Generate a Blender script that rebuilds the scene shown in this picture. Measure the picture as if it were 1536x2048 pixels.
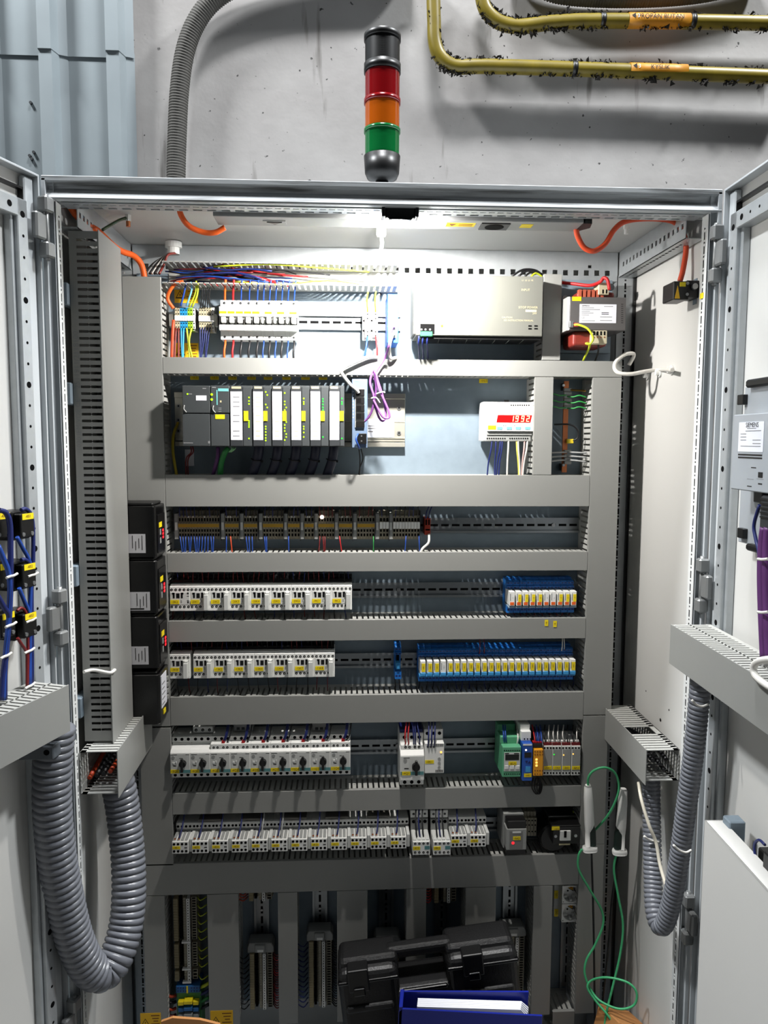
import bpy, bmesh, math, random
from mathutils import Vector, Matrix, Euler
random.seed(7)
SC = bpy.context.scene
for o in list(bpy.data.objects): bpy.data.objects.remove(o)
COL = SC.collection
# ---------------------------------------------------------------- camera (solved from the frame corners and duct edges)
YAW, PITCH, ROLL, FPX = 5.20826e-02, 9.21930e-02, -3.82684e-03, 1542.97
CAM = Vector((-0.0805038, -1.3996588, 1.6480544))
_f = Vector((math.sin(YAW)*math.cos(PITCH), math.cos(YAW)*math.cos(PITCH), -math.sin(PITCH)))
_r = Vector((math.cos(YAW), -math.sin(YAW), 0)); _d = _f.cross(_r)
_r, _d = math.cos(ROLL)*_r+math.sin(ROLL)*_d, -math.sin(ROLL)*_r+math.cos(ROLL)*_d
cd = bpy.data.cameras.new('camera'); cam = bpy.data.objects.new('camera', cd); COL.objects.link(cam)
cd.sensor_fit = 'VERTICAL'; cd.sensor_height = 36; cd.lens = 36*FPX/2048; cd.clip_start = 0.02
cam.matrix_world = Matrix(((_r.x, -_d.x, -_f.x, CAM.x), (_r.y, -_d.y, -_f.y, CAM.y), (_r.z, -_d.z, -_f.z, CAM.z), (0, 0, 0, 1)))
SC.camera = cam
# ---------------------------------------------------------------- light
W = bpy.data.worlds.new('hall_light'); SC.world = W; W.use_nodes = True
W.node_tree.nodes['Background'].inputs[0].default_value = (0.80, 0.88, 1.0, 1)
W.node_tree.nodes['Background'].inputs[1].default_value = 0.03
def area(name, loc, target, size, power, col):
    l = bpy.data.lights.new(name, 'AREA'); l.shape = 'RECTANGLE'; l.size, l.size_y = size; l.energy = power; l.color = col
    o = bpy.data.objects.new(name, l); COL.objects.link(o); o.location = loc
    o.rotation_euler = (Vector(target)-Vector(loc)).to_track_quat('-Z', 'Y').to_euler(); return o
area('hall_lamp_overhead', (0.0, -0.30, 4.4), (0.0, -0.15, 1.5), (0.4, 0.2), 80, (0.97, 0.98, 1.0))
area('hall_lamp_aisle_left', (-1.9, -0.28, 4.5), (0.3, 0.0, 1.4), (0.35, 0.25), 140, (0.95, 0.98, 1.0))
area('added_fill_right', (1.9, -0.28, 4.5), (-0.4, 0.0, 1.4), (0.35, 0.25), 120, (0.95, 0.98, 1.0))  # added fill, mirrors the left lamp to brighten the left door
LAMP_STRENGTH = 4700.0
SC.view_settings.view_transform = 'Standard'; SC.view_settings.look = 'None'
SC.view_settings.exposure = 0.0; SC.view_settings.gamma = 1.0; SC.view_settings.use_curve_mapping = False
# ---------------------------------------------------------------- where a pixel of the photograph meets a plane
def ray(x, y): return _r*((x-768)/FPX)+_d*((y-1024)/FPX)+_f
def P(x, y, Y): k = ray(x, y); return CAM+k*((Y-CAM.y)/k.y)
def PX(x, y, X): k = ray(x, y); return CAM+k*((X-CAM.x)/k.x)
def PZ(x, y, Z): k = ray(x, y); return CAM+k*((Z-CAM.z)/k.z)
def RC(x0, y0, x1, y1, Y):
    cx, cy = (x0+x1)/2, (y0+y1)/2
    return P(x0, cy, Y).x, P(x1, cy, Y).x, P(cx, y1, Y).z, P(cx, y0, Y).z
# ---------------------------------------------------------------- materials
def lin(c):
    return tuple(((v/255)/12.92 if v/255 <= .04045 else ((v/255+.055)/1.055)**2.4) for v in c)
MATS = {}
def M(name, rgb, rough=.5, metal=0., var=0., vscale=20., bump=0., bscale=120., emit=0., spec=.5, trans=0.):
    if name in MATS: return MATS[name]
    m = bpy.data.materials.new(name); m.use_nodes = True; nt = m.node_tree; b = nt.nodes['Principled BSDF']
    c = lin(rgb)
    b.inputs['Base Color'].default_value = (*c, 1); b.inputs['Roughness'].default_value = rough; b.inputs['Metallic'].default_value = metal
    b.inputs['Specular IOR Level'].default_value = spec
    if trans: b.inputs['Transmission Weight'].default_value = trans
    if emit:
        b.inputs['Emission Color'].default_value = (*c, 1); b.inputs['Emission Strength'].default_value = emit
    if var or bump:
        tc = nt.nodes.new('ShaderNodeTexCoord')
        if var:
            n = nt.nodes.new('ShaderNodeTexNoise'); n.inputs['Scale'].default_value = vscale; n.inputs['Detail'].default_value = 5
            nt.links.new(tc.outputs['Object'], n.inputs['Vector'])
            mx = nt.nodes.new('ShaderNodeMix'); mx.data_type = 'RGBA'
            mx.inputs['A'].default_value = (*[v*(1-var) for v in c], 1); mx.inputs['B'].default_value = (*[min(1, v*(1+var)) for v in c], 1)
            nt.links.new(n.outputs['Fac'], mx.inputs['Factor']); nt.links.new(mx.outputs['Result'], b.inputs['Base Color'])
        if bump:
            n2 = nt.nodes.new('ShaderNodeTexNoise'); n2.inputs['Scale'].default_value = bscale; n2.inputs['Detail'].default_value = 3
            nt.links.new(tc.outputs['Object'], n2.inputs['Vector'])
            bp = nt.nodes.new('ShaderNodeBump'); bp.inputs['Strength'].default_value = bump; bp.inputs['Distance'].default_value = .002
            nt.links.new(n2.outputs['Fac'], bp.inputs['Height']); nt.links.new(bp.outputs['Normal'], b.inputs['Normal'])
    MATS[name] = m; return m
DUCT = M('duct_plastic', (140, 141, 138), .42, var=.05, vscale=6)
DUCTIN = M('duct_plastic_inner', (172, 173, 169), .55)
ZINC = M('galvanised_plate', (122, 136, 147), .6, .1, var=.16, vscale=35, spec=.3)
RAIL = M('din_rail_steel', (150, 156, 160), .30, .75)
PAINT = M('light_grey_powder_coat', (190, 195, 198), .45, var=.07, vscale=9, bump=.05, bscale=400)
PANEL = M('white_powder_coat', (206, 206, 203), .5, var=.03, vscale=4)
STRIP = M('bright_galvanised_strip', (178, 183, 186), .38, .45, var=.12, vscale=50)
HOLE = M('hole_black', (8, 8, 9), .9, spec=.1)  # flat black, also painted where holes and slots would be in shade
BLACK = M('black_plastic', (9, 9, 10), .4)
GLOSSBLACK = M('gloss_black_plastic', (5, 5, 6), .28)
DKGREY = M('dark_grey_plastic', (46, 49, 52), .5)
PLCGREY = M('charcoal_plastic', (62, 66, 68), .5)
WHITEP = M('white_plastic', (234, 235, 232), .45)
GREYP = M('grey_plastic', (150, 152, 150), .5)
LGREYP = M('light_grey_plastic', (208, 210, 207), .5)
BEIGE = M('beige_plastic', (186, 178, 150), .5)
TERMG = M('terminal_grey', (152, 146, 128), .55)
YELLOW = M('yellow_label', (238, 214, 16), .55)
ORANGEY = M('warning_yellow', (232, 180, 20), .55)
INK = M('print_black', (26, 24, 22), .7)
INKB = M('print_brown', (120, 72, 10), .7)
INKG = M('print_grey', (130, 132, 134), .7)
INKP = M('print_pale', (198, 188, 150), .7)
INKW = M('print_white', (225, 226, 224), .7)
TEAL = M('teal_strip', (86, 138, 140), .5)
BLUE = M('relay_blue', (24, 108, 190), .45)
LBLUE = M('light_blue', (60, 150, 210), .5)
DBLUE = M('dark_blue_insulation', (16, 30, 92), .5)
WBLUE = M('blue_insulation', (24, 66, 150), .5)
RED = M('red_insulation', (176, 22, 26), .5)
DRED = M('dark_red_insulation', (104, 14, 18), .5)
ORANGE = M('orange_sheath', (226, 92, 24), .5)
ORED = M('orange_red_sheath', (206, 72, 34), .5)
WBLACK = M('black_insulation', (14, 14, 17), .5)
WHITEC = M('white_sheath', (214, 212, 206), .5)
GREYC = M('grey_sheath', (146, 148, 148), .5)
PURPLE = M('purple_sheath', (142, 84, 160), .5)
DPURPLE = M('dark_purple_sheath', (84, 40, 96), .5)
GREENC = M('green_insulation', (38, 130, 60), .5)
MINT = M('mint_green_cable', (66, 168, 112), .5)
YGREEN = M('yellow_green_insulation', (186, 200, 40), .5)
COPPER = M('copper', (184, 112, 72), .38, .8, var=.1)
BROWNRED = M('winding_brown', (120, 40, 32), .45)
HOSE = M('grey_hose', (108, 111, 118), .28)
DUSTY = M('dusty_conduit', (72, 70, 66), .75, var=.25, vscale=60)
OLIVE = M('olive_yellow_paint', (108, 94, 14), .42, var=.38, vscale=30)
PIPEBAND = M('pipe_band_orange', (176, 118, 12), .5, var=.08)
DUST = M('grey_dust', (44, 42, 40), .95, spec=.05)
STEEL = M('steel', (170, 172, 174), .3, .85)
HINGE = M('hinge_zinc', (140, 142, 142), .4, .5)
PSUG = M('psu_grey', (102, 103, 97), .5, var=.03)
CORE = M('transformer_core', (92, 90, 90), .5, .2, var=.08, vscale=80)
LEDG = M('led_green', (150, 230, 20), .4, emit=1.6)
LEDG2 = M('led_pure_green', (30, 220, 50), .4, emit=1.2)
LEDR = M('led_red', (255, 30, 40), .4, emit=2.2)
LEDA = M('led_amber', (255, 190, 90), .4, emit=1.6)
LEDW = M('led_warm', (255, 235, 215), .4, emit=2.5)
DISPR = M('display_red', (196, 8, 10), .35, emit=.22)
DIGIT = M('digit_glow', (255, 222, 170), .4, emit=.85)
CARD = M('cardboard', (176, 122, 70), .8, var=.10, vscale=18)
BINDER = M('blue_binder', (16, 34, 140), .35)
PAPER = M('white_paper', (228, 230, 238), .7)
CASE = M('black_tool_case', (18, 18, 19), .45, bump=.25, bscale=260)
SWBLUE = M('switch_blue', (28, 96, 190), .45)
SLATE = M('slate_blue', (92, 110, 134), .5)
GREEND = M('device_green', (92, 168, 128), .5)
TERMGREEN = M('terminal_green', (26, 110, 62), .5)
DEVBLUE = M('device_blue', (32, 84, 176), .45)
DEVORANGE = M('device_orange', (232, 158, 22), .45)
TOWG = M('tower_green', (4, 96, 44), .16, spec=.8, emit=.05); TOWR = M('tower_red', (120, 4, 10), .16, spec=.8, emit=.05)
TOWO = M('tower_orange', (168, 78, 4), .16, spec=.8, emit=.05)
# wall plaster: off-white with specks, scratches and grime
def wallmat():
    m = bpy.data.materials.new('stained_white_plaster'); m.use_nodes = True; nt = m.node_tree; b = nt.nodes['Principled BSDF']
    b.inputs['Roughness'].default_value = .75
    tc = nt.nodes.new('ShaderNodeTexCoord')
    def noise(sc, det, mp=None):
        n = nt.nodes.new('ShaderNodeTexNoise'); n.inputs['Scale'].default_value = sc; n.inputs['Detail'].default_value = det
        if mp:
            g = nt.nodes.new('ShaderNodeMapping'); g.inputs['Scale'].default_value = mp
            nt.links.new(tc.outputs['Object'], g.inputs['Vector']); nt.links.new(g.outputs['Vector'], n.inputs['Vector'])
        else: nt.links.new(tc.outputs['Object'], n.inputs['Vector'])
        return n.outputs['Fac']
    def ramp(src, a, c0, c, c1):
        r = nt.nodes.new('ShaderNodeValToRGB'); r.color_ramp.elements[0].position = a; r.color_ramp.elements[0].color = (*c0, 1)
        r.color_ramp.elements[1].position = c; r.color_ramp.elements[1].color = (*c1, 1); nt.links.new(src, r.inputs[0]); return r.outputs[0]
    def mul(a, c):
        x = nt.nodes.new('ShaderNodeMix'); x.data_type = 'RGBA'; x.blend_type = 'MULTIPLY'; x.inputs['Factor'].default_value = 1
        nt.links.new(a, x.inputs['A']); nt.links.new(c, x.inputs['B']); return x.outputs['Result']
    base = ramp(noise(2.5, 6), .3, lin((136, 133, 131)), .7, lin((166, 164, 162)))
    speck = ramp(noise(70, 2), .24, (.12, .12, .12), .285, (1, 1, 1))
    streak = ramp(noise(26, 4, (1, 1, .12)), .27, (.45, .44, .42), .36, (1, 1, 1))
    nt.links.new(mul(mul(base, speck), streak), b.inputs['Base Color'])
    bp = nt.nodes.new('ShaderNodeBump'); bp.inputs['Strength'].default_value = .25; bp.inputs['Distance'].default_value = .004
    nt.links.new(noise(30, 5), bp.inputs['Height']); nt.links.new(bp.outputs['Normal'], b.inputs['Normal'])
    return m
WALL = wallmat()
def dirty():
    m = PAINT.copy(); m.name = 'grimy_powder_coat'; nt = m.node_tree; b = nt.nodes['Principled BSDF']; old = b.inputs['Base Color'].links[0].from_socket
    tc = nt.nodes.new('ShaderNodeTexCoord'); mp = nt.nodes.new('ShaderNodeMapping'); mp.inputs['Scale'].default_value = (5, 60, 90); n = nt.nodes.new('ShaderNodeTexNoise'); n.inputs['Scale'].default_value = 1.0; n.inputs['Detail'].default_value = 6
    nt.links.new(tc.outputs['Object'], mp.inputs['Vector']); nt.links.new(mp.outputs['Vector'], n.inputs['Vector'])
    r = nt.nodes.new('ShaderNodeValToRGB'); r.color_ramp.elements[0].position = .33; r.color_ramp.elements[0].color = (.16, .15, .14, 1); r.color_ramp.elements[1].position = .50; r.color_ramp.elements[1].color = (1, 1, 1, 1)
    nt.links.new(n.outputs['Fac'], r.inputs[0]); x = nt.nodes.new('ShaderNodeMix'); x.data_type = 'RGBA'; x.blend_type = 'MULTIPLY'; x.inputs['Factor'].default_value = .85
    nt.links.new(old, x.inputs['A']); nt.links.new(r.outputs[0], x.inputs['B']); nt.links.new(x.outputs['Result'], b.inputs['Base Color']); return m
GRIME = dirty()
CLAD = M('cladding_sheet_grey_blue', (138, 147, 151), .45, .25, var=.16, vscale=7)
CONC = M('concrete_floor', (120, 118, 114), .8, var=.15)
# ---------------------------------------------------------------- mesh helpers
class MB:
    def __init__(s): s.v = []; s.f = []; s.m = []
    def quad(s, pts, m=0):
        n = len(s.v); s.v += [tuple(p) for p in pts]; s.f.append(tuple(range(n, n+len(pts)))); s.m.append(m); return s
    def box(s, x0, x1, y0, y1, z0, z1, m=0):
        if x0 > x1: x0, x1 = x1, x0
        if y0 > y1: y0, y1 = y1, y0
        if z0 > z1: z0, z1 = z1, z0
        n = len(s.v)
        s.v += [(x0,y0,z0),(x1,y0,z0),(x1,y1,z0),(x0,y1,z0),(x0,y0,z1),(x1,y0,z1),(x1,y1,z1),(x0,y1,z1)]
        for q in ((0,3,2,1),(4,5,6,7),(0,1,5,4),(1,2,6,5),(2,3,7,6),(3,0,4,7)): s.f.append(tuple(n+i for i in q)); s.m.append(m)
        return s
    def prism(s, poly, axis, a, b, m=0):
        """poly: list of 2D points; axis 0: (y,z) along x, 1: (x,z) along y, 2: (x,y) along z"""
        def p3(u, v, w): return (w,u,v) if axis == 0 else ((u,w,v) if axis == 1 else (u,v,w))
        n = len(s.v); k = len(poly)
        s.v += [p3(u, v, a) for u, v in poly]+[p3(u, v, b) for u, v in poly]
        s.f.append(tuple(n+i for i in range(k))[::-1]); s.m.append(m); s.f.append(tuple(n+k+i for i in range(k))); s.m.append(m)
        for i in range(k):
            j = (i+1) % k; s.f.append((n+i, n+j, n+k+j, n+k+i)); s.m.append(m)
        return s
    def cyl(s, c, axis, r, h, seg=12, m=0, r2=None):
        """from c along axis (unit-ish vector) by h"""
        a = Vector(axis).normalized(); u = a.orthogonal().normalized(); w = a.cross(u); r2 = r if r2 is None else r2
        n = len(s.v); c = Vector(c)
        for k, rr in ((0, r), (h, r2)):
            for i in range(seg):
                t = 2*math.pi*i/seg; s.v.append(tuple(c+a*k+u*(rr*math.cos(t))+w*(rr*math.sin(t))))
        s.f.append(tuple(n+i for i in range(seg))[::-1]); s.m.append(m); s.f.append(tuple(n+seg+i for i in range(seg))); s.m.append(m)
        for i in range(seg):
            j = (i+1) % seg; s.f.append((n+i, n+j, n+seg+j, n+seg+i)); s.m.append(m)
        return s
    def lathe(s, c, prof, seg=28, m=0):
        n = len(s.v); c = Vector(c)
        for r, z in prof:
            for i in range(seg):
                t = 2*math.pi*i/seg; s.v.append((c.x+r*math.cos(t), c.y+r*math.sin(t), c.z+z))
        for k in range(len(prof)-1):
            for i in range(seg):
                j = (i+1) % seg; s.f.append((n+k*seg+i, n+k*seg+j, n+(k+1)*seg+j, n+(k+1)*seg+i)); s.m.append(m)
        s.f.append(tuple(n+i for i in range(seg))[::-1]); s.m.append(m)
        e = n+(len(prof)-1)*seg; s.f.append(tuple(e+i for i in range(seg))); s.m.append(m)
        return s
    def sweep(s, pts, rad, seg=6, m=0):
        """tube along points; rad number or list"""
        pts = [Vector(p) for p in pts]; k = len(pts); n = len(s.v)
        if not isinstance(rad, (list, tuple)): rad = [rad]*k
        t = [(pts[min(i+1, k-1)]-pts[max(i-1, 0)]).normalized() for i in range(k)]
        u = t[0].orthogonal().normalized()
        for i in range(k):
            u = (u-t[i]*u.dot(t[i])).normalized(); w = t[i].cross(u)
            for j in range(seg):
                a = 2*math.pi*j/seg; s.v.append(tuple(pts[i]+u*(rad[i]*math.cos(a))+w*(rad[i]*math.sin(a))))
        for i in range(k-1):
            for j in range(seg):
                q = (j+1) % seg; s.f.append((n+i*seg+j, n+i*seg+q, n+(i+1)*seg+q, n+(i+1)*seg+j)); s.m.append(m)
        s.f.append(tuple(n+j for j in range(seg))[::-1]); s.m.append(m)
        s.f.append(tuple(n+(k-1)*seg+j for j in range(seg))); s.m.append(m)
        return s
    def perf(s, fr, U, V, holes, th, m=0):
        """plate in frame fr(u,v,w)->xyz over U x V with rectangular holes, thickness th"""
        us = sorted(set([U[0], U[1]]+[h[i] for h in holes for i in (0, 1)])); vs = sorted(set([V[0], V[1]]+[h[i] for h in holes for i in (2, 3)]))
        us = [a for a in us if U[0]-1e-9 <= a <= U[1]+1e-9]; vs = [a for a in vs if V[0]-1e-9 <= a <= V[1]+1e-9]
        rows = {}
        for h in holes: rows.setdefault((h[2], h[3]), []).append(h)
        for j in range(len(vs)-1):
            v0, v1 = vs[j], vs[j+1]; vm = (v0+v1)/2
            hs = sorted(h for h in holes if h[2] < vm < h[3])
            x = U[0]
            segs = []
            for h in hs:
                if h[0] > x: segs.append((x, h[0]))
                x = max(x, h[1])
            if x < U[1]: segs.append((x, U[1]))
            for a, b in segs:
                s.quad([fr(a,v0,0), fr(b,v0,0), fr(b,v1,0), fr(a,v1,0)], m); s.quad([fr(a,v1,th), fr(b,v1,th), fr(b,v0,th), fr(a,v0,th)], m)
        for h in holes:
            a, b, c, d = h
            for p, q in (((a,c),(b,c)),((b,c),(b,d)),((b,d),(a,d)),((a,d),(a,c))):
                s.quad([fr(*q,0), fr(*p,0), fr(*p,th), fr(*q,th)], m)
        a, b, c, d = U[0], U[1], V[0], V[1]
        for p, q in (((a,c),(b,c)),((b,c),(b,d)),((b,d),(a,d)),((a,d),(a,c))):
            s.quad([fr(*p,0), fr(*q,0), fr(*q,th), fr(*p,th)], m)
        return s
    def mesh(s, name, mats, off=(0, 0, 0), smooth=False):
        me = bpy.data.meshes.new(name)
        if off != (0, 0, 0): vv = [(a-off[0], b-off[1], c-off[2]) for a, b, c in s.v]
        else: vv = s.v
        me.from_pydata(vv, [], s.f)
        for mt in (mats if isinstance(mats, (list, tuple)) else [mats]): me.materials.append(mt)
        me.polygons.foreach_set('material_index', s.m)
        if smooth: me.polygons.foreach_set('use_smooth', [len(f) == 4 for f in s.f])
        me.update(); return me
ORG = {}
FINE = {'screw_row', 'terminal_slots', 'print_marks', 'symbols', 'status_lights', 'ferrules', 'vent_slots', 'print_lines', 'slots', 'indicator_window', 'indicator_dots', 'vent_holes', 'contact_holes', 'vent_bars', 'test_button', 'dust_clumps', 'slot_row', 'marker_strip', 'print', 'screw'}
def tag(o, label, cat, group=None):
    o['label'] = label; o['category'] = cat
    if group: o['group'] = group
    return o
def thing(name, label, cat, loc, group=None, mat=None):
    o = bpy.data.objects.new(name, None); COL.objects.link(o); o.empty_display_size = .02
    if mat is not None: o.matrix_world = mat; ORG[o.name] = None
    else: o.location = loc; ORG[o.name] = tuple(loc)
    return tag(o, label, cat, group)
def obj(name, me, parent=None):
    o = bpy.data.objects.new(name, me); COL.objects.link(o)
    if parent is not None:
        o.parent = parent; ORG[o.name] = ORG[parent.name]
        if name in FINE and name != 'screw': o['kind'] = 'stuff'
    return o
def part(name, mb, mats, parent, smooth=False, bevel=0., label=None, kind=None, seg=1):
    off = ORG[parent.name] or (0, 0, 0)
    o = obj(name, mb.mesh(name, mats, off, smooth), parent)
    if bevel: bev(o, bevel, seg)
    if label: o['label'] = label
    if kind: o['kind'] = kind
    return o
def bev(o, w, seg=1):
    b = o.modifiers.new('bevel', 'BEVEL'); b.width = w; b.segments = seg; b.limit_method = 'ANGLE'; b.angle_limit = .7
def solo(name, mb, mats, label, cat, group=None, smooth=False, bevel=0., seg=1):
    n = len(mb.v); c = (sum(v[0] for v in mb.v)/n, sum(v[1] for v in mb.v)/n, min(v[2] for v in mb.v))
    o = obj(name, mb.mesh(name, mats, c, smooth)); o.location = c; ORG[o.name] = c
    if bevel: bev(o, bevel, seg)
    return tag(o, label, cat, group)
def struct(name, mb, mats, smooth=False):
    o = obj(name, mb.mesh(name, mats, (0, 0, 0), smooth)); ORG[o.name] = (0, 0, 0); o['kind'] = 'structure'; return o
def cr(pts, per=6):
    """Catmull-Rom through points"""
    p = [Vector(a) for a in pts]; out = []
    p = [p[0]*2-p[1]]+p+[p[-1]*2-p[-2]]
    for i in range(1, len(p)-2):
        for k in range(per):
            t = k/per; a, b, c, d = p[i-1], p[i], p[i+1], p[i+2]
            out.append(.5*((2*b)+(c-a)*t+(2*a-5*b+4*c-d)*t*t+(3*b-a-3*c+d)*t**3))
    out.append(p[-2]); return out
TXT = {}
def textmesh(s, mat, bold=False):
    k = (s, mat.name)
    if k not in TXT:
        cu = bpy.data.curves.new('txt', 'FONT'); cu.body = s; cu.size = 1; cu.align_x = 'CENTER'; cu.align_y = 'CENTER'; cu.resolution_u = 2
        o = bpy.data.objects.new('txt', cu); COL.objects.link(o); bpy.context.view_layer.update()
        me = bpy.data.meshes.new_from_object(o); bpy.data.objects.remove(o); bpy.data.curves.remove(cu)
        me.materials.clear(); me.materials.append(mat); me.name = 'lettering'; TXT[k] = me
    return TXT[k]
def text(s, h, loc, mat, parent, xdir=(1, 0, 0), up=(0, 0, 1), sx=1.0, name='lettering'):
    """flat lettering of height h; loc in the coordinates of the parts of its thing"""
    o = obj(name, textmesh(s, mat), parent); off = ORG[parent.name] or (0, 0, 0)
    x = Vector(xdir).normalized(); z = Vector(up).normalized(); n = x.cross(z)
    k = h/.7
    o.matrix_local = Matrix(((x.x*k*sx, z.x*k, n.x*k, loc[0]-off[0]), (x.y*k*sx, z.y*k, n.y*k, loc[1]-off[1]), (x.z*k*sx, z.z*k, n.z*k, loc[2]-off[2]), (0, 0, 0, 1)))
    return o
def wire(pts, r, mat, label, group, name='wire', cat='wire', seg=5, per=4):
    mb = MB(); mb.sweep(cr(pts, per), r, seg)
    return solo(name, mb, mat, label, cat, group, smooth=True)
THIN = MB(); THINM = []
def thin(pts, r, mat, per=3):
    if mat not in THINM: THINM.append(mat)
    THIN.sweep(cr(pts, per), r, 4, THINM.index(mat))
ORD = ['first', 'second', 'third', 'fourth', 'fifth', 'sixth', 'seventh', 'eighth', 'ninth', 'tenth', 'eleventh', 'twelfth', 'thirteenth', 'fourteenth', 'fifteenth', 'sixteenth', 'seventeenth', 'eighteenth', 'nineteenth', 'twentieth', 'twenty-first', 'twenty-second', 'twenty-third']
YP, YC = .362, .282        # mounting plate surface, wire-duct cover surface
# ================================================================ setting
YW = .56                                                     # building wall
mb = MB(); mb.quad([(-.62, YW, -.1), (3, YW, -.1), (3, YW, 5.5), (-.62, YW, 5.5)]); struct('wall_back', mb, WALL)
mb = MB(); mb.quad([(-4, -5, 0), (4, -5, 0), (4, YW, 0), (-4, YW, 0)]); struct('floor', mb, CONC)
# trapezoidal metal cladding left of the plaster
def clad_profile(y0, dep):
    pts = []; x = -.575
    per = [(.022, dep), (.030, 0), (.014, 0), (.090, dep)]
    pts = [(x, y0)]
    while x > -2.2:
        pts += [(x-.018, y0-dep*.2), (x-.026, y0-dep), (x-.056, y0-dep), (x-.064, y0), (x-.154, y0)]
        x -= .154
    return pts
cl = thing('wall_left', 'grey-blue trapezoidal metal cladding beside the plaster wall', 'wall', (0, 0, 0)); del cl['category']; del cl['label']; cl['kind'] = 'structure'
zs = P(140, 107, YW-.03).z
for nm, z0, z1, off in (('cladding_sheet', -.1, zs+.012, 0.), ('cladding_sheet', zs, 5.5, -.004)):
    mb = MB(); pr = clad_profile(YW-.012+off, .036)
    for a, b in zip(pr[:-1], pr[1:]):
        mb.quad([(b[0], b[1], z0), (a[0], a[1], z0), (a[0], a[1], z1), (b[0], b[1], z1)])
        mb.quad([(a[0], a[1]+.0012, z0), (b[0], b[1]+.0012, z0), (b[0], b[1]+.0012, z1), (a[0], a[1]+.0012, z1)])
        mb.quad([(b[0], b[1], z0), (b[0], b[1]+.0012, z0), (a[0], a[1]+.0012, z0), (a[0], a[1], z0)])
    part('cladding_sheet', mb, CLAD, cl)
for x, y in ((62, 206), (236, 111), (60, 312), (68, 305), (64, 318)):
    p = P(x, y, YW-.014); mb = MB(); mb.cyl((p.x, p.y+.004, p.z), (0, -1, 0), .0035, .008, 8); part('screw', mb, DKGREY, cl)
# ---------------------------------------------------------------- things on the wall: conduit, pipes
def curve_px(pts, per=8): return cr([P(x, y, Y) for x, y, Y in pts], per)
def corrugated(mb, path, r, pitch, amp, seg=20, per=6):
    # resample by arc length
    L = [0]
    for a, b in zip(path[:-1], path[1:]): L.append(L[-1]+(b-a).length)
    n = int(L[-1]/pitch)*per; out = []; rr = []; k = 0
    for i in range(n+1):
        t = L[-1]*i/n
        while k < len(L)-2 and L[k+1] < t: k += 1
        out.append(path[k].lerp(path[k+1], (t-L[k])/(L[k+1]-L[k]+1e-12)))
        ph = (i % per)/per; rr.append(r-amp+amp*math.sqrt(max(0, 1-(2*ph-1)**2)))
    mb.sweep(out, rr, seg); return mb
mb = MB(); corrugated(mb, curve_px([(350, 620, .525), (351, 480, .525), (352, 360, .525), (354, 280, .525), (359, 180, .525), (371, 100, .525), (395, 40, .525), (432, -4, .522), (490, -36, .52), (580, -58, .52), (700, -66, .52), (828, -70, .52)], 12), .0225, .0063, .0028, 18, 4)
cond = solo('flexible_conduit', mb, DUSTY, 'dusty dark grey corrugated conduit arching up the plaster wall', 'conduit', smooth=True)
mb = MB(); corrugated(mb, curve_px([(1030, -60, .53), (1070, -32, .53), (1130, -11, .53), (1260, -5, .53), (1400, -14, .53), (1520, -42, .53)], 12), .0225, .0063, .0028, 18, 4)
solo('flexible_conduit', mb, DUSTY, 'dusty dark corrugated conduit sagging above the yellow pipes', 'conduit', smooth=True)
def clumps(mb, pts, n, size, seed):
    rnd = random.Random(seed)
    for i in range(n):
        a = rnd.random()*(len(pts)-1); k = int(a); p = pts[k].lerp(pts[k+1], a-k); below = rnd.random() < .45
        s0 = size*rnd.uniform(.4, 1.3)
        for q in range(rnd.randint(2, 5)):
            c = p+Vector((rnd.uniform(-1, 1)*s0*1.6, -.006+rnd.uniform(-1, 1)*s0*.4, (-.017 if below else .016)+rnd.uniform(-.8, .4)*s0))
            vs = [c+Vector((rnd.uniform(-1, 1), rnd.uniform(-1, 1), rnd.uniform(-1, 1)))*s0*rnd.uniform(.5, 1.1) for _ in range(4)]
            for t in ((0, 1, 2), (0, 2, 3), (0, 3, 1), (1, 3, 2)): mb.quad([vs[j] for j in t])
PY = .512
def pipe(label, pts, bx0, bx1, word, by, ty, seed, nar):
    path = curve_px(pts, 10); t = thing('gas_pipe', label, 'pipe', tuple(path[0]), 'yellow pipes on the plaster wall')
    mb = MB(); mb.sweep(path, .0165, 18); part('pipe', mb, OLIVE, t, smooth=True)
    a, b = P(bx0, by, PY), P(bx1, by+(bx1-bx0)*ty, PY)
    mb = MB(); mb.sweep([a.lerp(b, k/4) for k in range(5)], .0172, 18); bd = part('marker_band', mb, PIPEBAND, t, smooth=True, label='orange marker band with black lettering')
    c = a.lerp(b, .5); d = (b-a).normalized(); n = d.cross(Vector((0, 0, 1))).normalized()
    text(word, .0105, tuple(c+Vector((0, -.0178, .002))), INK, bd, tuple(d))
    for k in (.06, .14):
        q = a.lerp(b, k); text('\u25c4' if k < .1 else '3', .009, tuple(q+Vector((0, -.0178, .003))), INK if k < .1 else INKW, bd, tuple(d))
    for x in nar:
        q = P(x, by+(x-bx0)*ty, PY); mb = MB(); mb.sweep([q-d*.006, q+d*.006], .0174, 18); part('tape_band', mb, BLACK, t, smooth=True)
    mb = MB(); clumps(mb, path, 260, .0072, seed); part('dust_clumps', mb, DUST, t, kind='stuff', label='dark dust hanging on the pipe')
pipe('olive yellow pipe bending into a lower horizontal run, black tape bands', [(866, -30, PY), (868, 40, PY), (870, 85, PY), (882, 115, PY), (912, 133, PY), (980, 133, PY), (1200, 140, PY), (1400, 148, PY), (1600, 156, PY)], 1258, 1372, 'KYSLIK', 141, .03, 3, (1148,))
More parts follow.
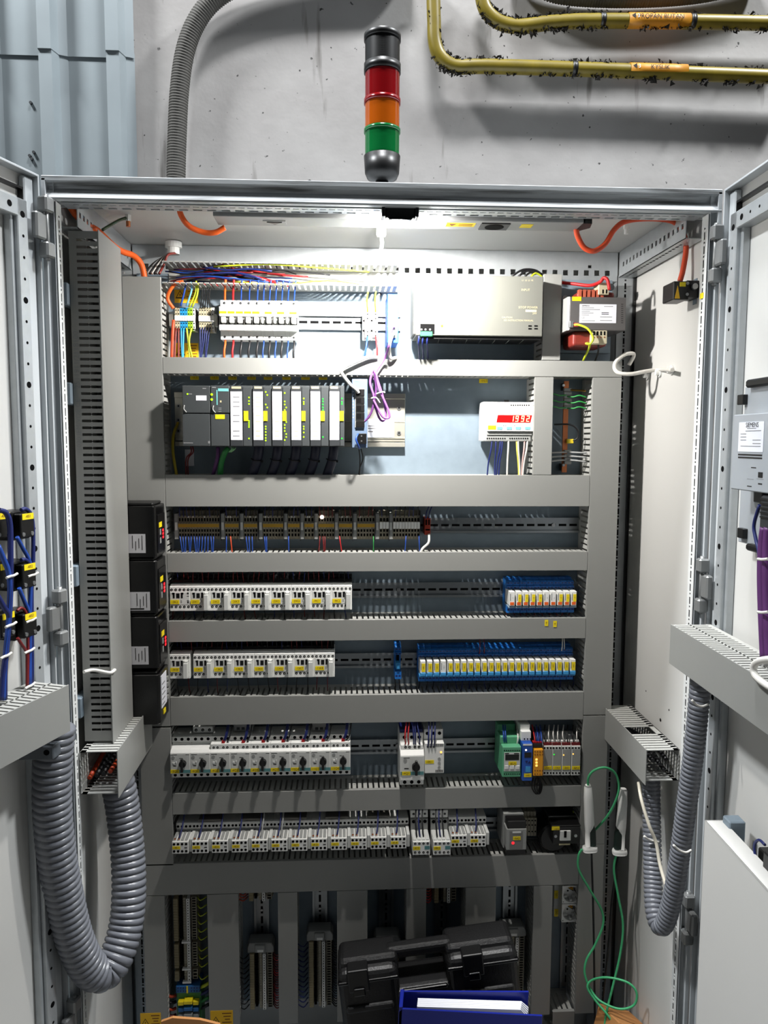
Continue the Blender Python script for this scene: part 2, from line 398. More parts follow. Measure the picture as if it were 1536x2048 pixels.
pipe('olive yellow pipe dipping into the upper horizontal run, flammable gas marking', [(960, -40, PY), (965, 0, PY), (975, 25, PY), (1000, 45, PY), (1040, 53, PY), (1100, 46, PY), (1180, 42, PY), (1350, 43, PY), (1600, 48, PY)], 1255, 1378, 'PROPAN BUTAN', 41.5, .01, 4, (1204, 1384))
# ================================================================ signal tower on the roof
c = P(764, 360, .16); ZR = 2.1
t = thing('signal_tower', 'stack light with black, red, orange and green segments on cabinet roof', 'stack light', (c.x, .16, ZR))
R0 = .0345
def tz(y): return P(764, y, .16-R0).z
def seg_(name, y1, y0, mat, r=R0, ribs=False, label=None):
    z1, z0 = tz(y1), tz(y0); mb = MB(); prof = []
    if ribs:
        n = 14
        for i in range(n):
            a = z0+(z1-z0)*i/n; h = (z1-z0)/n; prof += [(r-.0006, a-ZR), (r, a+h*.5-ZR)]
        prof.append((r-.0006, z1-ZR))
    else: prof = [(r, z0-ZR), (r, z1-ZR)]
    mb.lathe((c.x, .16, ZR), prof, 40); part(name, mb, mat, t, smooth=True, label=label)
mb = MB(); mb.lathe((c.x, .16, ZR), [(.020, 0), (.020, .012), (.0125, .012), (.0125, tz(346)-ZR)], 24); part('foot', mb, BLACK, t, smooth=True)
mb = MB(); z0, z1 = tz(352)-ZR, tz(300)-ZR; mb.lathe((c.x, .16, ZR), [(.016, z0), (.029, z0+.006), (.0335, z0+.016), (R0+.001, z1)], 40); part('base_cup', mb, BLACK, t, smooth=True)
seg_('lens', 300, 252, TOWG, R0-.001, True, 'green lens segment'); seg_('collar', 252, 245, TOWG, R0+.001)
seg_('lens', 245, 193, TOWO, R0-.001, True, 'orange lens segment'); seg_('collar', 193, 184, TOWR, R0+.001)
seg_('lens', 184, 130, TOWR, R0-.001, True, 'red lens segment'); seg_('collar', 130, 112, BLACK, R0+.001)
seg_('sounder', 112, 62, BLACK, R0-.001, True, 'black sounder segment')
mb = MB(); z0, z1 = tz(64)-ZR, tz(43)-ZR; mb.lathe((c.x, .16, ZR), [(R0+.001, z0), (R0+.001, z0+.011), (.030, z1-.004), (.016, z1)], 40); part('cap', mb, BLACK, t, smooth=True)
# ================================================================ cabinet
cab = thing('electrical_cabinet', 'large open grey steel control cabinet full of wired devices', 'cabinet', (0, .25, 0))
XO, XI = .6, .580
LITSTRIP = M('lit_white_strip', (212, 214, 213), .45)  # whiter strip metal, the lamp's brightness is put into its colour
# front frame: top rail and posts
prof = [(0, 2.1), (0, 2.0905), (.007, 2.089), (.009, 2.079), (.006, 2.0775), (-.001, 2.062), (.001, 2.060), (.05, 2.060), (.05, 2.1)]
mb = MB(); mb.prism(prof, 0, -XO, XO); part('front_rail', mb, GRIME, cab, bevel=.0012)
holes = [(x, x+.016, .038, .046) for x in [(-.55+i*.025) for i in range(44)]]+[(x, x+.011, .022, .0255) for x in [(-.555+i*.016) for i in range(70)]]
mb = MB(); mb.perf(lambda u, v, w: (u, v, 2.0592-.0012+w), (-.572, .572), (.014, .05), holes, .0012); part('perforated_strip', mb, STRIP, cab)
for sx in (-1, 1):
    prof = [(sx*XO, 0), (sx*(XO-.007), 0), (sx*(XO-.009), .010), (sx*(XO-.016), .014), (sx*(XO-.020), .003), (sx*(XI+.001), .003), (sx*XI, .005), (sx*XI, .026), (sx*XO, .026)]
    mb = MB(); mb.prism(prof if sx > 0 else prof[::-1], 2, .1, 2.095); part('front_post', mb, PAINT, cab, bevel=.001)
    holes = []
    z = .14
    while z < 2.03: holes += [(.014, .0185, z, z+.014), (.014, .0185, z+.0185, z+.022)]; z += .025
    mb = MB(); mb.perf((lambda u, v, w: (sx*(XI-.003+w), u, v)), (.004, .028), (.12, 2.058), holes, .0010)
    part('perforated_strip', mb, LITSTRIP, cab)
    mb = MB(); mb.box(sx*(XI-.0012), sx*(XI-.0002), .008, .024, .12, 2.058); part('hole_shade_strip', mb, HOLE, cab)  # black sheet added behind the strip so its holes read as shade
    # rear posts
    mb = MB(); xa = .553
    holes = []
    z = .2
    while z < 2.0: holes += [(.570, .5745, z, z+.014), (.570, .5745, z+.0185, z+.0225)]; z += .025
    mb.perf((lambda u, v, w: (sx*u, .400+w, v)), (xa, .590), (.1, 2.03), holes, .0015); mb.box(sx*xa, sx*(xa+.0015), .40, .46, .1, 2.03)
    part('rear_post', mb, STRIP, cab)
    mb = MB(); mb.box(sx*.590, sx*.596, .392, .46, .1, 2.035); part('door_seal', mb, BLACK, cab, label='black rubber seal along the side panel')
    # side panel
    mb = MB(); mb.box(sx*.5965, sx*.5995, .026, .47, .1, 2.095); part('side_panel', mb, PANEL, cab)
    # depth rail at the top, with square holes in its upright face
    holes = []; y = .06
    while y < .385: holes += [(y, y+.009, 2.046, 2.056)]; y += .0205
    mb = MB(); mb.perf((lambda u, v, w: (sx*(.556+w), u, v)), (.05, .40), (2.026, 2.0835), holes, .0015)
    holes = []; y = .092
    while y < .385: holes += [(y, y+.012, .566, .572)]; y += .0165
    mb.perf((lambda u, v, w: (sx*v, u, 2.026+w)), (.05, .40), (.556, .592), holes, .0012); part('depth_rail', mb, STRIP, cab)
mb = MB(); mb.box(-.557, .557, .05, .42, 2.084, 2.087); part('roof_panel', mb, PANEL, cab)
mb = MB(); mb.box(-.6, .6, 0.06, .47, 2.094, 2.1); part('roof_sheet', mb, PAINT, cab)
mb = MB(); mb.box(-.5965, .5965, .47, .473, .1, 2.095); part('back_panel', mb, PANEL, cab)
mb = MB(); mb.box(-.5965, .5965, .06, .47, .1, .103); part('bottom_plate', mb, ZINC, cab)
mb = MB(); mb.box(-.6, .6, .0, .47, 0, .1); part('plinth', mb, DKGREY, cab)
mb = MB(); mb.box(-.6, .6, .0, .06, .1, .14); part('sill', mb, PAINT, cab)
holes = []; x = -.53
while x < .54: holes += [(x, x+.0115, 2.030, 2.042)]; x += .0245
holes += [(P(1180, 523, .402).x-.004, P(1180, 523, .402).x+.004, 2.047, 2.054)]
mb = MB(); mb.perf(lambda u, v, w: (u, .402+w, v), (-.5535, .5535), (2.018, 2.083), holes, .0015); mb.box(-.5535, .5535, .4035, .43, 2.018, 2.0195); part('rear_rail', mb, STRIP, cab)
mb = MB(); mb.box(-.535, .528, YP, YP+.003, .30, 2.012); part('mounting_plate', mb, ZINC, cab)
# grounding studs, roof bolts
for x, y, mt in ((256, 446, COPPER), (1253, 462, WHITEP)):
    p = PZ(x, y-16, 2.084); mb = MB(); mb.cyl((p.x, p.y, 2.084), (0, 0, -1), .0065, .012, 6).cyl((p.x, p.y, 2.072), (0, 0, -1), .0042, .010, 10, 1); part('roof_stud', mb, [WHITEP, mt], cab)
p = PX(1345, 740, .5965)
for k in range(3):
    q = PX(1345-24*k, 740, .5965); mb = MB(); mb.cyl((.5965, q.y, p.z), (-1, 0, 0), .010, .004, 14).cyl((.5925, q.y, p.z), (-1, 0, 0), .006, .007, 12); part('cable_gland', mb, WHITEP, cab, smooth=False)
for x, y, r_ in ((1292, 1382, .0018), (1338, 1420, .0022), (1321, 1440, .004)):
    q = PX(x, y, .5965); mb = MB(); mb.cyl((.5966, q.y, q.z), (-1, 0, 0), r_, .0004, 8); part('bolt_hole', mb, HOLE, cab)
# rail brackets on the left side wall carrying the upright slotted duct
for y in (790, 1150, 1420, 600):
    q = PX(140, y, -.5965); mb = MB(); mb.box(-.5955, -.5775, .05, .24, q.z-.02, q.z+.02); br = part('mounting_bracket', mb, ZINC, cab, bevel=.002)
# ================================================================ luminaire under the roof
LZ, LF, LB = 2.052, .055, .118
xa, xb = PZ(434, 446, LZ).x, PZ(1158, 458, LZ).x
t = thing('cabinet_luminaire', 'long white cabinet lamp housing under the roof with black socket and switch', 'lamp', ((xa+xb)/2, .09, 2.084))
mb = MB(); mb.prism([(LF, 2.0835), (LF, LZ), (LB-.004, LZ), (LB, LZ+.006), (LB, 2.0835)], 0, xa, xb); part('housing', mb, M('lamp_housing', (150, 152, 152), .45), t, bevel=.001)
def und(name, mat, x, hw, y0, y1, th, parent=None, label=None):
    mb = MB(); mb.box(x-hw, x+hw, y0, y1, LZ-th, LZ); return part(name, mb, mat, parent or t, label=label)
X = PZ(990, 450, LZ).x; sk = und('socket', BLACK, X, .027, .066, .108, .002)
mb = MB(); mb.cyl((X, .087, LZ-.002), (0, 0, -1), .018, .0006, 24); part('socket_well', mb, HOLE, sk)
X = PZ(548, 440, LZ).x; sw = und('switch_plate', GREYP, X, .021, .076, .098, .0015)
mb = MB(); mb.prism([(X-.014, .080), (X+.014, .080), (X, .094)], 2, LZ-.003, LZ-.0015); part('rocker', mb, BLACK, sw)
for x, hw in ((922, .027), (1056, .011)):
    X = PZ(x, 448, LZ).x; st = und('warning_sticker', YELLOW, X, hw, .070, .094, .0004)
    if hw > .02:
        mb = MB(); mb.prism([(X-.023, .074), (X-.009, .074), (X-.016, .090)], 2, LZ-.0008, LZ-.0004); part('warning_triangle', mb, INKB, st)
        for q in range(4): mb = MB(); mb.box(X-.004, X+.022, .074+q*.0045, .0755+q*.0045, LZ-.0007, LZ-.0004); part('print_line', mb, INKB, st)
mb = MB(); mb.prism([(xb-.004, LF), (xb+.012, LF), (xb+.018, .085), (xb+.002, .108), (xb-.004, .108)], 2, LZ-.001, 2.080); part('end_plug', mb, BLACK, t)
# clip-on work light hanging on the front rail: its panel faces into the cabinet
p = P(800, 428, .02); t = thing('work_light', 'black clip-on work light hanging on the front rail, shining into the cabinet', 'work light', (p.x, .03, 2.06))
h0, h1 = P(800, 442, .015).z, P(800, 414, .015).z
mb = MB(); mb.prism([(.012, h1), (.012, h0+.005), (.022, h0+.004), (.034, h1-.004), (.034, h1)], 0, p.x-.027, p.x+.027); part('body', mb, BLACK, t, bevel=.002, seg=2)
for s_ in (-1, 1):
    mb = MB(); mb.box(p.x+s_*.027, p.x+s_*.033, .008, .036, h0+.006, h1+.004); part('side_lug', mb, BLACK, t, bevel=.001)
mb = MB(); mb.prism([(p.x-.020, h0+.001), (p.x+.020, h0+.001), (p.x+.024, h0+.006), (p.x-.024, h0+.006)], 1, .0095, .021); part('lip', mb, GLOSSBLACK, t, bevel=.001)
ca, cb = Vector((.0226, h0+.0032)), Vector((.0346, h1-.0045))
mb = MB(); mb.quad([(p.x-.024, ca.x, ca.y), (p.x-.024, cb.x, cb.y), (p.x+.024, cb.x, cb.y), (p.x+.024, ca.x, ca.y)])
TUBE = M('work_light_glow', (255, 250, 244), .4, emit=LAMP_STRENGTH); part('light_panel', mb, TUBE, t)
sl = bpy.data.lights.new('work_light_beam', 'SPOT'); sl.energy = 4.5; sl.spot_size = math.radians(125); sl.spot_blend = 1.0; sl.shadow_soft_size = .02; sl.color = (1, .985, .96)
pl_ = bpy.data.lights.new('work_light_spill', 'POINT'); pl_.energy = 2.6; pl_.shadow_soft_size = .012; pl_.color = (1, .985, .96)
po_ = bpy.data.objects.new('work_light_spill', pl_); COL.objects.link(po_); po_.parent = t; po_.location = (0, .056-.03, h0-.008-2.06)
so_ = bpy.data.objects.new('work_light_beam', sl); COL.objects.link(so_); so_.parent = t; so_.location = (0, .045-.03, (h0+h1)/2-2.06)
so_.rotation_euler = (Vector((-.12, .40, 2.0))-Vector((p.x, .045, (h0+h1)/2))).to_track_quat('-Z', 'Y').to_euler()
# white stem with bent tail under the lamp
p = P(762, 470, .22); t = thing('hanging_stem', 'white stem with bent tail hanging in the glare behind the lamp', 'clip', tuple(p))
mb = MB(); mb.box(p.x-.010, p.x+.010, .21, .225, p.z-.004, 2.084); part('stem', mb, WHITEP, t, bevel=.002)
mb = MB(); mb.sweep(cr([(p.x, .217, p.z), (p.x+.002, .22, p.z-.02), (p.x-.004, .24, p.z-.04), (p.x-.012, .27, p.z-.055)], 4), .004, 8); part('tail', mb, WHITEP, t, smooth=True)
# ================================================================ doors
aL, aR = math.radians(18.5), math.radians(-1.5)
ML = Matrix(((-math.sin(aL), math.cos(aL), 0, -.604), (-math.cos(aL), -math.sin(aL), 0, -.004), (0, 0, 1, 0), (0, 0, 0, 1)))
MR = Matrix(((math.sin(aR), math.cos(aR), 0, .604), (-math.cos(aR), math.sin(aR), 0, -.004), (0, 0, 1, 0), (0, 0, 0, 1)))
MLi, MRi = ML.inverted(), MR.inverted()
def DP(Mi, x, y, w):
    """pixel -> door coordinates (u along the door, w out of its inner face, z)"""
    o = Mi @ CAM; k = Mi.to_3x3() @ ray(x, y); s = (w-o.y)/k.y; return o+k*s
def door(side):
    s = 1 if side == 'L' else -1                    # local y of the inner side
    D = .6
    def B(mb, u0, u1, w0, w1, z0, z1): return mb.box(u0, u1, s*w0, s*w1, z0, z1)
    mb = MB(); B(mb, .0, D, -.024, -.020, .12, 2.098)
    t = obj('door', mb.mesh('door', PAINT), cab); ORG[t.name] = None; t.matrix_local = Matrix.Translation(-cab.location) @ (ML if s > 0 else MR)
    t['label'] = 'open steel door with push-button blocks inside' if s > 0 else 'open steel door with operator panel inside'
    mb = MB(); B(mb, .0, .0035, -.02, .004, .12, 2.098); B(mb, D-.0035, D, -.02, .004, .12, 2.098); B(mb, .0035, D-.0035, -.02, .004, 2.094, 2.098); B(mb, .0035, D-.0035, -.02, .004, .12, .124); part('rim', mb, PAINT, t, bevel=.0006)
    mb = MB(); B(mb, .004, D-.004, -.020, -.016, .124, 2.094); part('inner_panel', mb, PANEL, t)
    mb = MB(); B(mb, .006, .028, -.016, -.004, .13, 2.09); part('border_fold', mb, PAINT, t, bevel=.002)
    mb = MB(); B(mb, .028, .030, -.016, -.006, .14, 2.07); B(mb, .028, D-.03, -.016, -.006, 2.066, 2.07); part('gasket', mb, BLACK, t)
    # tubular frame with holes
    mb = MB(); B(mb, .034, .058, -.016, .006, .15, 2.045); B(mb, .058, .066, -.016, -.002, .15, 2.045); fr_ = part('frame_tube', mb, STRIP, t, bevel=.0015)
    mb = MB(); z = .2; k = 0
    while z < 2.03:
        r_ = .0055 if k % 4 == 0 else .0026
        mb.cyl((.046, s*.0059, z), (0, s, 0), r_, .0003, 10); z += .035; k += 1  # proud black discs paint the shade inside round holes
    part('hole_row', mb, HOLE, t, kind='stuff', label='row of round holes in the frame strip')
    mb = MB(); B(mb, .034, D-.03, -.016, .006, 2.015, 2.045); fr2 = part('frame_tube', mb, STRIP, t, bevel=.0015)
    mb = MB(); u = .075; k = 0
    while u < .5:
        mb.cyl((u, s*.0059, 2.03), (0, s, 0), .0055 if k % 4 == 0 else .0026, .0003, 10); u += .03; k += 1
    part('hole_row', mb, HOLE, t, kind='stuff', label='row of round holes in the frame strip')
    # hinges
    for z in (2.01, 1.33, .55) if s > 0 else (1.985, 1.38, .72):
        h = MB(); h.cyl((-.002, s*.014, z-.055), (0, 0, 1), .0045, .11, 10)
        hp = part('hinge_pin', h, HINGE, t, smooth=True)
        for dz in (-.038, .038):
            h = MB(); B(h, -.012, .010, .004, .024, z+dz-.013, z+dz+.013); part('hinge_knuckle', h, HINGE, t, bevel=.003)
        h = MB(); B(h, .0, .026, .004, .017, z-.022, z+.022); part('hinge_leaf', h, HINGE, t, bevel=.003)
    return t
dL, dR = door('L'), door('R')
# ================================================================ wire ducts
PITCH_F = .0125
def duct_h(label, X0, X1, Z0, Z1, group='horizontal wire ducts', cover=True, top=True, bottom=True):
    t = thing('wire_duct', label, 'wire duct', ((X0+X1)/2, YP, Z0), group)
    mb = MB(); mb.box(X0, X1, YP-.002, YP-.0005, Z0+.001, Z1-.001); part('base', mb, DUCTIN, t)
    for on, z in ((top, Z1), (bottom, Z0)):
        if not on: continue
        dz = -.0016 if z == Z1 else .0016; mb = MB(); x = X0+.003
        za, zb = sorted((z-math.copysign(.002, -dz), z-math.copysign(.002, -dz)+dz)) if cover else sorted((z, z+dz))
        mb.box(X0, X1, YP-.016, YP-.002, za, zb)
        while x < X1-.009:
            mb.box(x, x+.0082, YC+.004, YP-.016, za, zb); mb.box(x-.0008, x+.0090, YC+.003, YC+.007, za-.0003, zb+.0003); mb.box(x+.0016, x+.0066, YC+.033, YC+.034, za, zb); x += PITCH_F
        part('finger_wall', mb, DUCTIN, t, kind='stuff', label='row of slotted duct fingers')
    if cover:
        mb = MB(); mb.box(X0, X1, YC, YC+.0018, Z0, Z1); mb.box(X0, X1, YC+.0018, YC+.009, Z1-.0015, Z1); mb.box(X0, X1, YC+.0018, YC+.009, Z0, Z0+.0015)
        part('cover', mb, DUCT, t, bevel=.0005)
    return t
def duct_v(label, X0, X1, Z0, Z1, group='upright wire ducts', left=True, right=True, seams=()):
    t = thing('wire_duct', label, 'wire duct', ((X0+X1)/2, YP, Z0), group)
    mb = MB(); mb.box(X0+.001, X1-.001, YP-.002, YP-.0005, Z0, Z1); part('base', mb, DUCTIN, t)
    for on, x in ((left, X0), (right, X1)):
        if not on: continue
        xa, xb = (x+.002, x+.0036) if x == X0 else (x-.0036, x-.002); mb = MB(); z = Z0+.003
        mb.box(xa, xb, YP-.016, YP-.002, Z0, Z1)
        while z < Z1-.009:
            mb.box(xa, xb, YC+.004, YP-.016, z, z+.0082); mb.box(xa-.0003, xb+.0003, YC+.003, YC+.007, z-.0008, z+.0090); z += PITCH_F
        part('finger_wall', mb, DUCTIN, t, kind='stuff', label='row of slotted duct fingers')
    zz = [Z0]+sorted(seams)+[Z1]
    for a, b in zip(zz[:-1], zz[1:]):
        mb = MB(); b2 = b-.0006 if b != Z1 else b
        mb.box(X0, X1, YC, YC+.0018, a, b2); mb.box(X0, X0+.0015, YC+.0018, YC+.009, a, b2); mb.box(X1-.0015, X1, YC+.0018, YC+.009, a, b2); part('cover', mb, DUCT, t, bevel=.0005)
    return t
XL0, XL1 = P(248, 700, YC).x, P(324, 700, YC).x
XR0, XR1 = .464, .528
def zc(y): return P(700, y, YC).z
g = XL1+.0008
duct_h('narrow grey duct between the breaker row and the controller row', g, XR1, zc(750), zc(717.5))
duct_h('tall grey duct between the controller row and the terminal row', g, XR0-.0008, zc(1013), zc(950))
duct_h('narrow grey duct under the row of small terminals', g, XR0-.0008, zc(1143), zc(1105))
duct_h('grey duct between the two contactor rows, two yellow tags stuck on it', g, XR0-.0008, zc(1281), zc(1239.5))
duct_h('tall grey duct between contactors and motor starters', g, XR0-.0008, zc(1446), zc(1390))
duct_h('grey duct under the motor starters with black knobs', g, XR0-.0008, zc(1622), zc(1580))
XD0 = P(287, 1750, YC).x
duct_h('tall dark duct above the upright terminal columns', XD0, XR0-.0008, zc(1781), zc(1719))
# open duct at the very top (cover off, wires showing)
zt0, zt1 = P(560, 572, YC+.02).z, 2.008
t = duct_h('open top wire duct without cover, full of coloured wires', g, P(800, 560, YC).x, zt0, zt0+.045, cover=False)
duct_v('wide upright grey duct behind the black drives', XL0, XL1, zc(1447), P(290, 553, YC).z)
duct_v('dark upright duct below the black drives beside the motor starters', XL0+.012, XL1, zc(1722), zc(1450), seams=())
duct_v('short upright duct between power supply and transformer', P(1086, 640, YC).x, P(1122, 640, YC).x, zc(717.5)+.001, P(1100, 548, YC).z)
duct_v('short upright duct between meter and copper bar', P(1068, 850, YC).x, P(1105, 850, YC).x, zc(950)+.001, zc(750)-.001)
duct_v('long upright grey duct beside the copper bar and blue relays', XR0, XR1, zc(1437), zc(750)-.001)
duct_v('dark upright duct beside the sockets with white handles on it', XR0, XR1-.006, .30, zc(1439), seams=(zc(1700),))
for k, (a, b, lab) in enumerate(((287, 330, 'dark upright duct at the left of the terminal columns, warning sticker'), (415, 477, 'wide dark upright duct with yellow warning sticker between terminal columns'), (556, 595, 'narrow dark upright duct between two tall terminal strips'), (674, 735, 'wide dark upright duct beside the tall strip with black wires'), (813, 852, 'narrow dark upright duct above the case latch'), (931, 991, 'wide dark upright duct above the right end of the case'), (1066, 1104, 'narrow dark upright duct beside the sockets'))):
    duct_v(lab, P(a, 1840, YC).x, P(b, 1840, YC).x, .30, zc(1781)-.001)
duct_h('short slotted duct below the sockets', P(1106, 2010, YC).x, XR0-.001, P(1130, 2060, YC).z-.03, P(1130, 2023, YC).z)
# slotted duct standing on the left side wall
LX0, LX1, LY0, LY1 = -.575, -.522, .06, .19
LZ1, LZ0 = P(175, 462, LY0).z, P(195, 1482, LY0).z
t = thing('slotted_duct', 'tall slotted grey duct standing on the left side wall, light showing through', 'wire duct', (LX0, .12, LZ0))
holes = []; z = LZ0+.02
while z < LZ1-.012:
    holes += [(LX0+.012, LX0+.029, z, z+.0048), (LX0+.0305, LX1-.004, z, z+.0048), (LX0+.029, LX0+.0305, z+.0016, z+.0032)]; z += .0125
mb = MB(); mb.perf(lambda u, v, w: (u, LY0+w, v), (LX0, LX1-.002), (LZ0, LZ1), holes, .0016); part('slotted_wall', mb, M('dark_duct_plastic', (140, 141, 138), .5), t, label='wall of narrow horizontal slots')
mb = MB(); mb.perf(lambda u, v, w: (u, LY1+w, v), (LX0, LX1-.002), (LZ0, LZ1), holes, .0016); part('slotted_wall', mb, M('dark_duct_plastic', (140, 141, 138), .5), t)
mb = MB(); mb.box(LX1-.0018, LX1, LY0-.004, LY1+.006, LZ0-.004, LZ1+.002); part('cover', mb, DUCT, t, bevel=.0005)
mb = MB(); mb.box(LX0-.0016, LX0, LY0, LY1+.0016, LZ0, LZ1); part('base', mb, DUCT, t)
text('2511911/2118100', .010, (LX0+.006, LY0-.0006, P(145, 720, LY0).z), INKG, t, (0, 0, 1), (-1, 0, 0))
text('1020 IEM/VDE CE', .009, (LX0+.006, LY0-.0006, P(150, 850, LY0).z), INKG, t, (0, 0, 1), (-1, 0, 0))
# white strap round that duct
mb = MB(); zz = P(190, 1340, LY0).z; mb.sweep(cr([(-.566, .035, zz+.004), (LX0+.02, LY0-.004, zz+.001), (LX1-.006, LY0-.008, zz-.003), (LX1+.0005, LY0-.003, zz-.004), (LX1+.002, LY0+.012, zz-.004)], 5), .0034, 6)
solo('cable_tie', mb, WHITEC, 'white strap wrapped round the tall slotted duct', 'strap', smooth=True)
# two short ducts running front to back near the hoses
def duct_depth(label, X0, X1, Y0, Y1, Z0, Z1, cover_side, gap=None):
    t = thing('wire_duct', label, 'wire duct', ((X0+X1)/2, Y0, Z0), 'short ducts running front to back')
    xc = X1 if cover_side > 0 else X0
    for z in (Z0, Z1-.0016):
        mb = MB(); y = Y0
        mb.box(X0, X0+.012, Y0, Y1, z, z+.0016) if cover_side > 0 else mb.box(X1-.012, X1, Y0, Y1, z, z+.0016)
        while y < Y1-.008:
            if not (gap and z > Z0 and gap[0] < y < gap[1]):
                mb.box(X0+.002, X1-.002, y, y+.0082, z, z+.0016)
                mb.box(X0+.004, X1-.004, y, y+PITCH_F, z+.0002, z+.0010) if False else None
            y += PITCH_F
        part('finger_wall', mb, DUCTIN, t, kind='stuff', label='row of slotted duct fingers')
    mb = MB()
    xb = (X0, X0+.0016) if cover_side > 0 else (X1-.0016, X1)
    mb.box(*xb, Y0, Y1, Z0, Z1)
    for k in range(5):
        z = Z0+.012+k*(Z1-Z0-.02)/5; mb.box(xb[0]-.0006, xb[1]+.0006, Y0, Y1, z, z+.004)
    part('base', mb, DUCTIN, t)
    mb = MB(); xv = (X1, X1+.002) if cover_side > 0 else (X0-.002, X0)
    mb.box(*xv, Y0-.006, Y1, Z0-.006, Z1+.003); part('cover', mb, DUCT, t, bevel=.0005)
    return t
def rz(x, ya, yb, Y): return P(x, yb, Y).z, P(x, ya, Y).z
LdX1 = P(236, 1540, .02).x
z0, z1 = rz(200, 1503, 1588, .02)
duct_depth('open-ended slotted duct with grey hose beneath, below the tall slotted duct', P(160, 1540, .02).x, LdX1, .02, .27, z0, z1, 1)
RdX0 = P(1291, 1530, .05).x
z0, z1 = rz(1310, 1500, 1562, .05)
duct_depth('open-ended slotted duct on the right side wall with black cables inside', RdX0, .585, .05, .31, z0, z1, -1, (.13, .165))
for k in range(9):
    rnd = random.Random(k); a = RdX0+.012+k*.008
    if a > .575: break
    mb = MB(); mb.sweep(cr([(a, .06+rnd.random()*.02, z0+.012+rnd.random()*.03), (a+.003, .15, z0+.02+rnd.random()*.02), (a, .29, z0+.018)], 4), .004, 6)
    solo('cable', mb, WBLACK, 'black cable lying inside the open-ended right duct', 'cable', 'cables in the right open duct', smooth=True)
for k in range(4):
    a = P(175+k*14, 1540, .04).x; zz = P(200, 1560, .04).z
    mb = MB(); mb.sweep(cr([(a, .05, zz+.004*k), (a+.004, .14, zz+.02), (a, .25, zz+.01)], 4), .0045, 6)
    solo('cable', mb, [ORED, WBLACK, WBLACK, ORED][k], ('orange' if k in (0, 3) else 'black')+' cable inside the open-ended duct under the tall slotted duct', 'cable', 'cables in the left open duct', smooth=True)
# ================================================================ DIN rails
def din_h(label, X0, X1, Z):
    t = thing('din_rail', label, 'DIN rail', ((X0+X1)/2, YP, Z-.0175), 'horizontal DIN rails')
    mb = MB(); mb.box(X0, X1, YP-.0015, YP-.0004, Z-.0135, Z+.0135); mb.box(X0, X1, YP-.0075, YP-.0004, Z+.0125, Z+.0137); mb.box(X0, X1, YP-.0075, YP-.0004, Z-.0137, Z-.0125); mb.box(X0, X1, YP-.0087, YP-.0075, Z+.0125, Z+.0175); mb.box(X0, X1, YP-.0087, YP-.0075, Z-.0175, Z-.0125)
    r_ = part('profile', mb, RAIL, t)
    mb = MB(); x = X0+.012
    while x < X1-.02: mb.box(x, x+.018, YP-.0017, YP-.0014, Z-.0026, Z+.0026); x += .025
    part('slot_row', mb, HOLE, r_, kind='stuff', label='row of long slots')
    for x in (X0+.3*(X1-X0), X0+.55*(X1-X0), X1-.06):
        mb = MB(); mb.cyl((x, YP-.0014, Z), (0, -1, 0), .0045, .004, 10); part('screw', mb, STEEL, t)
    return t
def zrow(x, y, Y): return P(x, y, Y).z
Z3 = P(1000, 1050, YP).z; Z4 = P(850, 1181, YP).z+.003; Z5 = P(740, 1319, YP).z; Z6 = P(740, 1491, YP).z; Z1r = P(660, 645, YP).z; Z7 = P(985, 1645, YP).z
def xd(a, b, y): return P(a, y, YP).x, P(b, y, YP).x
din_h('steel DIN rail carrying the small row of terminals', *xd(345, 1157, 1050), Z3)
din_h('steel DIN rail between contactors and ten orange-tipped relays', *xd(345, 1157, 1181), Z4)
din_h('steel DIN rail carrying the long row of blue relays', *xd(345, 1150, 1319), Z5)
din_h('steel DIN rail behind the motor starters', *xd(348, 1150, 1491), Z6)
din_h('bright DIN rail behind the miniature circuit breakers', *xd(338, 800, 645), Z1r)
din_h('DIN rail behind the lowest row of relays', *xd(350, 1150, 1645), Z7)
def din_v(label, x, ztop, zbot):
    X = P(x, 1830, YP).x; t = thing('din_rail', label, 'DIN rail', (X, YP, zbot), 'upright DIN rails')
    mb = MB(); mb.box(X-.0135, X+.0135, YP-.0015, YP-.0004, zbot, ztop)
    for s in (-1, 1): mb.box(X+s*.0125, X+s*.0137, YP-.0075, YP-.0004, zbot, ztop); mb.box(X+s*.0125, X+s*.0175, YP-.0087, YP-.0075, zbot, ztop)
    r_ = part('profile', mb, RAIL, t); mb = MB(); z = zbot+.012
    while z < ztop-.02: mb.box(X-.0026, X+.0026, YP-.0017, YP-.0014, z, z+.018); z += .025
    part('slot_row', mb, HOLE, r_, kind='stuff', label='row of long slots')
    for k in range(4):
        mb = MB(); mb.cyl((X, YP-.0014, ztop-.03-k*.06), (0, -1, 0), .003, .003, 8); part('screw', mb, STEEL, t)
    return X
zt_ = zc(1781)-.0
VX = [din_v('upright DIN rail behind '+n, x, zt_, .31) for x, n in ((377, 'the yellow-green earth terminals'), (524, 'the strip with red wires'), (640, 'the tall strip beside the wide duct'), (772, 'the end clamp near the case latch'), (883, 'the short red-wired terminal strip'), (1018, 'the end clamp above the case'), (1135, 'the sockets'))]
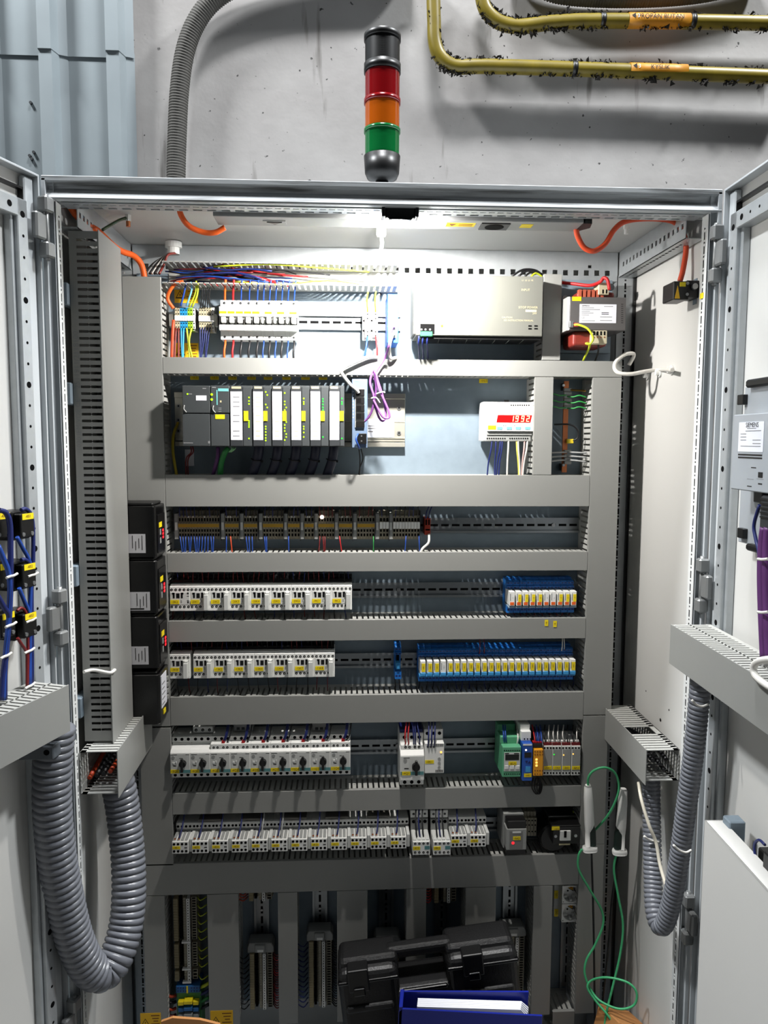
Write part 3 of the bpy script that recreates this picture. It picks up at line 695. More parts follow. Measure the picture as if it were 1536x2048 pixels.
# ================================================================ prototypes
def proto(*parts): return parts       # (name, mesh, bevel, parent index or None, label)
def inst(pr, name, label, cat, loc, group):
    t = thing(name, label, cat, None, group, mat=Matrix.Translation(Vector(loc))); os = []
    for nm, me, bv, pi, lb in pr:
        o = obj(nm, me, t if pi is None else os[pi])
        if bv: bev(o, bv)
        if lb: o['label'] = lb
        os.append(o)
    return t, os
mm = .001
def bxm(mb, x0, x1, y0, y1, z0, z1, m=0): return mb.box(x0*mm, x1*mm, y0*mm, y1*mm, z0*mm, z1*mm, m)
def dots(mb, xs, z, y, r, m=0, slot=True):
    for x in xs:
        mb.cyl((x*mm, y*mm, z*mm), (0, -1, 0), r*mm, .0004, 10, 0)
        if slot: mb.cyl((x*mm+.0003, (y-.35)*mm, z*mm-.0003), (0, -1, 0), r*.45*mm, .0002, 6, 1)
    return mb
def mk(name, mb, mats, smooth=False): return mb.mesh(name, mats, (0, 0, 0), smooth)
def add_tag(os_parent, x0, x1, z0, z1, y, s, h=5.0, ink=INKB, mat=YELLOW, name='tag'):
    mb = MB(); bxm(mb, x0, x1, y-.6, y, z0, z1); tg = part(name, mb, mat, os_parent)
    if s: text(s, h*mm, ((x0+x1)/2*mm, (y-.75)*mm, (z0+z1)/2*mm), ink, tg, sx=min(1, (x1-x0)*.92/max(1, len(s)*h*.82)))
    return tg
# contactor 45 x 58, front 74 mm off the plate
def contactor_proto(supp):
    b = MB(); bxm(b, -22.3, 22.3, -66, -9, -29, 29); bxm(b, -22.3, 22.3, -74, -66, -29, 26)
    ps = [('body', mk('body', b, WHITEP), .0008, None, None)]
    r_ = MB(); bxm(r_, -20, 20, -74.6, -74, -15, 13); ps.append(('face', mk('face', r_, LGREYP), .0003, None, None))
    w = MB()
    bxm(w, -15.5, -11.5, -75, -74.6, 0, 12); bxm(w, -17, -11.5, -75, -74.6, 8, 12); bxm(w, -8, -1, -75, -74.6, 0, 10.5); bxm(w, 2, 6, -75, -74.6, 0, 12); bxm(w, 2, 7.5, -75, -74.6, 8, 12)
    ps.append(('indicator_window', mk('indicator_window', w, BLACK), 0, None, None))
    d = MB(); dots(d, [-18, -9, 0, 9, 18], 18.5, -74, 2.9); dots(d, [-18, -9, 0, 9, 18] if not supp else [-18, -9, 0, 9], -19.5, -74, 2.9)
    ps.append(('screw_row', mk('screw_row', d, [HOLE, GREYP]), 0, None, None))
    c = MB(); bxm(c, 1.5, 3.8, -75, -74.6, -10, -4); ps.append(('slider', mk('slider', c, GREYP), 0, None, None))
    if supp:
        s = MB(); bxm(s, 9, 18.5, -88, -74, -25, 9); bxm(s, 7, 18.5, -80, -74, 9, 14); bxm(s, 11, 18.5, -84, -74, 9, 13)
        ps.append(('surge_suppressor', mk('surge_suppressor', s, LGREYP), .0008, None, None))
    else:
        s = MB()
        for z in (9, -11): bxm(s, 15.5, 19, -75, -74.6, z, z+3.5)
        for z in (4, -6): bxm(s, 15, 19.5, -75, -74.6, z, z+1)
        ps.append(('symbols', mk('symbols', s, INK), 0, None, None))
    return ps
CT0, CT1 = contactor_proto(False), contactor_proto(True)
ZC4 = P(520, 1195, YP-.074).z; ZC5 = P(520, 1330, YP-.074).z
def wcol(k, pal): return pal[k % len(pal)]
def wires_v(xs, zt, zb, y, pal, label, group, r=.0012, jig=.004, seed=0, fine=False):
    rnd = random.Random(seed)
    for k, x in enumerate(xs):
        j = rnd.uniform(-jig, jig); yy = y+rnd.uniform(-.006, .006)
        q = [(x+j, yy+.012, zt), (x+j*.8, yy-.002, zt+(zb-zt)*.35), (x+j*.2, yy-.004, zt+(zb-zt)*.75), (x, yy, zb)]; m_ = pal[rnd.randrange(len(pal))]
        if fine: thin(q, r, m_)
        else: wire(q, r, m_, label, group)
tags4 = ['-3K2', '-20K1', '-20K2', '-20K3', '-20K4', '-20K5', '-20K6', '-9K1', '-9K2']
for k in range(9):
    x = P(360.2+k*40.45, 1195, YP-.074).x
    t, os_ = inst(CT1 if k else CT0, 'contactor', ('white contactor without side clip, next to the black drives, under the terminal row' if k == 0 else 'white contactor, %s from the black drives in the row under the terminals' % ORD[k]), 'contactor', (x, YP, ZC4), 'contactors in the upper contactor row')
    add_tag(t, -21, -1.5, -13, -4, -75, tags4[k])
tags5 = ['-3K8', '-13K1', '-13K2', '-13K3', '-13K4', '-13K6', '-13K7', '-13K8']
for k in range(8):
    x = P((360 if k == 0 else 407+(k-1)*40.4), 1330, YP-.074).x
    t, os_ = inst(CT1, 'contactor', 'white contactor standing alone at the drive end of the lower contactor row' if k == 0 else 'white contactor, %s from the black drives in the row above the motor starters' % ORD[k], 'contactor', (x, YP, ZC5), 'contactors in the lower contactor row')
    add_tag(t, -21, -1.5, -13, -4, -75, tags5[k])
for zc_, row, n0, xs0, zt, zb, pal in ((ZC4, 'upper', 9, 360.2, zc(1143), zc(1239), [DRED, WBLACK, DBLUE, DRED]), (ZC5, 'lower', 8, 366, zc(1281), zc(1390), [WBLACK, DBLUE, WBLACK, DRED])):
    xs = []
    for k in range(n0):
        x = P(xs0+k*40.3, 1260, YP-.06).x; xs += [x-.016, x-.005, x+.007, x+.017][:4]
    wires_v(xs, zt+.012, zc_+.027, YP-.045, pal, 'thin wire dropping from the duct into the %s contactor row' % row, 'wires above the %s contactor row' % row, seed=n0, fine=row == 'lower')
    wires_v(xs[::2], zb-.012, zc_-.027, YP-.045, pal, 'thin wire running from the %s contactor row down into the duct' % row, 'wires below the %s contactor row' % row, seed=n0+40, fine=row == 'lower')
# black bus strip seen behind the contactor tops
for zc_, n0, xs0, lb in ((ZC4, 9, 340, 'upper'), (ZC5, 8, 340, 'lower')):
    a, b = P(xs0, 1200, YP-.05).x, P(704 if n0 == 9 else 668, 1200, YP-.05).x
    t = thing('connector_comb', 'black connector comb along the tops of the %s contactors' % lb, 'connector', ((a+b)/2, YP, zc_+.026))
    mb = MB(); mb.box(a, b, YP-.05, YP-.012, zc_+.0292, zc_+.036); mb.box(a, b, YP-.028, YP-.012, zc_+.036, zc_+.042); part('comb', mb, BLACK, t, bevel=.0008)
    mb = MB(); x = a+.006
    while x < b: mb.cyl((x, YP-.0285, zc_+.0385), (0, -1, 0), .0022, .0012, 8); x += .009
    part('screw_row', mb, DKGREY, t)
# ---------------------------------------------------------------- blue relays
def relay_proto(kind):
    b = MB(); bxm(b, -7.5, 7.5, -30, -9, -39, 40); bxm(b, -7.5, 7.5, -46, -30, 17, 36); bxm(b, -7.5, 7.5, -56, -30, -37, -19.5)
    bxm(b, -7.5, 7.5, -52, -46, 18.5, 24); bxm(b, -7.5, 7.5, -50, -46, 28, 34)
    ps = [('socket_base', mk('socket_base', b, BLUE), .0006, None, None)]
    s = MB()
    for z in (21, 31): bxm(s, -6, -1, -52.6 if z == 21 else -50.6, -46, z-1.6, z+1.2); bxm(s, 1, 6, -52.6 if z == 21 else -50.6, -46, z-1.6, z+1.2)
    for z in (-29,): bxm(s, -6, -1, -56.4, -56, z-2, z+1.5); bxm(s, 1, 6, -56.4, -56, z-2, z+1.5)
    ps.append(('terminal_slots', mk('terminal_slots', s, DBLUE), 0, None, None))
    if kind != 'bare':
        r_ = MB(); bxm(r_, -5.8, 5.8, -78, -30, -16, 16.5)
        ps.append(('relay', mk('relay', r_, WHITEP), .0006, None, 'white plug-in relay'))
        if kind in ('oy', 'ow'):
            o = MB(); bxm(o, -4.6, 4.0, -78.6, -78, -14, -7.5); ps.append(('print_block', mk('print_block', o, M('relay_orange', (226, 96, 26), .5)), 0, 1, 'orange printed block'))
        else:
            o = MB(); bxm(o, -5.9, 5.9, -80, -70, -17, -10); ps.append(('clip', mk('clip', o, LBLUE), .0005, None, 'blue retaining clip'))
        l = MB(); bxm(l, -5.0, -3.6, -78.5, -78, -4, 12); ps.append(('print_line', mk('print_line', l, INKG), 0, 1, None))
        f = MB(); bxm(f, -7.3, 7.3, -74, -30, -22, -17.5); ps.append(('lever', mk('lever', f, LBLUE if kind not in ('oy', 'ow') else M('clip_grey_blue', (130, 150, 170), .5)), .0008, None, None))
    else:
        o = MB(); bxm(o, -5, 5, -56, -30, -14, 0); bxm(o, -3, 3, -60, -56, -12, -3); ps.append(('clip', mk('clip', o, LBLUE), .0005, None, 'blue retaining clip'))
        o = MB(); bxm(o, -3, 3, -40, -30, 2, 14); ps.append(('plug_slot', mk('plug_slot', o, HOLE), 0, None, None))
    return ps
RP = {k: relay_proto(k) for k in ('oy', 'ow', 'y', 'w', 'bare')}
ZB4 = P(1085, 1197.5, YP-.078).z; ZB5 = P(1000, 1335, YP-.078).z
white4, white5 = (0, 5, 6), (3,)
for k in range(10):
    x = P(1024.5+k*13.72, 1197, YP-.078).x; w = k in white4
    t, os_ = inst(RP['ow' if w else 'oy'], 'plug_in_relay', 'blue-based relay, orange print and %s, %s from the far right upright duct' % ('plain white face' if w else 'yellow tag', ORD[9-k]), 'relay', (x, YP, ZB4), 'ten relays with orange print')
    if not w:
        tg = add_tag(os_[1], -1.8, 5.2, -7, 10, -78.1, None)
    text(['19', '91', '11', '12', '13', 'K0', 'K1', '19', '21', '14'][k], .0026, (.0018, -.0789, .002), INKB if not w else INKG, os_[1], (0, 0, 1), (-1, 0, 0))
for k in range(23):
    x = P(846+k*13.63, 1335, YP-.078).x; w = k in white5
    t, os_ = inst(RP['w' if w else 'y'], 'plug_in_relay', 'blue relay with %s, %s from the lone socket in the long relay row' % ('plain white face' if w else 'yellow tag', ORD[k]), 'relay', (x, YP, ZB5), 'long row of blue relays')
    if not w: add_tag(os_[1], -3.0, 5.2, -8, 11, -78.1, None)
    text('%dK%d' % (14+k//9, k % 9+1), .0030, (.0012, -.0789, .002), INKB if not w else INKG, os_[1], (0, 0, 1), (-1, 0, 0))
x = P(796, 1320, YP-.05).x
inst(RP['bare'], 'relay_socket', 'single empty blue relay socket standing alone on the DIN rail', 'relay socket', (x, YP, ZB5+.006), None)
wires_v([P(1012+k*14, 1225, YP-.04).x for k in range(10)], zc(1239)-.01, ZB4-.036, YP-.04, [DRED], 'dark red wire below the ten orange-printed relays', 'wires below the ten relays', seed=5, jig=.008)
wires_v([P(790, 1370, YP-.04).x, P(798, 1370, YP-.04).x], zc(1390)-.01, ZB5-.03, YP-.03, [WBLACK], 'black wire below the single empty blue socket', 'wires below the lone socket', seed=6)
wires_v([P(840+k*14, 1370, YP-.04).x for k in range(23)], zc(1390)-.012, ZB5-.036, YP-.04, [WBLACK, DBLUE], 'black wire below the long row of blue relays', 'wires below the long relay row', seed=8, jig=.006, fine=True)
wires_v([P(x, 1300, YP-.04).x for x in (957, 967)], zc(1281)+.012, ZB5+.025, YP-.052, [DRED], 'dark red wire above the long row of blue relays', 'red wires above the long relay row', seed=9)
wires_v([P(x, 1300, YP-.04).x for x in (1120, 1126)], zc(1281)+.012, ZB5+.03, YP-.052, [WHITEC], 'white wire above the long row of blue relays', 'white wires above the long relay row', seed=10)
# two yellow tags stuck on the duct cover
for x, y in ((1093, 1246), (1110, 1248)):
    a, b, c_, d = RC(x-3.5, y-6, x+3.5, y+6, YC-.0008); mb = MB(); mb.box(a, b, YC-.001, YC-.0002, c_, d)
    o = solo('yellow_tag', mb, YELLOW, 'small yellow tag on the duct cover under the ten relays', 'tag', 'loose tags on the duct cover')
    text('14', .004, ((a+b)/2, YC-.0013, (c_+d)/2), INKB, o, (0, 0, 1), (-1, 0, 0))
# ================================================================ motor starters (black rotary knobs)
def starter_proto(aux):
    b = MB(); bxm(b, -22.3, 22.3, -60, -9, -43, 43); bxm(b, -22.3, 22.3, -77, -60, -47, -33)
    bxm(b, -22.3, 22.3, -66, -60, 30, 43)
    b.prism([(-.060, .030), (-.060, -.034), (-.088, -.034), (-.088, .014), (-.082, .019), (-.072, .020)], 0, -.0223, .0223)
    ps = [('body', mk('body', b, WHITEP), .0008, None, None)]
    f = MB(); bxm(f, -20.5, 20.5, -88.5, -88, -26, 12); ps.append(('face', mk('face', f, LGREYP), 0, None, None))
    d = MB(); dots(d, [-14, 0, 14], 37, -66, 3.6, slot=False); dots(d, [-14, 0, 14], -41, -77, 3.6, slot=False)
    ps.append(('screw_row', mk('screw_row', d, [HOLE, GREYP]), 0, None, None))
    k = MB(); k.cyl((6*mm, -88.5*mm, -9*mm), (0, -1, 0), 7.8*mm, 9*mm, 20); kn = mk('knob', k, BLACK)
    ps.append(('knob', kn, .0008, None, None))
    h = MB(); h.prism([(3.2*mm, -24*mm), (8.6*mm, -24*mm), (8.8*mm, 4*mm), (7.0*mm, 6.5*mm), (5.0*mm, 6.5*mm), (3.0*mm, 4*mm)], 1, -.104, -.0975); ps.append(('knob_grip', mk('knob_grip', h, GLOSSBLACK), .0006, 3, None))
    s = MB(); bxm(s, -22, 22, -88.9, -88.5, -31.5, -24.5); ps.append(('colour_strip', mk('colour_strip', s, TEAL), 0, None, 'teal strip'))
    a = MB(); a.cyl((-15*mm, -88.5*mm, 5*mm), (0, -1, 0), 3.6*mm, .8*mm, 14); ps.append(('dial', mk('dial', a, GREYP), .0002, None, None))
    a = MB(); bxm(a, -17, -12.5, -89.2, -88.5, -11, -6.5); bxm(a, -10.5, -8, -89.2, -88.5, -9, -4.5); ps.append(('test_button', mk('test_button', a, WHITEP), .0002, None, None))
    a = MB(); bxm(a, -15.5, -9, -88.9, -88.5, -15.5, -13.8); bxm(a, -19.5, -7, -88.8, -88.5, 10, 11); bxm(a, -2, 3, -88.8, -88.5, 2, 2.8); bxm(a, 12, 20, -88.8, -88.5, 10.3, 11); ps.append(('print_marks', mk('print_marks', a, INK), 0, None, None))
    if aux:
        a = MB(); bxm(a, -22, 22, -82, -72, 17, 31); bxm(a, -22, 22, -78, -60, 29, 32); ps.append(('auxiliary_block', mk('auxiliary_block', a, WHITEP), .0006, None, None))
        d = MB(); dots(d, [-15, -6.5, 6.5, 15], 23, -82, 2.8); ps.append(('screw_row', mk('screw_row', d, [HOLE, GREYP]), 0, len(ps)-1, None))
    else:
        a = MB(); bxm(a, -21, 21, -66, -60, 27, 29.5); ps.append(('step', mk('step', a, LGREYP), .0004, None, None))
    return ps
ST = {0: starter_proto(False), 1: starter_proto(True)}
ZS = P(520, 1511, YP-.075).z
tags6 = ['-3Q1', '-4Q1', '-4Q2', '-4Q3', '-4Q5', '-4Q7', '-10Q4', '-11Q1', '-13Q4']
for k in range(9):
    x = P(361+k*40.0, 1524, YP-.086).x
    t, os_ = inst(ST[1 if k > 1 else 0], 'motor_starter', 'white motor starter%s, %s from the upright duct below the drives' % (' without auxiliary block' if k < 2 else ' with black knob', ORD[k]), 'motor starter', (x, YP, ZS), 'nine motor starters in a row')
    add_tag(t, -21.5, -2.5, -31.5, -23.5, -88.9, tags6[k])
    if k == 1:
        mb = MB(); bxm(mb, -22, 22, -52, -9, 46, 60); tp = part('feed_terminal', mb, WHITEP, t, bevel=.0008)
        mb = MB(); dots(mb, [-15, 0, 15], 52.5, -52, 3.4); part('screw_row', mb, [HOLE, GREYP], tp)
    if k > 1:
        for j, (dx, c_) in enumerate(((4, DBLUE), (7, DBLUE), (14, WBLACK))):
            wire([(x+(dx+12)*mm, YP-.055, zc(1446)+.012), (x+(dx+7)*mm, YP-.078, ZS+.050), (x+dx*mm, YP-.077, ZS+.033)], .0017, c_, 'dark blue wire entering the top of a motor starter' if c_ is DBLUE else 'black wire entering the top of a motor starter', 'wires into the motor starters')
        mb = MB(); bxm(mb, 2.5, 9, -80, -74, 31.8, 37); part('ferrule', mb, RED, t, label='red wire ferrule')
for a, b in ((468, 506), (625, 658)):
    X0, X1, z0, z1 = RC(a, 1448, b, 1462, YP-.05); t = thing('terminal_link', 'grey terminal link hanging over the motor starters', 'terminal', ((X0+X1)/2, YP, z0), 'terminal links over the starters')
    mb = MB(); mb.box(X0, X1, YP-.05, YP-.010, z0, z1+.01); part('body', mb, GREYP, t, bevel=.0006)
    mb = MB()
    for q in range(3): mb.box(X0+.006+q*.011, X0+.013+q*.011, YP-.0504, YP-.05, z0+.003, z0+.009)
    part('slots', mb, DKGREY, t)
# single big starter with soft starter beside it
x = P(824, 1530, YP-.09).x; ZB = P(824, 1518, YP-.09).z
t = thing('motor_starter', 'large white motor starter with black knob standing alone beside the timer module', 'motor starter', None, mat=Matrix.Translation((x, YP, ZB)))
b = MB(); bxm(b, -27, 27, -68, -9, -62, 52); bxm(b, -27, 27, -86, -68, -62, -47); b.prism([(-.068, .024), (-.068, -.047), (-.096, -.047), (-.096, .010), (-.088, .018)], 0, -.027, .027)
part('body', b, WHITEP, t, bevel=.001)
b = MB(); bxm(b, -25, 25, -84, -68, 20, 30); ax = part('auxiliary_block', b, WHITEP, t, bevel=.0008)
d = MB(); dots(d, [-14, -5, 7, 16], 25, -84, 3.2); part('screw_row', d, [HOLE, GREYP], ax)
d = MB(); dots(d, [-16, 1, 18], 42, -68, 4.2, slot=False); dots(d, [-16, 0, 16], -55.5, -86, 4.2, slot=False); part('screw_row', d, [HOLE, GREYP], t)
b = MB(); bxm(b, -25, 25, -96.5, -96, -34, 8); part('face', b, LGREYP, t)
k = MB(); k.cyl((8*mm, -96.5*mm, -14*mm), (0, -1, 0), 9*mm, 9*mm, 20); kn = part('knob', k, BLACK, t, bevel=.0008)
k = MB(); bxm(k, 5, 11, -112, -105.5, -30, 4); part('knob_grip', k, GLOSSBLACK, kn, bevel=.001)
b = MB(); bxm(b, -26, 26, -96.9, -96.5, -34.5, -26.5); part('colour_strip', b, TEAL, t, label='teal strip')
b = MB(); b.cyl((-16*mm, -96.5*mm, 0), (0, -1, 0), 4*mm, .8*mm, 14); part('dial', b, GREYP, t)
b = MB(); bxm(b, -18, -8, -96.9, -96.5, -20, -18); bxm(b, -20, -6, -96.9, -96.5, 5, 6); part('print_marks', b, INK, t)
b = MB(); bxm(b, -26, 26, -66, -20, 52.5, 60); part('busbar_connector', b, DBLUE, t, bevel=.001)
add_tag(t, -23, -4, -34.5, -26, -96.9, '-4Q1')
for j, (dx, c_, tx) in enumerate(((-14, RED, -8), (-7, RED, -2), (5, DBLUE, 3), (9, DBLUE, 8), (18, DBLUE, 8))):
    wire([(x+tx*mm, YP-.055, zc(1446)+.012), (x+(dx-2)*mm, YP-.088, ZB+.055), (x+dx*mm, YP-.080, ZB+.031)], .0017, c_, ('red' if c_ is RED else 'dark blue')+' wire entering the lone large motor starter', 'wires into the lone starter')
x2 = P(868, 1530, YP-.08).x
t = thing('soft_starter', 'white timer module with vent slots and amber light beside the large starter', 'soft starter', None, mat=Matrix.Translation((x2, YP, ZB)))
b = MB(); bxm(b, -22, 22, -62, -9, -45, 58); bxm(b, -22, 22, -86, -62, -36, 34); part('body', b, WHITEP, t, bevel=.001)
d = MB(); dots(d, [-14, 0, 14], 48, -62, 4, slot=False); dots(d, [-15, -8, -1], 26, -86, 2.6); dots(d, [-15, -5, 5], -40, -62, 3, slot=False); part('screw_row', d, [HOLE, GREYP], t)
b = MB()
for q in range(6): bxm(b, 3+q*3, 4.6+q*3, -86.4, -86, 26, 33); bxm(b, 3+q*3, 4.6+q*3, -86.4, -86, -34, -28)
part('vent_slots', b, HOLE, t)
for z in (-2, -12, -22):
    b = MB(); b.cyl((11*mm, -86*mm, z*mm), (0, -1, 0), 3.4*mm, 1.2*mm, 14); part('dial', b, GREYP, t, bevel=.0002)
b = MB(); b.cyl((15*mm, -86*mm, 13*mm), (0, -1, 0), 2.2*mm, 1*mm, 12); part('indicator_light', b, LEDA, t, label='glowing amber indicator')
add_tag(t, -21, -1, -13, -5, -86, '-5K1')
for dx in (-15, -8, -1):
    wire([(x2+(dx+6)*mm, YP-.05, zc(1446)+.012), (x2+(dx+1)*mm, YP-.090, ZB+.055), (x2+dx*mm, YP-.087, ZB+.028)], .0017, DBLUE, 'dark blue wire entering the white timer module', 'wires into the timer module')
# ---------------------------------------------------------------- right group: green, blue, orange and slim modules
def bbox_dev(name, label, cat, x0, y0, x1, y1, depth, mat, group=None, back=.009, bevel=.001):
    Yf = YP-depth; X0, X1, z0, z1 = RC(x0, y0, x1, y1, Yf)
    t = thing(name, label, cat, ((X0+X1)/2, YP, z0), group)
    mb = MB(); mb.box(X0, X1, Yf, YP-back, z0, z1); part('body', mb, mat, t, bevel=bevel)
    return t, X0, X1, z0, z1, Yf
def face(t, name, mat, x0, y0, x1, y1, Yf, th=.0006, label=None, parent=None, bevel=0):
    a, b, c_, d = RC(x0, y0, x1, y1, Yf); mb = MB(); mb.box(a, b, Yf-th, Yf, c_, d)
    return part(name, mb, mat, parent or t, label=label, bevel=bevel)
def fdots(t, name, mat, pts, Yf, r, parent=None, seg=8, h=.0006, label=None):
    mb = MB()
    for x, y in pts:
        p = P(x, y, Yf); mb.cyl((p.x, Yf, p.z), (0, -1, 0), r, h, seg)
    return part(name, mb, mat, parent or t, label=label)
t, X0, X1, z0, z1, Yf = bbox_dev('signal_converter', 'green converter module with dark display and white keypad', 'module', 1005, 1494, 1042, 1554, .10, GREEND)
mb = MB(); mb.box(X0-.001, X1+.001, Yf+.02, Yf+.06, z1, z1+.016); mb.box(X0, X1, Yf+.06, YP-.012, z1, z1+.03); part('terminal_top', mb, GREEND, t, bevel=.001)
face(t, 'front_plate', LGREYP, 1008, 1505, 1040, 1542, Yf, .001)
face(t, 'display', BLACK, 1010.5, 1509, 1038, 1520, Yf-.001)
for x in (1013, 1024, 1035): face(t, 'key', WHITEP, x-4, 1531, x+4, 1538, Yf-.001, .001, bevel=.0003)
fdots(t, 'screw_row', HOLE, [(1009+i*4.2, y) for i in range(8) for y in (1501, 1548)], Yf, .0014)
tg = face(t, 'tag', YELLOW, 1017, 1523, 1033, 1530, Yf-.0012); p = P(1025, 1526.5, Yf); text('-6U1', .005, (p.x, Yf-.0022, p.z), INKB, tg)
face(t, 'print_line', INK, 1010, 1506, 1018, 1508, Yf-.001, .0003); face(t, 'print_line', INK, 1028, 1506, 1038, 1508, Yf-.001, .0003)
for x in (1008, 1012): wire([P(x-2, 1450, YP-.05), P(x-1, 1470, YP-.082), P(x+1, 1492, YP-.075)], .0018, WBLUE, 'blue wire dropping into the green converter', 'wires into the green converter')
wire([P(1034, 1455, YP-.05), P(1036, 1475, YP-.08), P(1034, 1490, YP-.08)], .0022, WHITEC, 'white wire dropping into the green converter', 'wires into the green converter')
t, X0, X1, z0, z1, Yf = bbox_dev('amplifier_module', 'slim blue module with white stepped top and blue display', 'module', 1045, 1488, 1065, 1562, .105, DEVBLUE)
mb = MB(); mb.box(X0, X1, Yf+.018, YP-.012, z1, z1+.022); mb.box(X0, X1, Yf+.03, YP-.012, z1+.022, z1+.034); part('terminal_top', mb, WHITEP, t, bevel=.001)
fdots(t, 'screw_row', HOLE, [(1049+i*6, y) for i in range(3) for y in (1478, 1484)], Yf+.017, .0018)
face(t, 'display', BLACK, 1049, 1505, 1063, 1515, Yf); face(t, 'front_strip', WHITEP, 1046, 1488, 1064, 1491, Yf)
for x, s in ((1053, 1), (1059, -1)):
    p = P(x, 1524, Yf); mb = MB(); mb.prism([(p.x-.003, p.z+.003*s), (p.x+.003, p.z+.003*s), (p.x, p.z-.003*s)], 1, Yf-.0008, Yf); part('arrow_key', mb, DBLUE, t)
fdots(t, 'status_light', LEDW, [(1052, 1500)], Yf, .0022)
face(t, 'key', LBLUE, 1051, 1533, 1061, 1544, Yf, .0008)
tg = face(t, 'tag', YELLOW, 1048, 1547, 1063, 1554, Yf); p = P(1055.5, 1550.5, Yf); text('-3WK1', .004, (p.x, Yf-.0010, p.z), INKB, tg, sx=.7)
t, X0, X1, z0, z1, Yf = bbox_dev('safety_relay', 'slim orange safety relay between the blue module and white modules', 'module', 1067, 1499, 1086, 1552, .105, DEVORANGE)
mb = MB(); mb.box(X0, X1, Yf+.008, YP-.012, z1, z1+.010); part('terminal_top', mb, BLACK, t, bevel=.0006)
mb = MB()
for q in range(4): mb.box(X0+.001+q*.0053, X0+.005+q*.0053, Yf+.012, Yf+.022, z1+.0102, z1+.013)
part('ferrules', mb, RED, t, label='row of red wire ferrules')
fdots(t, 'screw_row', M('device_orange_dark', (150, 92, 8), .5), [(1070+i*5, y) for i in range(4) for y in (1503, 1509, 1541, 1548)], Yf, .0018)
for y in (1519, 1525, 1531): face(t, 'status_light', LEDA, 1071, y-2, 1075, y+2, Yf)
for k, c_ in enumerate((RED, DBLUE, WBLUE, DBLUE, WBLUE)):
    wire([P(1064+k*4, 1450+k % 2*4, YP-.05), P(1069+k*3.5, 1475, YP-.085), P(1070+k*3.4, 1494, YP-.09)], .0017, c_, ('red' if c_ is RED else 'blue')+' wire dropping into the orange safety relay', 'wires into the orange relay')
wire([P(1052, 1450, YP-.05), P(1056, 1462, YP-.07), P(1054, 1474, YP-.07)], .002, GREENC, 'green wire dropping into the blue module', None)
mb = MB()
for k in range(3): mb.sweep(cr([P(1066+k*6, 1556, YP-.08), P(1064+k*5, 1575, YP-.088), P(1073+k*3, 1588, YP-.085), P(1080+k*2, 1572, YP-.08), P(1074+k*2, 1556, YP-.075)], 5), .0016, 5)
solo('wire_loop', mb, WBLACK, 'tangle of dark wires hanging below the orange safety relay', 'wire', smooth=True)
tg6 = ['-7A1', '-7A2', '-8A1', '-8A2']
for k in range(4):
    a = 1085+k*19.1 if k else 1086; t, X0, X1, z0, z1, Yf = bbox_dev('relay_module', 'slim light grey relay module with yellow tag, %s from the orange safety relay' % ORD[k], 'module', a+.5, 1492, a+18.6, 1551, .085, LGREYP, 'slim grey relay modules')
    mb = MB(); mb.box(X0, X1, Yf+.012, YP-.012, z1, z1+.008); part('terminal_top', mb, WHITEP, t, bevel=.0006)
    mb = MB(); mb.box(X0+.001, X1-.001, Yf+.003, Yf+.008, z1, z1+.006)
    part('ferrules', mb, DRED, t, label='row of dark red wire ferrules')
    face(t, 'front_plate', GREYP, a+2, 1499, a+17.5, 1541, Yf, .0005)
    tg = face(t, 'tag', YELLOW, a+1.5, 1532, a+17.5, 1539, Yf-.0006); p = P(a+9.5, 1535.5, Yf); text(tg6[k], .0045, (p.x, Yf-.0016, p.z), INKB, tg)
    fdots(t, 'screw_row', HOLE, [(a+3+i*6.2, y) for i in range(3) for y in (1496, 1546)], Yf, .0022)
    if k: fdots(t, 'status_light', [LEDG2, LEDA, LEDA][k-1], [(a+4, [1509, 1510, 1508][k-1])], Yf-.0005, .0016, label='lit status light')
    for q in range(2): wire([P(a+4+q*8, 1450, YP-.05), P(a+2+q*9, 1470, YP-.080), P(a+6+q*6, 1488, YP-.078)], .0015, WHITEC if (k+q) % 3 else WBLACK, 'thin wire dropping into the slim grey relay modules', 'wires into the slim modules')
# ================================================================ lowest device row: relays with front blocks
def coupling_proto():
    b = MB(); bxm(b, -22.3, 22.3, -62, -9, -29, 29); bxm(b, -22.3, 22.3, -66, -62, 14, 29); ps = [('body', mk('body', b, WHITEP), .0008, None, None)]
    d = MB(); dots(d, [-18, -9, 0, 9, 18], 20.5, -66, 2.9, slot=False); ps.append(('screw_row', mk('screw_row', d, [HOLE, GREYP]), 0, None, None))
    f = MB(); bxm(f, -22, 14, -112, -66, -19, 9); ps.append(('front_block', mk('front_block', f, WHITEP), .0008, None, None))
    g_ = MB()
    for q in range(4): bxm(g_, -21+q*8.6, -14.6+q*8.6, -108, -66, 9, 10.5)
    ps.append(('top_cover', mk('top_cover', g_, GREYP), .0004, 2, 'grey slatted top of the front block'))
    c_ = MB()
    for q in range(2): c_.cyl(((-17+q*8.6)*mm, -104*mm, 10*mm), (0, 0, 1), .0022, .0025, 8)
    ps.append(('ferrule', mk('ferrule', c_, COPPER), 0, None, None))
    d = MB(); dots(d, [-17.5, -8.8, 0, 8.8], 3.5, -112, 2.9, slot=False); dots(d, [-17.5, -8.8, 0, 8.8], -13, -112, 2.9, slot=False); ps.append(('screw_row', mk('screw_row', d, [HOLE, GREYP]), 0, 2, None))
    a = MB(); bxm(a, 5, 11, -112.4, -112, -6, -4); ps.append(('print_mark', mk('print_mark', a, INK), 0, 2, None))
    s = MB(); bxm(s, 15, 22, -108, -62, -17, 12); ps.append(('side_clip', mk('side_clip', s, LGREYP), .0006, None, None))
    return ps
CP = coupling_proto(); ZQ = P(560, 1691, YP-.112).z+.005
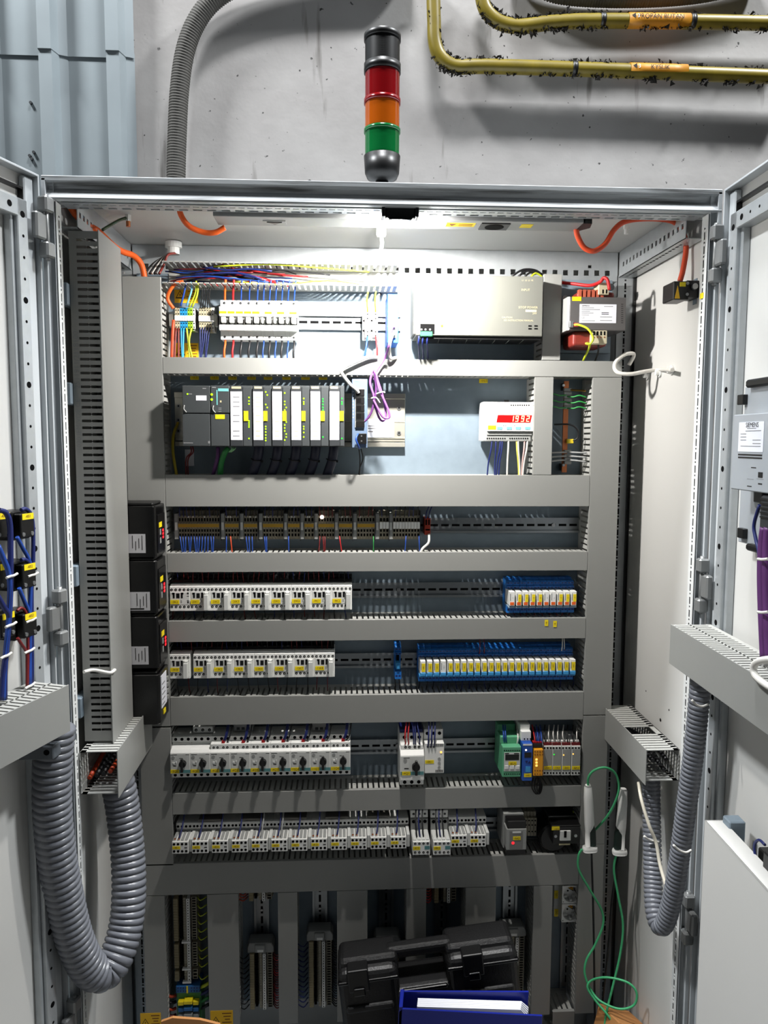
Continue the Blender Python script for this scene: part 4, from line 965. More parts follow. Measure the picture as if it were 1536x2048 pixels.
tags7 = ['-40.1', '-40.2', '-40.3', '-40.4', '-40.5', '-40.6', '-40.7', '-41.0', '-41.1', '-41.2', '-41.3', '-41.4', None, None, '-9K1', '-9K2']
def xq(k): return P((364.2+k*39.65) if k < 12 else (921.5+(k-14)*38.0), 1694, YP-.112).x
for k in list(range(12))+[14, 15]:
    x = xq(k)
    t, os_ = inst(CP, 'coupling_relay', ('white coupling relay with front block, %s from the dark upright duct' % ORD[k]) if k < 12 else 'white coupling relay with front block, %s beyond the pair of protruding relays' % ORD[k-14], 'relay', (x, YP, ZQ), 'coupling relays in the lowest row')
    add_tag(os_[2], -21, -4, -8, -1.5, -112, tags7[k], 4.6)
    for q, dx in enumerate((-8.5,) if k not in (4, 5) else (-8.5, -3)):
        wire([(x+(dx+6)*mm, YP-.05, zc(1622)+.012), (x+(dx+4)*mm, YP-.085, ZQ+.03), (x+dx*mm, YP-.104, ZQ+.011)], .0018, DBLUE if q == 0 else GREYC, ('blue-grey' if q == 0 else 'grey')+' wire bending down into the lowest relay row', 'wires into the lowest relays')
for k in range(5):
    a = xq(0)+.03+k*.095; mb = MB(); mb.box(a, a+.052, YP-.075, YP-.02, ZQ+.036, ZQ+.040)
    solo('bus_strip', mb, M('bus_grey', (96, 94, 88), .5), 'thin grey bus strip behind the lowest relay row', 'bus strip', 'bus strips behind the lowest relays')
for k, (px, tg_) in enumerate(((843, '-41.5'), (884, '-9K3'))):
    x = P(px, 1690, YP-.125).x; zz = P(px, 1692, YP-.125).z
    t = thing('protruding_relay', 'white relay standing proud of the lowest row, %s' % ('nearer the lettered coupling relays' if k == 0 else 'nearer the safety unit with red light'), 'relay', None, 'pair of protruding relays', mat=Matrix.Translation((x, YP, zz)))
    b = MB(); bxm(b, -20, 20, -72, -9, -18, 36); part('body', b, GREYP, t, bevel=.001)
    b = MB(); bxm(b, -20, 20, -70, -30, 38, 56); mo = part('upper_module', b, WHITEP, t, bevel=.001)
    d = MB(); dots(d, [-13, 0, 13], 47, -70, 2.8); part('screw_row', d, [HOLE, GREYP], mo)
    d = MB(); dots(d, [-13, 0, 13], 30, -72, 4.2, slot=False); part('screw_row', d, [HOLE, GREYP], t)
    b = MB(); bxm(b, -19.5, 19.5, -125, -72, -21, 10); fb = part('front_block', b, WHITEP, t, bevel=.0008)
    b = MB()
    for q in range(4): bxm(b, -18.5+q*9.5, -10.5+q*9.5, -120, -76, 10, 13)
    part('top_cover', b, LGREYP, fb, bevel=.0006)
    d = MB(); dots(d, [-14, -4.7, 4.7, 14], 5.5, -125, 2.8); dots(d, [-14, -4.7, 4.7, 14], -15, -125, 2.8); part('screw_row', d, [HOLE, GREYP], fb)
    b = MB(); bxm(b, 7, 18.5, -125.4, -125, -8, 0); part('colour_strip', b, TEAL, fb, label='teal strip')
    add_tag(fb, -19, -3, -9, -1, -125, tg_, 4.6)
    for q, dx in enumerate((-9, -2, 6)):
        wire([(x+(dx+5)*mm, YP-.05, zc(1622)+.012), (x+(dx-2)*mm, YP-.095, zz+.045), (x+dx*mm, YP-.110, zz+.012)], .0017, [WBLACK, DBLUE, WBLACK][q], 'dark wire bending into the pair of protruding relays', 'wires into the protruding relays')
t, X0, X1, z0, z1, Yf = bbox_dev('safety_unit', 'grey safety unit with black top and bottom and a glowing red light', 'module', 1013, 1658, 1053, 1700, .115, GREYP)
mb = MB(); mb.box(X0+.002, X1-.001, Yf+.0015, Yf+.03, z1, z1+.018); part('terminal_top', mb, BLACK, t, bevel=.0015)
mb = MB(); mb.box(X0+.001, X1-.001, Yf+.002, Yf+.03, z0-.012, z0); part('terminal_bottom', mb, BLACK, t, bevel=.0012)
mb = MB(); mb.box(X0-.001, X1, Yf+.03, YP-.012, z0-.012, z1+.022); part('rear_shell', mb, GREYP, t, bevel=.0012)
face(t, 'label_plate', M('dim_grey', (120, 120, 118), .5), 1019, 1662, 1045, 1698, Yf); face(t, 'print_strip', INKW, 1025, 1663, 1042, 1666, Yf-.0006)
tg = face(t, 'tag', YELLOW, 1026, 1673, 1041, 1680, Yf-.0006); p = P(1033.5, 1676.5, Yf); text('-9A2', .0045, (p.x, Yf-.0016, p.z), INKB, tg)
fdots(t, 'status_light', LEDR, [(1026, 1686)], Yf-.0006, .0032, label='glowing red light', seg=12)
p = P(1047, 1665, YP-.06); t = thing('terminal_strip', 'small beige terminal cluster beside the safety unit', 'terminal', (P(1062, 1660, YP-.05).x, YP, P(1062, 1676, YP-.05).z))
for k in range(4):
    a, b, c_, d = RC(1049+k*6.2, 1636, 1054.6+k*6.2, 1672, YP-.052); mb = MB(); mb.box(a, b, YP-.052, YP-.010, c_, d); mb.box(a, b, YP-.044, YP-.010, d, d+.012); part('terminal', mb, TERMG, t, bevel=.0004)
fdots(t, 'screw_row', HOLE, [(1052+i*6.2, y) for i in range(4) for y in (1641, 1650, 1663)], YP-.0522, .0018)
t, X0, X1, z0, z1, Yf = bbox_dev('control_transformer', 'black box with round black drum and white fuse holder beside the right duct', 'transformer', 1106, 1655, 1160, 1688, .10, BLACK)
p = P(1094, 1666, YP-.05); mb = MB(); mb.cyl((p.x+.01, YP-.075, p.z), (0, 1, 0), .034, .065, 28); part('drum', mb, BLACK, t, smooth=False, bevel=.004)
mb = MB(); mb.box(X0-.004, X1+.002, Yf+.03, YP-.012, z0-.004, z1+.012); part('rear_body', mb, GLOSSBLACK, t, bevel=.002)
mb = MB(); mb.box(X0-.003, X1+.002, Yf+.002, Yf+.032, z1, z1+.004); part('lid', mb, BLACK, t, bevel=.001)
face(t, 'fuse_holder', LGREYP, 1119, 1660, 1141, 1680, Yf, .004, bevel=.001)
face(t, 'fuse_window', HOLE, 1128, 1662, 1133, 1675, Yf-.004); face(t, 'print_strip', INKP, 1118, 1687, 1140, 1690, Yf)
fdots(t, 'screw', STEEL, [(1111, 1672), (1151, 1671)], Yf, .0035, seg=12, h=.002)
tg = face(t, 'tag', YELLOW, 1103.5, 1653, 1119, 1660, Yf-.0045); p = P(1111, 1656.5, Yf); text('-10F4', .0045, (p.x, Yf-.0055, p.z), INKB, tg, sx=.85)
for k, c_ in enumerate((YGREEN, WHITEC)): wire([P(1146+k*10-k*8, 1622, YP-.05), P(1150+k*8, 1640, YP-.07), P(1153+k*4, 1655, YP-.06)], .0016, c_, 'pale wire dropping to the black fuse box', 'wires into the black fuse box')
# ================================================================ row of small terminals
def tstrip(label, xa, xb, n, mid, ya=1030, yb=1077):
    Yf = YP-.05; Xa, Xb = P(xa, 1053, Yf).x, P(xb, 1053, Yf).x; z1, z0 = P((xa+xb)/2, ya, Yf).z, P((xa+xb)/2, yb, Yf).z; H = z1-z0
    t = thing('terminal_strip', label, 'terminal strip', ((Xa+Xb)/2, YP, z0), 'terminal strips in the small row')
    w = (Xb-Xa)/n; me = None
    for k in range(n):
        a = Xa+k*w
        if me is None:
            mb = MB(); q = .0003
            mb.box(q, w-q, -.030, -.009, -.004, H+.008); mb.box(q, w-q, -.044, -.030, .002, H*.44); mb.box(q, w-q, -.044, -.030, H*.66, H-.002); mb.box(q, w-q, -.050, -.030, H*.44, H*.66)
            mb.box(w*.22, w*.78, -.0444, -.044, H*.08, H*.20, 1); mb.box(w*.22, w*.78, -.0444, -.044, H*.27, H*.38, 1); mb.box(w*.22, w*.78, -.0444, -.044, H*.72, H*.86, 1)
            me = mb.mesh('terminal', [TERMG, HOLE])
        o = obj('terminal', me, t); o.location = (a-ORG[t.name][0], 0, 0)
    mb = MB(); mb.box(Xa+.001, Xb-.001, YP-.0508, YP-.050, z0+H*.48, z0+H*.62)
    if mid == 'y': part('marker_strip', mb, M('marker_ochre', (186, 146, 40), .5), t, label='ochre marker strip')
    else:
        m2 = MB(); k = 0
        while k < n: m2.box(Xa+k*w+.0004, Xa+(k+1)*w-.0004, YP-.0512, YP-.050, z0+H*.42, z0+H*.70); k += 1
        part('marker_strip', m2, WHITEP, t, label='white marker plates')
    mb = MB(); mb.box(Xa-.009, Xa-.0005, YP-.046, YP-.009, z0-.002, z1+.003); ec = part('end_clamp', mb, GREYP, t, bevel=.0008)
    mb = MB(); mb.box(Xa-.0075, Xa-.002, YP-.0466, YP-.046, z0+H*.35, z0+H*.68); part('end_tag', mb, WHITEP, ec)
    mb = MB(); mb.box(Xb, Xb+.0012, YP-.050, YP-.009, z0-.006, z1+.010); part('end_plate', mb, DKGREY, t)
    return Xa, Xb, z0, z1
ST3 = [(356, 439, 15, 'y', 'widest strip of small beige terminals with ochre marker, next to the drives'), (449, 478, 5, 'y', 'five-way beige terminal strip with an orange wire below'), (487, 515, 5, 'y', 'five-way beige terminal strip with blue wires below'), (525, 567, 7, 'y', 'seven-way beige terminal strip with blue wires below'), (575, 600, 4, 'y', 'four-way beige terminal strip with one blue wire below'), (608, 628, 3, 'y', 'three-way beige terminal strip without wires below'), (636, 669, 6, 'y', 'beige terminal strip with a glowing indicator and red wires'), (677, 705, 5, 'y', 'beige terminal strip with one red wire below'), (714, 750, 6, 'y', 'beige terminal strip with a green wire at its end'), (759, 778, 3, 'w', 'three-way beige terminal strip with white marker plates'), (786, 840, 9, 'w', 'nine-way beige terminal strip with white marker plates')]
for xa, xb, n, mid, lb in ST3:
    Xa, Xb, z0, z1 = tstrip(lb, xa, xb, n, mid)
    red = xa in (636, 677, 714)
    m_ = int(n*.75)
    wires_v([Xa+(Xb-Xa)*(k+.5)/m_ for k in range(m_)], zc(1013)+.012, z1-.004, YP-.048, [DRED, DRED, WBLACK] if red else [WBLACK, DBLUE], 'dark wire dropping into the small terminal row', 'wires above the small terminal row', seed=xa, jig=.003, fine=True)
for x, c_, nm in [(360+k*5.6, WBLUE, 'blue') for k in range(13)]+[(453, WBLUE, 'blue'), (461, ORED, 'orange-red'), (492, WBLUE, 'blue'), (498, WBLUE, 'blue'), (504, WBLUE, 'blue'), (529, WBLUE, 'blue'), (533, WBLUE, 'blue'), (577, WBLUE, 'blue'), (640, DRED, 'dark red'), (646, DRED, 'dark red'), (650, DRED, 'dark red'), (679, RED, 'red'), (747, GREENC, 'green'), (812, WBLUE, 'blue'), (838, WBLUE, 'blue')]:
    rnd = random.Random(int(x)); j = rnd.uniform(-3, 6)
    wire([P(x, 1072, YP-.046), P(x+j*.3, 1085, YP-.052), P(x+j, 1108, YP-.050)], .0013, c_, nm+' wire leaving the small terminal row downwards', 'wires below the small terminal row')
fdots(cab if False else thing('indicator_lamp', 'glowing round indicator on the terminal strip with red wires', 'indicator', tuple(P(644, 1034, YP-.05))), 'lens', LEDW, [(644, 1034)], YP-.051, .0045, seg=14, h=.002)
pts = [(377, 1034), (386, 1034), (409, 1034), (456, 1034), (461, 1034), (500, 1034), (511, 1034), (531, 1034), (537, 1034), (583, 1034), (588, 1034), (615, 1034), (619, 1034), (684, 1034), (694, 1034), (720, 1034)]
for x, y in pts:
    p = P(x, y, YP-.0505); mb = MB(); mb.cyl((p.x, YP-.050, p.z), (0, -1, 0), .0018, .0012, 8); solo('indicator_lamp', mb, INKW, 'tiny white indicator on the small terminal row', 'indicator', 'white indicators on the terminal row')
t, X0, X1, z0, z1, Yf = bbox_dev('lever_connector', 'rust-red lever connector at the end of the small terminal row', 'connector', 849, 1036, 861, 1070, .045, M('rust_red', (150, 46, 24), .45), bevel=.001)
face(t, 'slots', HOLE, 851, 1039, 854, 1050, Yf); face(t, 'slots', HOLE, 856.5, 1039, 859.5, 1050, Yf); face(t, 'slots', HOLE, 851, 1058, 859.5, 1061, Yf)
for x in (852, 858): wire([P(x+6, 1012, YP-.04), P(x+1, 1025, YP-.048), P(x, 1037, YP-.044)], .0014, DBLUE, 'dark blue wire dropping into the rust-red connector', 'wires into the rust-red connector')
wire([P(858, 1068, YP-.045), P(857, 1085, YP-.055), P(846, 1096, YP-.06), P(840, 1106, YP-.06)], .003, WHITEC, 'white cable end curling from the rust-red connector into the duct', None, 'cable', 'cable')
# ================================================================ controller row
YL = YP-.118
ra, rb, rz0, rz1 = RC(350, 786, 810, 893, YP-.012)
t = thing('profile_rail', 'wide bright aluminium profile rail behind the controller, paper sticker at its end', 'rail', ((ra+rb)/2, YP, rz0))
mb = MB(); mb.box(ra, rb, YP-.012, YP-.0005, rz0+.012, rz1-.012); mb.box(ra, rb, YP-.016, YP-.0005, rz1-.012, rz1); mb.box(ra, rb, YP-.016, YP-.0005, rz0, rz0+.010); mb.box(ra, rb, YP-.014, YP-.012, rz0+.018, rz0+.022); mb.box(ra, rb, YP-.013, YP-.012, rz0+.055, rz0+.057)
ALU = M('bright_aluminium', (200, 198, 186), .35, .7, var=.08, vscale=60); part('profile', mb, ALU, t, bevel=.0006)
for x, y in ((357, 812), (357, 840), (357, 862), (798, 816), (798, 866)):
    p = P(x, y, YP-.013); mb = MB(); mb.cyl((p.x, YP-.012, p.z), (0, -1, 0), .0045, .002, 12); sc = part('screw', mb, STEEL, t)
    mb = MB(); mb.cyl((p.x, YP-.014, p.z), (0, -1, 0), .002, .0004, 6); part('screw_socket', mb, HOLE, sc)
stk = face(t, 'sticker', PAPER, 734, 838, 788, 875, YP-.0145); p = P(757, 842, YP-.0145); text('SIEMENS', .0035, (p.x, YP-.0154, p.z), INK, stk)
for y, a, b in ((852, 736, 781), (857, 736, 765), (863, 736, 746)): face(t, 'print_line', INKG, a, y-1.2, b, y+1.2, YP-.0152, .0002, parent=stk)
def plc(label, x0, x1, name='controller_module'):
    X0, X1, z0, z1 = RC(x0, 771, x1, 893, YL); t = thing(name, label, 'controller module', ((X0+X1)/2, YP, z0), 'controller rack modules')
    mb = MB(); mb.box(X0+.0003, X1-.0003, YL+.004, YP-.017, z0, z1); part('body', mb, PLCGREY, t, bevel=.0008)
    return t, X0, X1, z0, z1
def latch(t, x, y):
    p = P(x, y, YL); mb = MB(); mb.sweep(cr([(p.x-.005, YL-.001, p.z+.008), (p.x-.006, YL-.003, p.z), (p.x-.001, YL-.002, p.z-.007)], 4), .0012, 6); part('key_latch', mb, GREYP, t, smooth=True)
    face(t, 'slot', HOLE, x+1, y-3, x+5, y+4, YL, .0004)
t, *_ = plc('charcoal power supply at the drive end of the controller rack, white paper strip', 365, 421.5)
face(t, 'upper_cover', PLCGREY, 366, 772, 420.7, 826, YL+.004, .005, bevel=.0008); face(t, 'lower_cover', PLCGREY, 366, 828, 420.7, 892, YL+.004, .004, bevel=.0008)
face(t, 'paper_strip', PAPER, 392, 791, 413, 801, YL-.001); fdots(t, 'status_light', LEDG, [(375, 788)], YL-.001, .0018); face(t, 'print', INKG, 377, 787, 384, 789, YL-.001); face(t, 'print', INKG, 405, 776, 412, 778, YL-.001); latch(t, 374, 818); face(t, 'print', INKG, 367, 885, 386, 887, YL); face(t, 'print', INKG, 416, 882, 420, 887, YL)
t, *_ = plc('charcoal central processor with turquoise strip and two lit lamps', 421.5, 460)
face(t, 'upper_cover', PLCGREY, 422.3, 772, 459, 826, YL+.004, .005, bevel=.0008); face(t, 'lower_cover', PLCGREY, 422.3, 828, 459, 892, YL+.004, .004, bevel=.0008)
TURQ = M('turquoise_strip', (120, 196, 196), .5)
face(t, 'name_strip', TURQ, 436, 777, 457, 782.5, YL-.001, label='turquoise strip'); face(t, 'card_slot', TURQ, 433, 780, 435, 810, YL-.001, label='turquoise strip')
fdots(t, 'status_light', LEDG, [(423.5, 789), (423.5, 799)], YL-.001, .0026, label='lit yellow-green lamp'); face(t, 'print', INKG, 424, 774, 432, 776, YL-.001); face(t, 'print', INKP, 440, 801, 443, 805, YL-.001)
tg = face(t, 'tag', YELLOW, 430.5, 829, 449.5, 838, YL); latch(t, 432, 819)
for y in (816, 819, 823): face(t, 'print', INKG, 437, y-.6, 443, y+.6, YL-.001, .0003)
edges = [460, 505.5, 543.5, 581.5, 619.8, 657.8, 689]
for k in range(6):
    x0, x1 = edges[k], edges[k+1]
    t, *_ = plc('input-output module with white label strip, %s from the turquoise-striped processor' % ORD[k], x0, x1, 'signal_module')
    lw = 23 if k == 0 else 19
    face(t, 'label_door', DKGREY, x0+.8, 776, x0+lw+3, 892, YL+.004, .005, bevel=.0006)
    lab = face(t, 'label_strip', PAPER, x0+1.4, 783, x0+lw+1.4, 880, YL-.001)
    face(t, 'name_plate', BEIGE, x0+3, 773, x0+lw-1, 777.5, YL-.001)
    for j in range(7):
        y = (794, 804, 813, 831, 843, 862, 872)[j]; face(t, 'print_line', INKG if k == 0 else INKP, x0+6, y-.8, x0+lw-4, y+.8, YL-.0016, .0002, parent=lab)
    face(t, 'side_cover', PLCGREY, x0+lw+3.5, 774, x1-.8, 892, YL+.004, .003, bevel=.0006)
    lx = x0+lw+(15 if k == 0 else 7); rnd = random.Random(30+k)
    ys = [[795, 802, 808, 842, 846, 850, 854, 877], [784, 790, 809, 815, 853, 858, 864, 870, 876, 881], [786, 803, 809, 815, 820, 844, 850, 856, 862, 868, 874, 880], [797, 804, 808, 853, 858, 865, 874], [798, 803, 809, 815, 820, 874], [797, 804, 808, 877]][k]
    fdots(t, 'status_lights', LEDG if k < 4 else LEDG2, [(lx+(rnd.choice((0, 3)) if k in (1, 2) else 0), y) for y in ys], YL+.001, .0017, label='column of lit green lamps')
    tg = face(t, 'tag', YELLOW, x0+lw+(4.5 if k == 0 else 1.5), 822, x0+lw+(13.5 if k == 0 else 10.5), 842, YL)
# cable bundles below the controller
for k, x in enumerate((518, 556, 593, 632, 668)):
    mb = MB(); mb.sweep(cr([P(x, 892, YP-.085), P(x-1, 905, YP-.085), P(x-5, 925, YP-.075), P(x-14, 950, YP-.06), P(x-18, 965, YP-.055)], 5), .0105, 12)
    b = solo('cable_bundle', mb, M('bundle_blue_black', (20, 24, 46), .5), 'thick blue-black wire bundle, %s of five dropping from the input-output modules' % ORD[k], 'cable bundle', 'five wire bundles under the controller', smooth=True)
    p = P(x-5, 921, YP-.085); mb = MB(); mb.sweep(cr([(p.x-.011, YP-.085, p.z+.004), (p.x-.004, YP-.092, p.z), (p.x+.006, YP-.091, p.z-.001), (p.x+.0125, YP-.083, p.z-.002)], 4), .0012, 5)
    mb.box(p.x+.010, p.x+.014, YP-.088, YP-.083, p.z-.004, p.z+.001); part('cable_tie', mb, BLACK, b)
wire([P(458, 896, YP-.075), P(450, 905, YP-.075), P(443, 925, YP-.065), P(440, 955, YP-.055)], .0062, GREENC, 'thick green cable under the processor with frayed white wires', None, 'cable', 'cable', 10, 6)
for k in range(3): wire([P(462+k*4, 893+k, YP-.08), P(464+k*3, 898, YP-.085), P(458+k*2, 904, YP-.078)], .0014, M('pale_green', (150, 210, 150), .5), 'frayed pale wire end of the thick green cable', 'frayed ends of the green cable')
wire([P(436, 894, YP-.07), P(435, 915, YP-.07), P(426, 950, YP-.055)], .0042, DPURPLE, 'dark purple cable dropping under the processor', None, 'cable', 'cable', 8, 6)
wire([P(356, 845, YP-.02), P(347, 870, YP-.035), P(346, 905, YP-.04), P(354, 955, YP-.05)], .0032, M('earth_yellow', (170, 150, 30), .5), 'yellow earth wire bolted to the profile rail', None, seg=8)
for x in (381, 385): wire([P(x, 893, YP-.06), P(x+1, 905, YP-.06), P(x-9, 918, YP-.05), P(x-9, 950, YP-.045)], .0016, DRED, 'dark red wire kinking under the power supply', 'red wires under the power supply')
a_, b_, c_, d_ = RC(370, 899, 388, 932, YP-.002); mb = MB(); mb.box(a_, b_, YP-.002, YP-.0003, c_, d_); solo('paper_note', mb, PAPER, 'white paper note on the plate under the power supply', 'note')
for x in (389, 429, 465, 503, 536, 573, 611, 646, 967):
    y = 755.5 if x < 700 else 762; a, b, c_, d = RC(x-8.5, y-4, x+8.5, y+4, YP-.001); mb = MB(); mb.box(a, b, YP-.0012, YP-.0002, c_, d)
    o = solo('plate_tag', mb, YELLOW, 'small yellow tag on the plate above the %s' % ('controller rack' if x < 700 else 'red display meter'), 'tag', 'yellow tags above the controller' if x < 700 else None)
    text('-%sU%d' % (('10' if x < 700 else '10N'), 1+int(x) % 7), .0048, ((a+b)/2, YP-.0016, (c_+d)/2), INKB, o, sx=.8)
# slate-blue switch
t, X0, X1, z0, z1, Yf = bbox_dev('network_switch', 'slate blue network switch with four open sockets beside the controller rack', 'network switch', 704, 758, 735, 896, .105, SLATE)
face(t, 'name_strip', TURQ, 711, 760.5, 720, 762.5, Yf)
sp = face(t, 'socket_panel', GREYP, 710, 777, 729, 855, Yf, .002)
for k, y in enumerate((785, 801, 816.5, 832)):
    so = face(t, 'network_socket', BLACK, 712, y-6.5, 729, y+6.5, Yf-.002, .003, bevel=.0004)
    face(t, 'socket_opening', HOLE, 713.5, y-4.5, 722, y+4.5, Yf-.005, .0003, parent=so)
face(t, 'network_socket', BLACK, 712, 842, 729, 854, Yf-.002, .003, bevel=.0004)
pb = face(t, 'power_terminal', BLACK, 716, 867, 733, 888, Yf, .010, bevel=.0008)
fdots(t, 'screw_row', STEEL, [(723, 872), (723, 882)], Yf-.010, .0018)
fdots(t, 'status_lights', INKW, [(706.5, 783+k*6.5) for k in range(9)], Yf, .0011)
wire([P(716, 868, YP-.118), P(712, 878, YP-.125), P(716, 890, YP-.122), P(719, 897, YP-.11)], .002, WBLUE, 'blue wire looping into the power plug of the slate blue switch', None)
for k, pts in enumerate(([(718, 898), (720, 920), (719, 950)], [(722, 898), (726, 917), (720, 935), (717, 952)])):
    wire([P(x, y, YP-.10+.012*j) for j, (x, y) in enumerate(pts)], .0014, WBLACK, 'thin black wire dropping from the slate blue switch', 'wires under the slate blue switch')
# red display meter
YM = YP-.07
t, X0, X1, z0, z1, Yf = bbox_dev('display_meter', 'white panel meter showing 1992 in red digits', 'meter', 965, 804, 1068, 883, .055, WHITEP, bevel=.002)
face(t, 'front_panel', WHITEP, 973, 823, 1067, 863, Yf, .012, bevel=.001); Yq = Yf-.012
face(t, 'face_sheet', M('meter_face', (226, 228, 226), .5), 975.5, 825.5, 1066, 862, Yq, .0005)
p0, p1 = P(994, 830, Yq), P(1062.5, 845, Yq); hh = p0.z-p1.z; sl = .0026
mb = MB(); mb.prism([(p0.x-sl*.4, p1.z), (p1.x-sl, p1.z), (p1.x+sl*.4, p0.z), (p0.x+sl*.6, p0.z)], 1, Yq-.0012, Yq-.0004); dsp = part('display', mb, DISPR, t, label='glowing red display window')
SEG = {'1': 'bc', '9': 'abcdfg', '2': 'abged'}
def digit(ch, cx, cz, w, h):
    mb = MB(); s = .16*h; k = .13
    def bar(u0, v0, u1, v1):
        pts = [(u0, v0), (u1, v0), (u1, v1), (u0, v1)]; mb.prism([(cx+u+v*k, cz+v) for u, v in pts], 1, Yq-.0018, Yq-.0012)
    q = w/2; r_ = h/2; th = h*.13
    for c in SEG[ch]:
        if c == 'a': bar(-q, r_-th, q, r_)
        if c == 'd': bar(-q, -r_, q, -r_+th)
        if c == 'g': bar(-q, -th/2, q, th/2)
        if c == 'b': bar(q-th, th*.2, q, r_-th*.2)
        if c == 'c': bar(q-th, -r_+th*.2, q, -th*.2)
        if c == 'f': bar(-q, th*.2, -q+th, r_-th*.2)
        if c == 'e': bar(-q, -r_+th*.2, -q+th, -th*.2)
    part('digit', mb, DIGIT, dsp, label='lit digit '+ch)
for ch, x in (('1', 1024.5), ('9', 1034), ('9', 1045.5), ('2', 1056)):
    p = P(x, 837.5, Yq-.0015); digit(ch, p.x, p.z, .0068, hh*.82)
for k, x in enumerate((999, 1018, 1036, 1055)): face(t, 'key', M('key_blue', (120, 190, 214), .5), x-5, 853.5, x+5.5, 859, Yq-.0005, .0008, bevel=.0003)
face(t, 'tag', YELLOW, 976, 851, 992, 859, Yq-.0005)
fdots(t, 'indicator_dots', INK, [(1007, 851), (1011, 851), (1029, 851)], Yq-.0005, .0009)
fdots(t, 'vent_holes', HOLE, [(1022.5+k*4.4, 810.5) for k in range(9)], Yf, .0016)
sh = face(t, 'terminal_shelf', GREYP, 973, 864.5, 1062, 870, Yf, .008); tb = face(t, 'terminal_block', GREYP, 972, 872, 1060, 882, Yf, .006, bevel=.0006)
fdots(t, 'screw_row', HOLE, [(974.5+k*4.4, 877) for k in range(9)]+[(1020+k*4.4, 877) for k in range(9)], Yf-.006, .0017)
face(t, 'rail_foot', WHITEP, 959, 832, 966, 860, YP-.02, .012); face(t, 'rail_clip', BLACK, 1008, 800, 1017, 804.5, YP-.05, .003)
for k, (x, c_, nm, dx) in enumerate(((984, DBLUE, 'dark blue', -10), (992, DBLUE, 'dark blue', -3), (1001, DBLUE, 'dark blue', -9), (1005, DBLUE, 'dark blue', -8), (1017, WHITEC, 'white', -3), (1033, M('pale_yellow', (226, 214, 90), .5), 'pale yellow', 5), (1036, WHITEC, 'white', 4), (1049, M('pink', (210, 170, 165), .5), 'pink', -6), (1055, WHITEC, 'white', -10))):
    wire([P(x, 880, YP-.058), P(x+dx*.2, 900, YP-.06), P(x+dx*.7, 925, YP-.055), P(x+dx, 955, YP-.05)], .0018 if nm != 'white' else .0022, c_, nm+' wire dropping from the red display meter', 'wires under the display meter')
# copper bar
p = P(1130, 850, YP-.02); X0, X1, z0, z1 = RC(1126, 762, 1136, 945, YP-.03)
t = thing('copper_busbar', 'bare copper busbar standing between two ducts with grey clamps', 'busbar', (p.x, YP, z0))
mb = MB(); mb.box(X0, X1, YP-.030, YP-.025, z0, z1); part('bar', mb, COPPER, t, bevel=.0004)
mb = MB(); mb.box(X0+.001, X1-.001, YP-.025, YP-.0005, z0+.004, z0+.02).box(X0+.001, X1-.001, YP-.025, YP-.0005, z1-.02, z1-.004); part('bar_support', mb, DKGREY, t)
for y in (780, 787, 794, 801, 808, 815, 903, 911, 918, 925):
    wq = 8 if y < 850 else 7; face(t, 'clamp', GREYP, 1133-wq+1, y-3.2, 1133+wq+1, y+3.2, YP-.030, .008, bevel=.0012)
for y in (771, 930): fdots(t, 'screw', STEEL, [(1126, y)], YP-.031, .003, h=.006)
for k, y in enumerate((790, 793, 803, 805, 815, 816)):
    s = -1 if k % 2 == 0 else 1; wire([P(1133, y, YP-.036), P(1133+s*14, y+1, YP-.045), P(1133+s*26, y-2, YP-.05), P(1133+s*40, y+2, YP-.05)], .0018, GREENC, 'green wire clamped to the copper busbar', 'green wires on the copper busbar')
for k, y in enumerate((904, 912, 920)):
    for s in (-1, 1): wire([P(1133, y, YP-.036), P(1133+s*18, y+1, YP-.045), P(1133+s*40, y+2+k, YP-.05)], .0021, GREYC, 'grey wire clamped to the lower end of the copper busbar', 'grey wires on the copper busbar')
wire([P(1108, 849, YP-.04), P(1140, 849, YP-.045), P(1155, 860, YP-.046), P(1155, 876, YP-.044), P(1144, 882, YP-.04)], .0019, WBLACK, 'black wire looping to the yellow lug on the busbar', None)
a, b, c_, d = RC(1133, 878, 1146, 887, YP-.036); mb = MB(); mb.box(a, b, YP-.042, YP-.034, c_, d); solo('cable_lug', mb, M('lug_yellow', (226, 200, 40), .5), 'yellow cable lug bolted to the copper busbar', 'cable lug', bevel=.001)
wire([P(1140, 780, YP-.036), P(1158, 781, YP-.045), P(1172, 782, YP-.05)], .0022, M('brown_wire', (130, 96, 20), .5), 'brown-yellow wire at the top of the copper busbar', None)
# ================================================================ breaker row
def mcb_proto(w, aux):
    h = w/2-.15; b = MB(); bxm(b, -h, h, -44, -9, -42, 42); bxm(b, -h, h, -62, -44, 6, 26); bxm(b, -h, h, -62, -44, -22, -12); bxm(b, -h, h, -55, -44, -12, 6)
    ps = [('body', mk('body', b, WHITEP), .0006, None, None)]
    g_ = MB(); bxm(g_, -h+.1, h-.1, -62.4, -44, -24, -13.5); ps.append(('lower_face', mk('lower_face', g_, LGREYP), 0, None, None))
    k = MB(); bxm(k, -h+.6, h-.6, -55.5, -55, -11, 5); ps.append(('toggle_slot', mk('toggle_slot', k, BLACK), 0, None, None))
    a = MB(); bxm(a, -h*.45, h*.75, -70, -55, -9, 3); ps.append(('toggle', mk('toggle', a, WHITEP), .0012, None, None))
    d = MB(); dots(d, [0], 36, -44, 2.6 if not aux else 1.1); dots(d, [0], -36, -44, 2.6 if not aux else 1.1); ps.append(('screw_row', mk('screw_row', d, [HOLE, STEEL]), 0, None, None))
    if not aux:
        y = MB(); bxm(y, -h+.8, h-1.2, -62.5, -62, 11, 16); ps.append(('marker', mk('marker', y, YELLOW), 0, None, 'yellow marker'))
    return ps
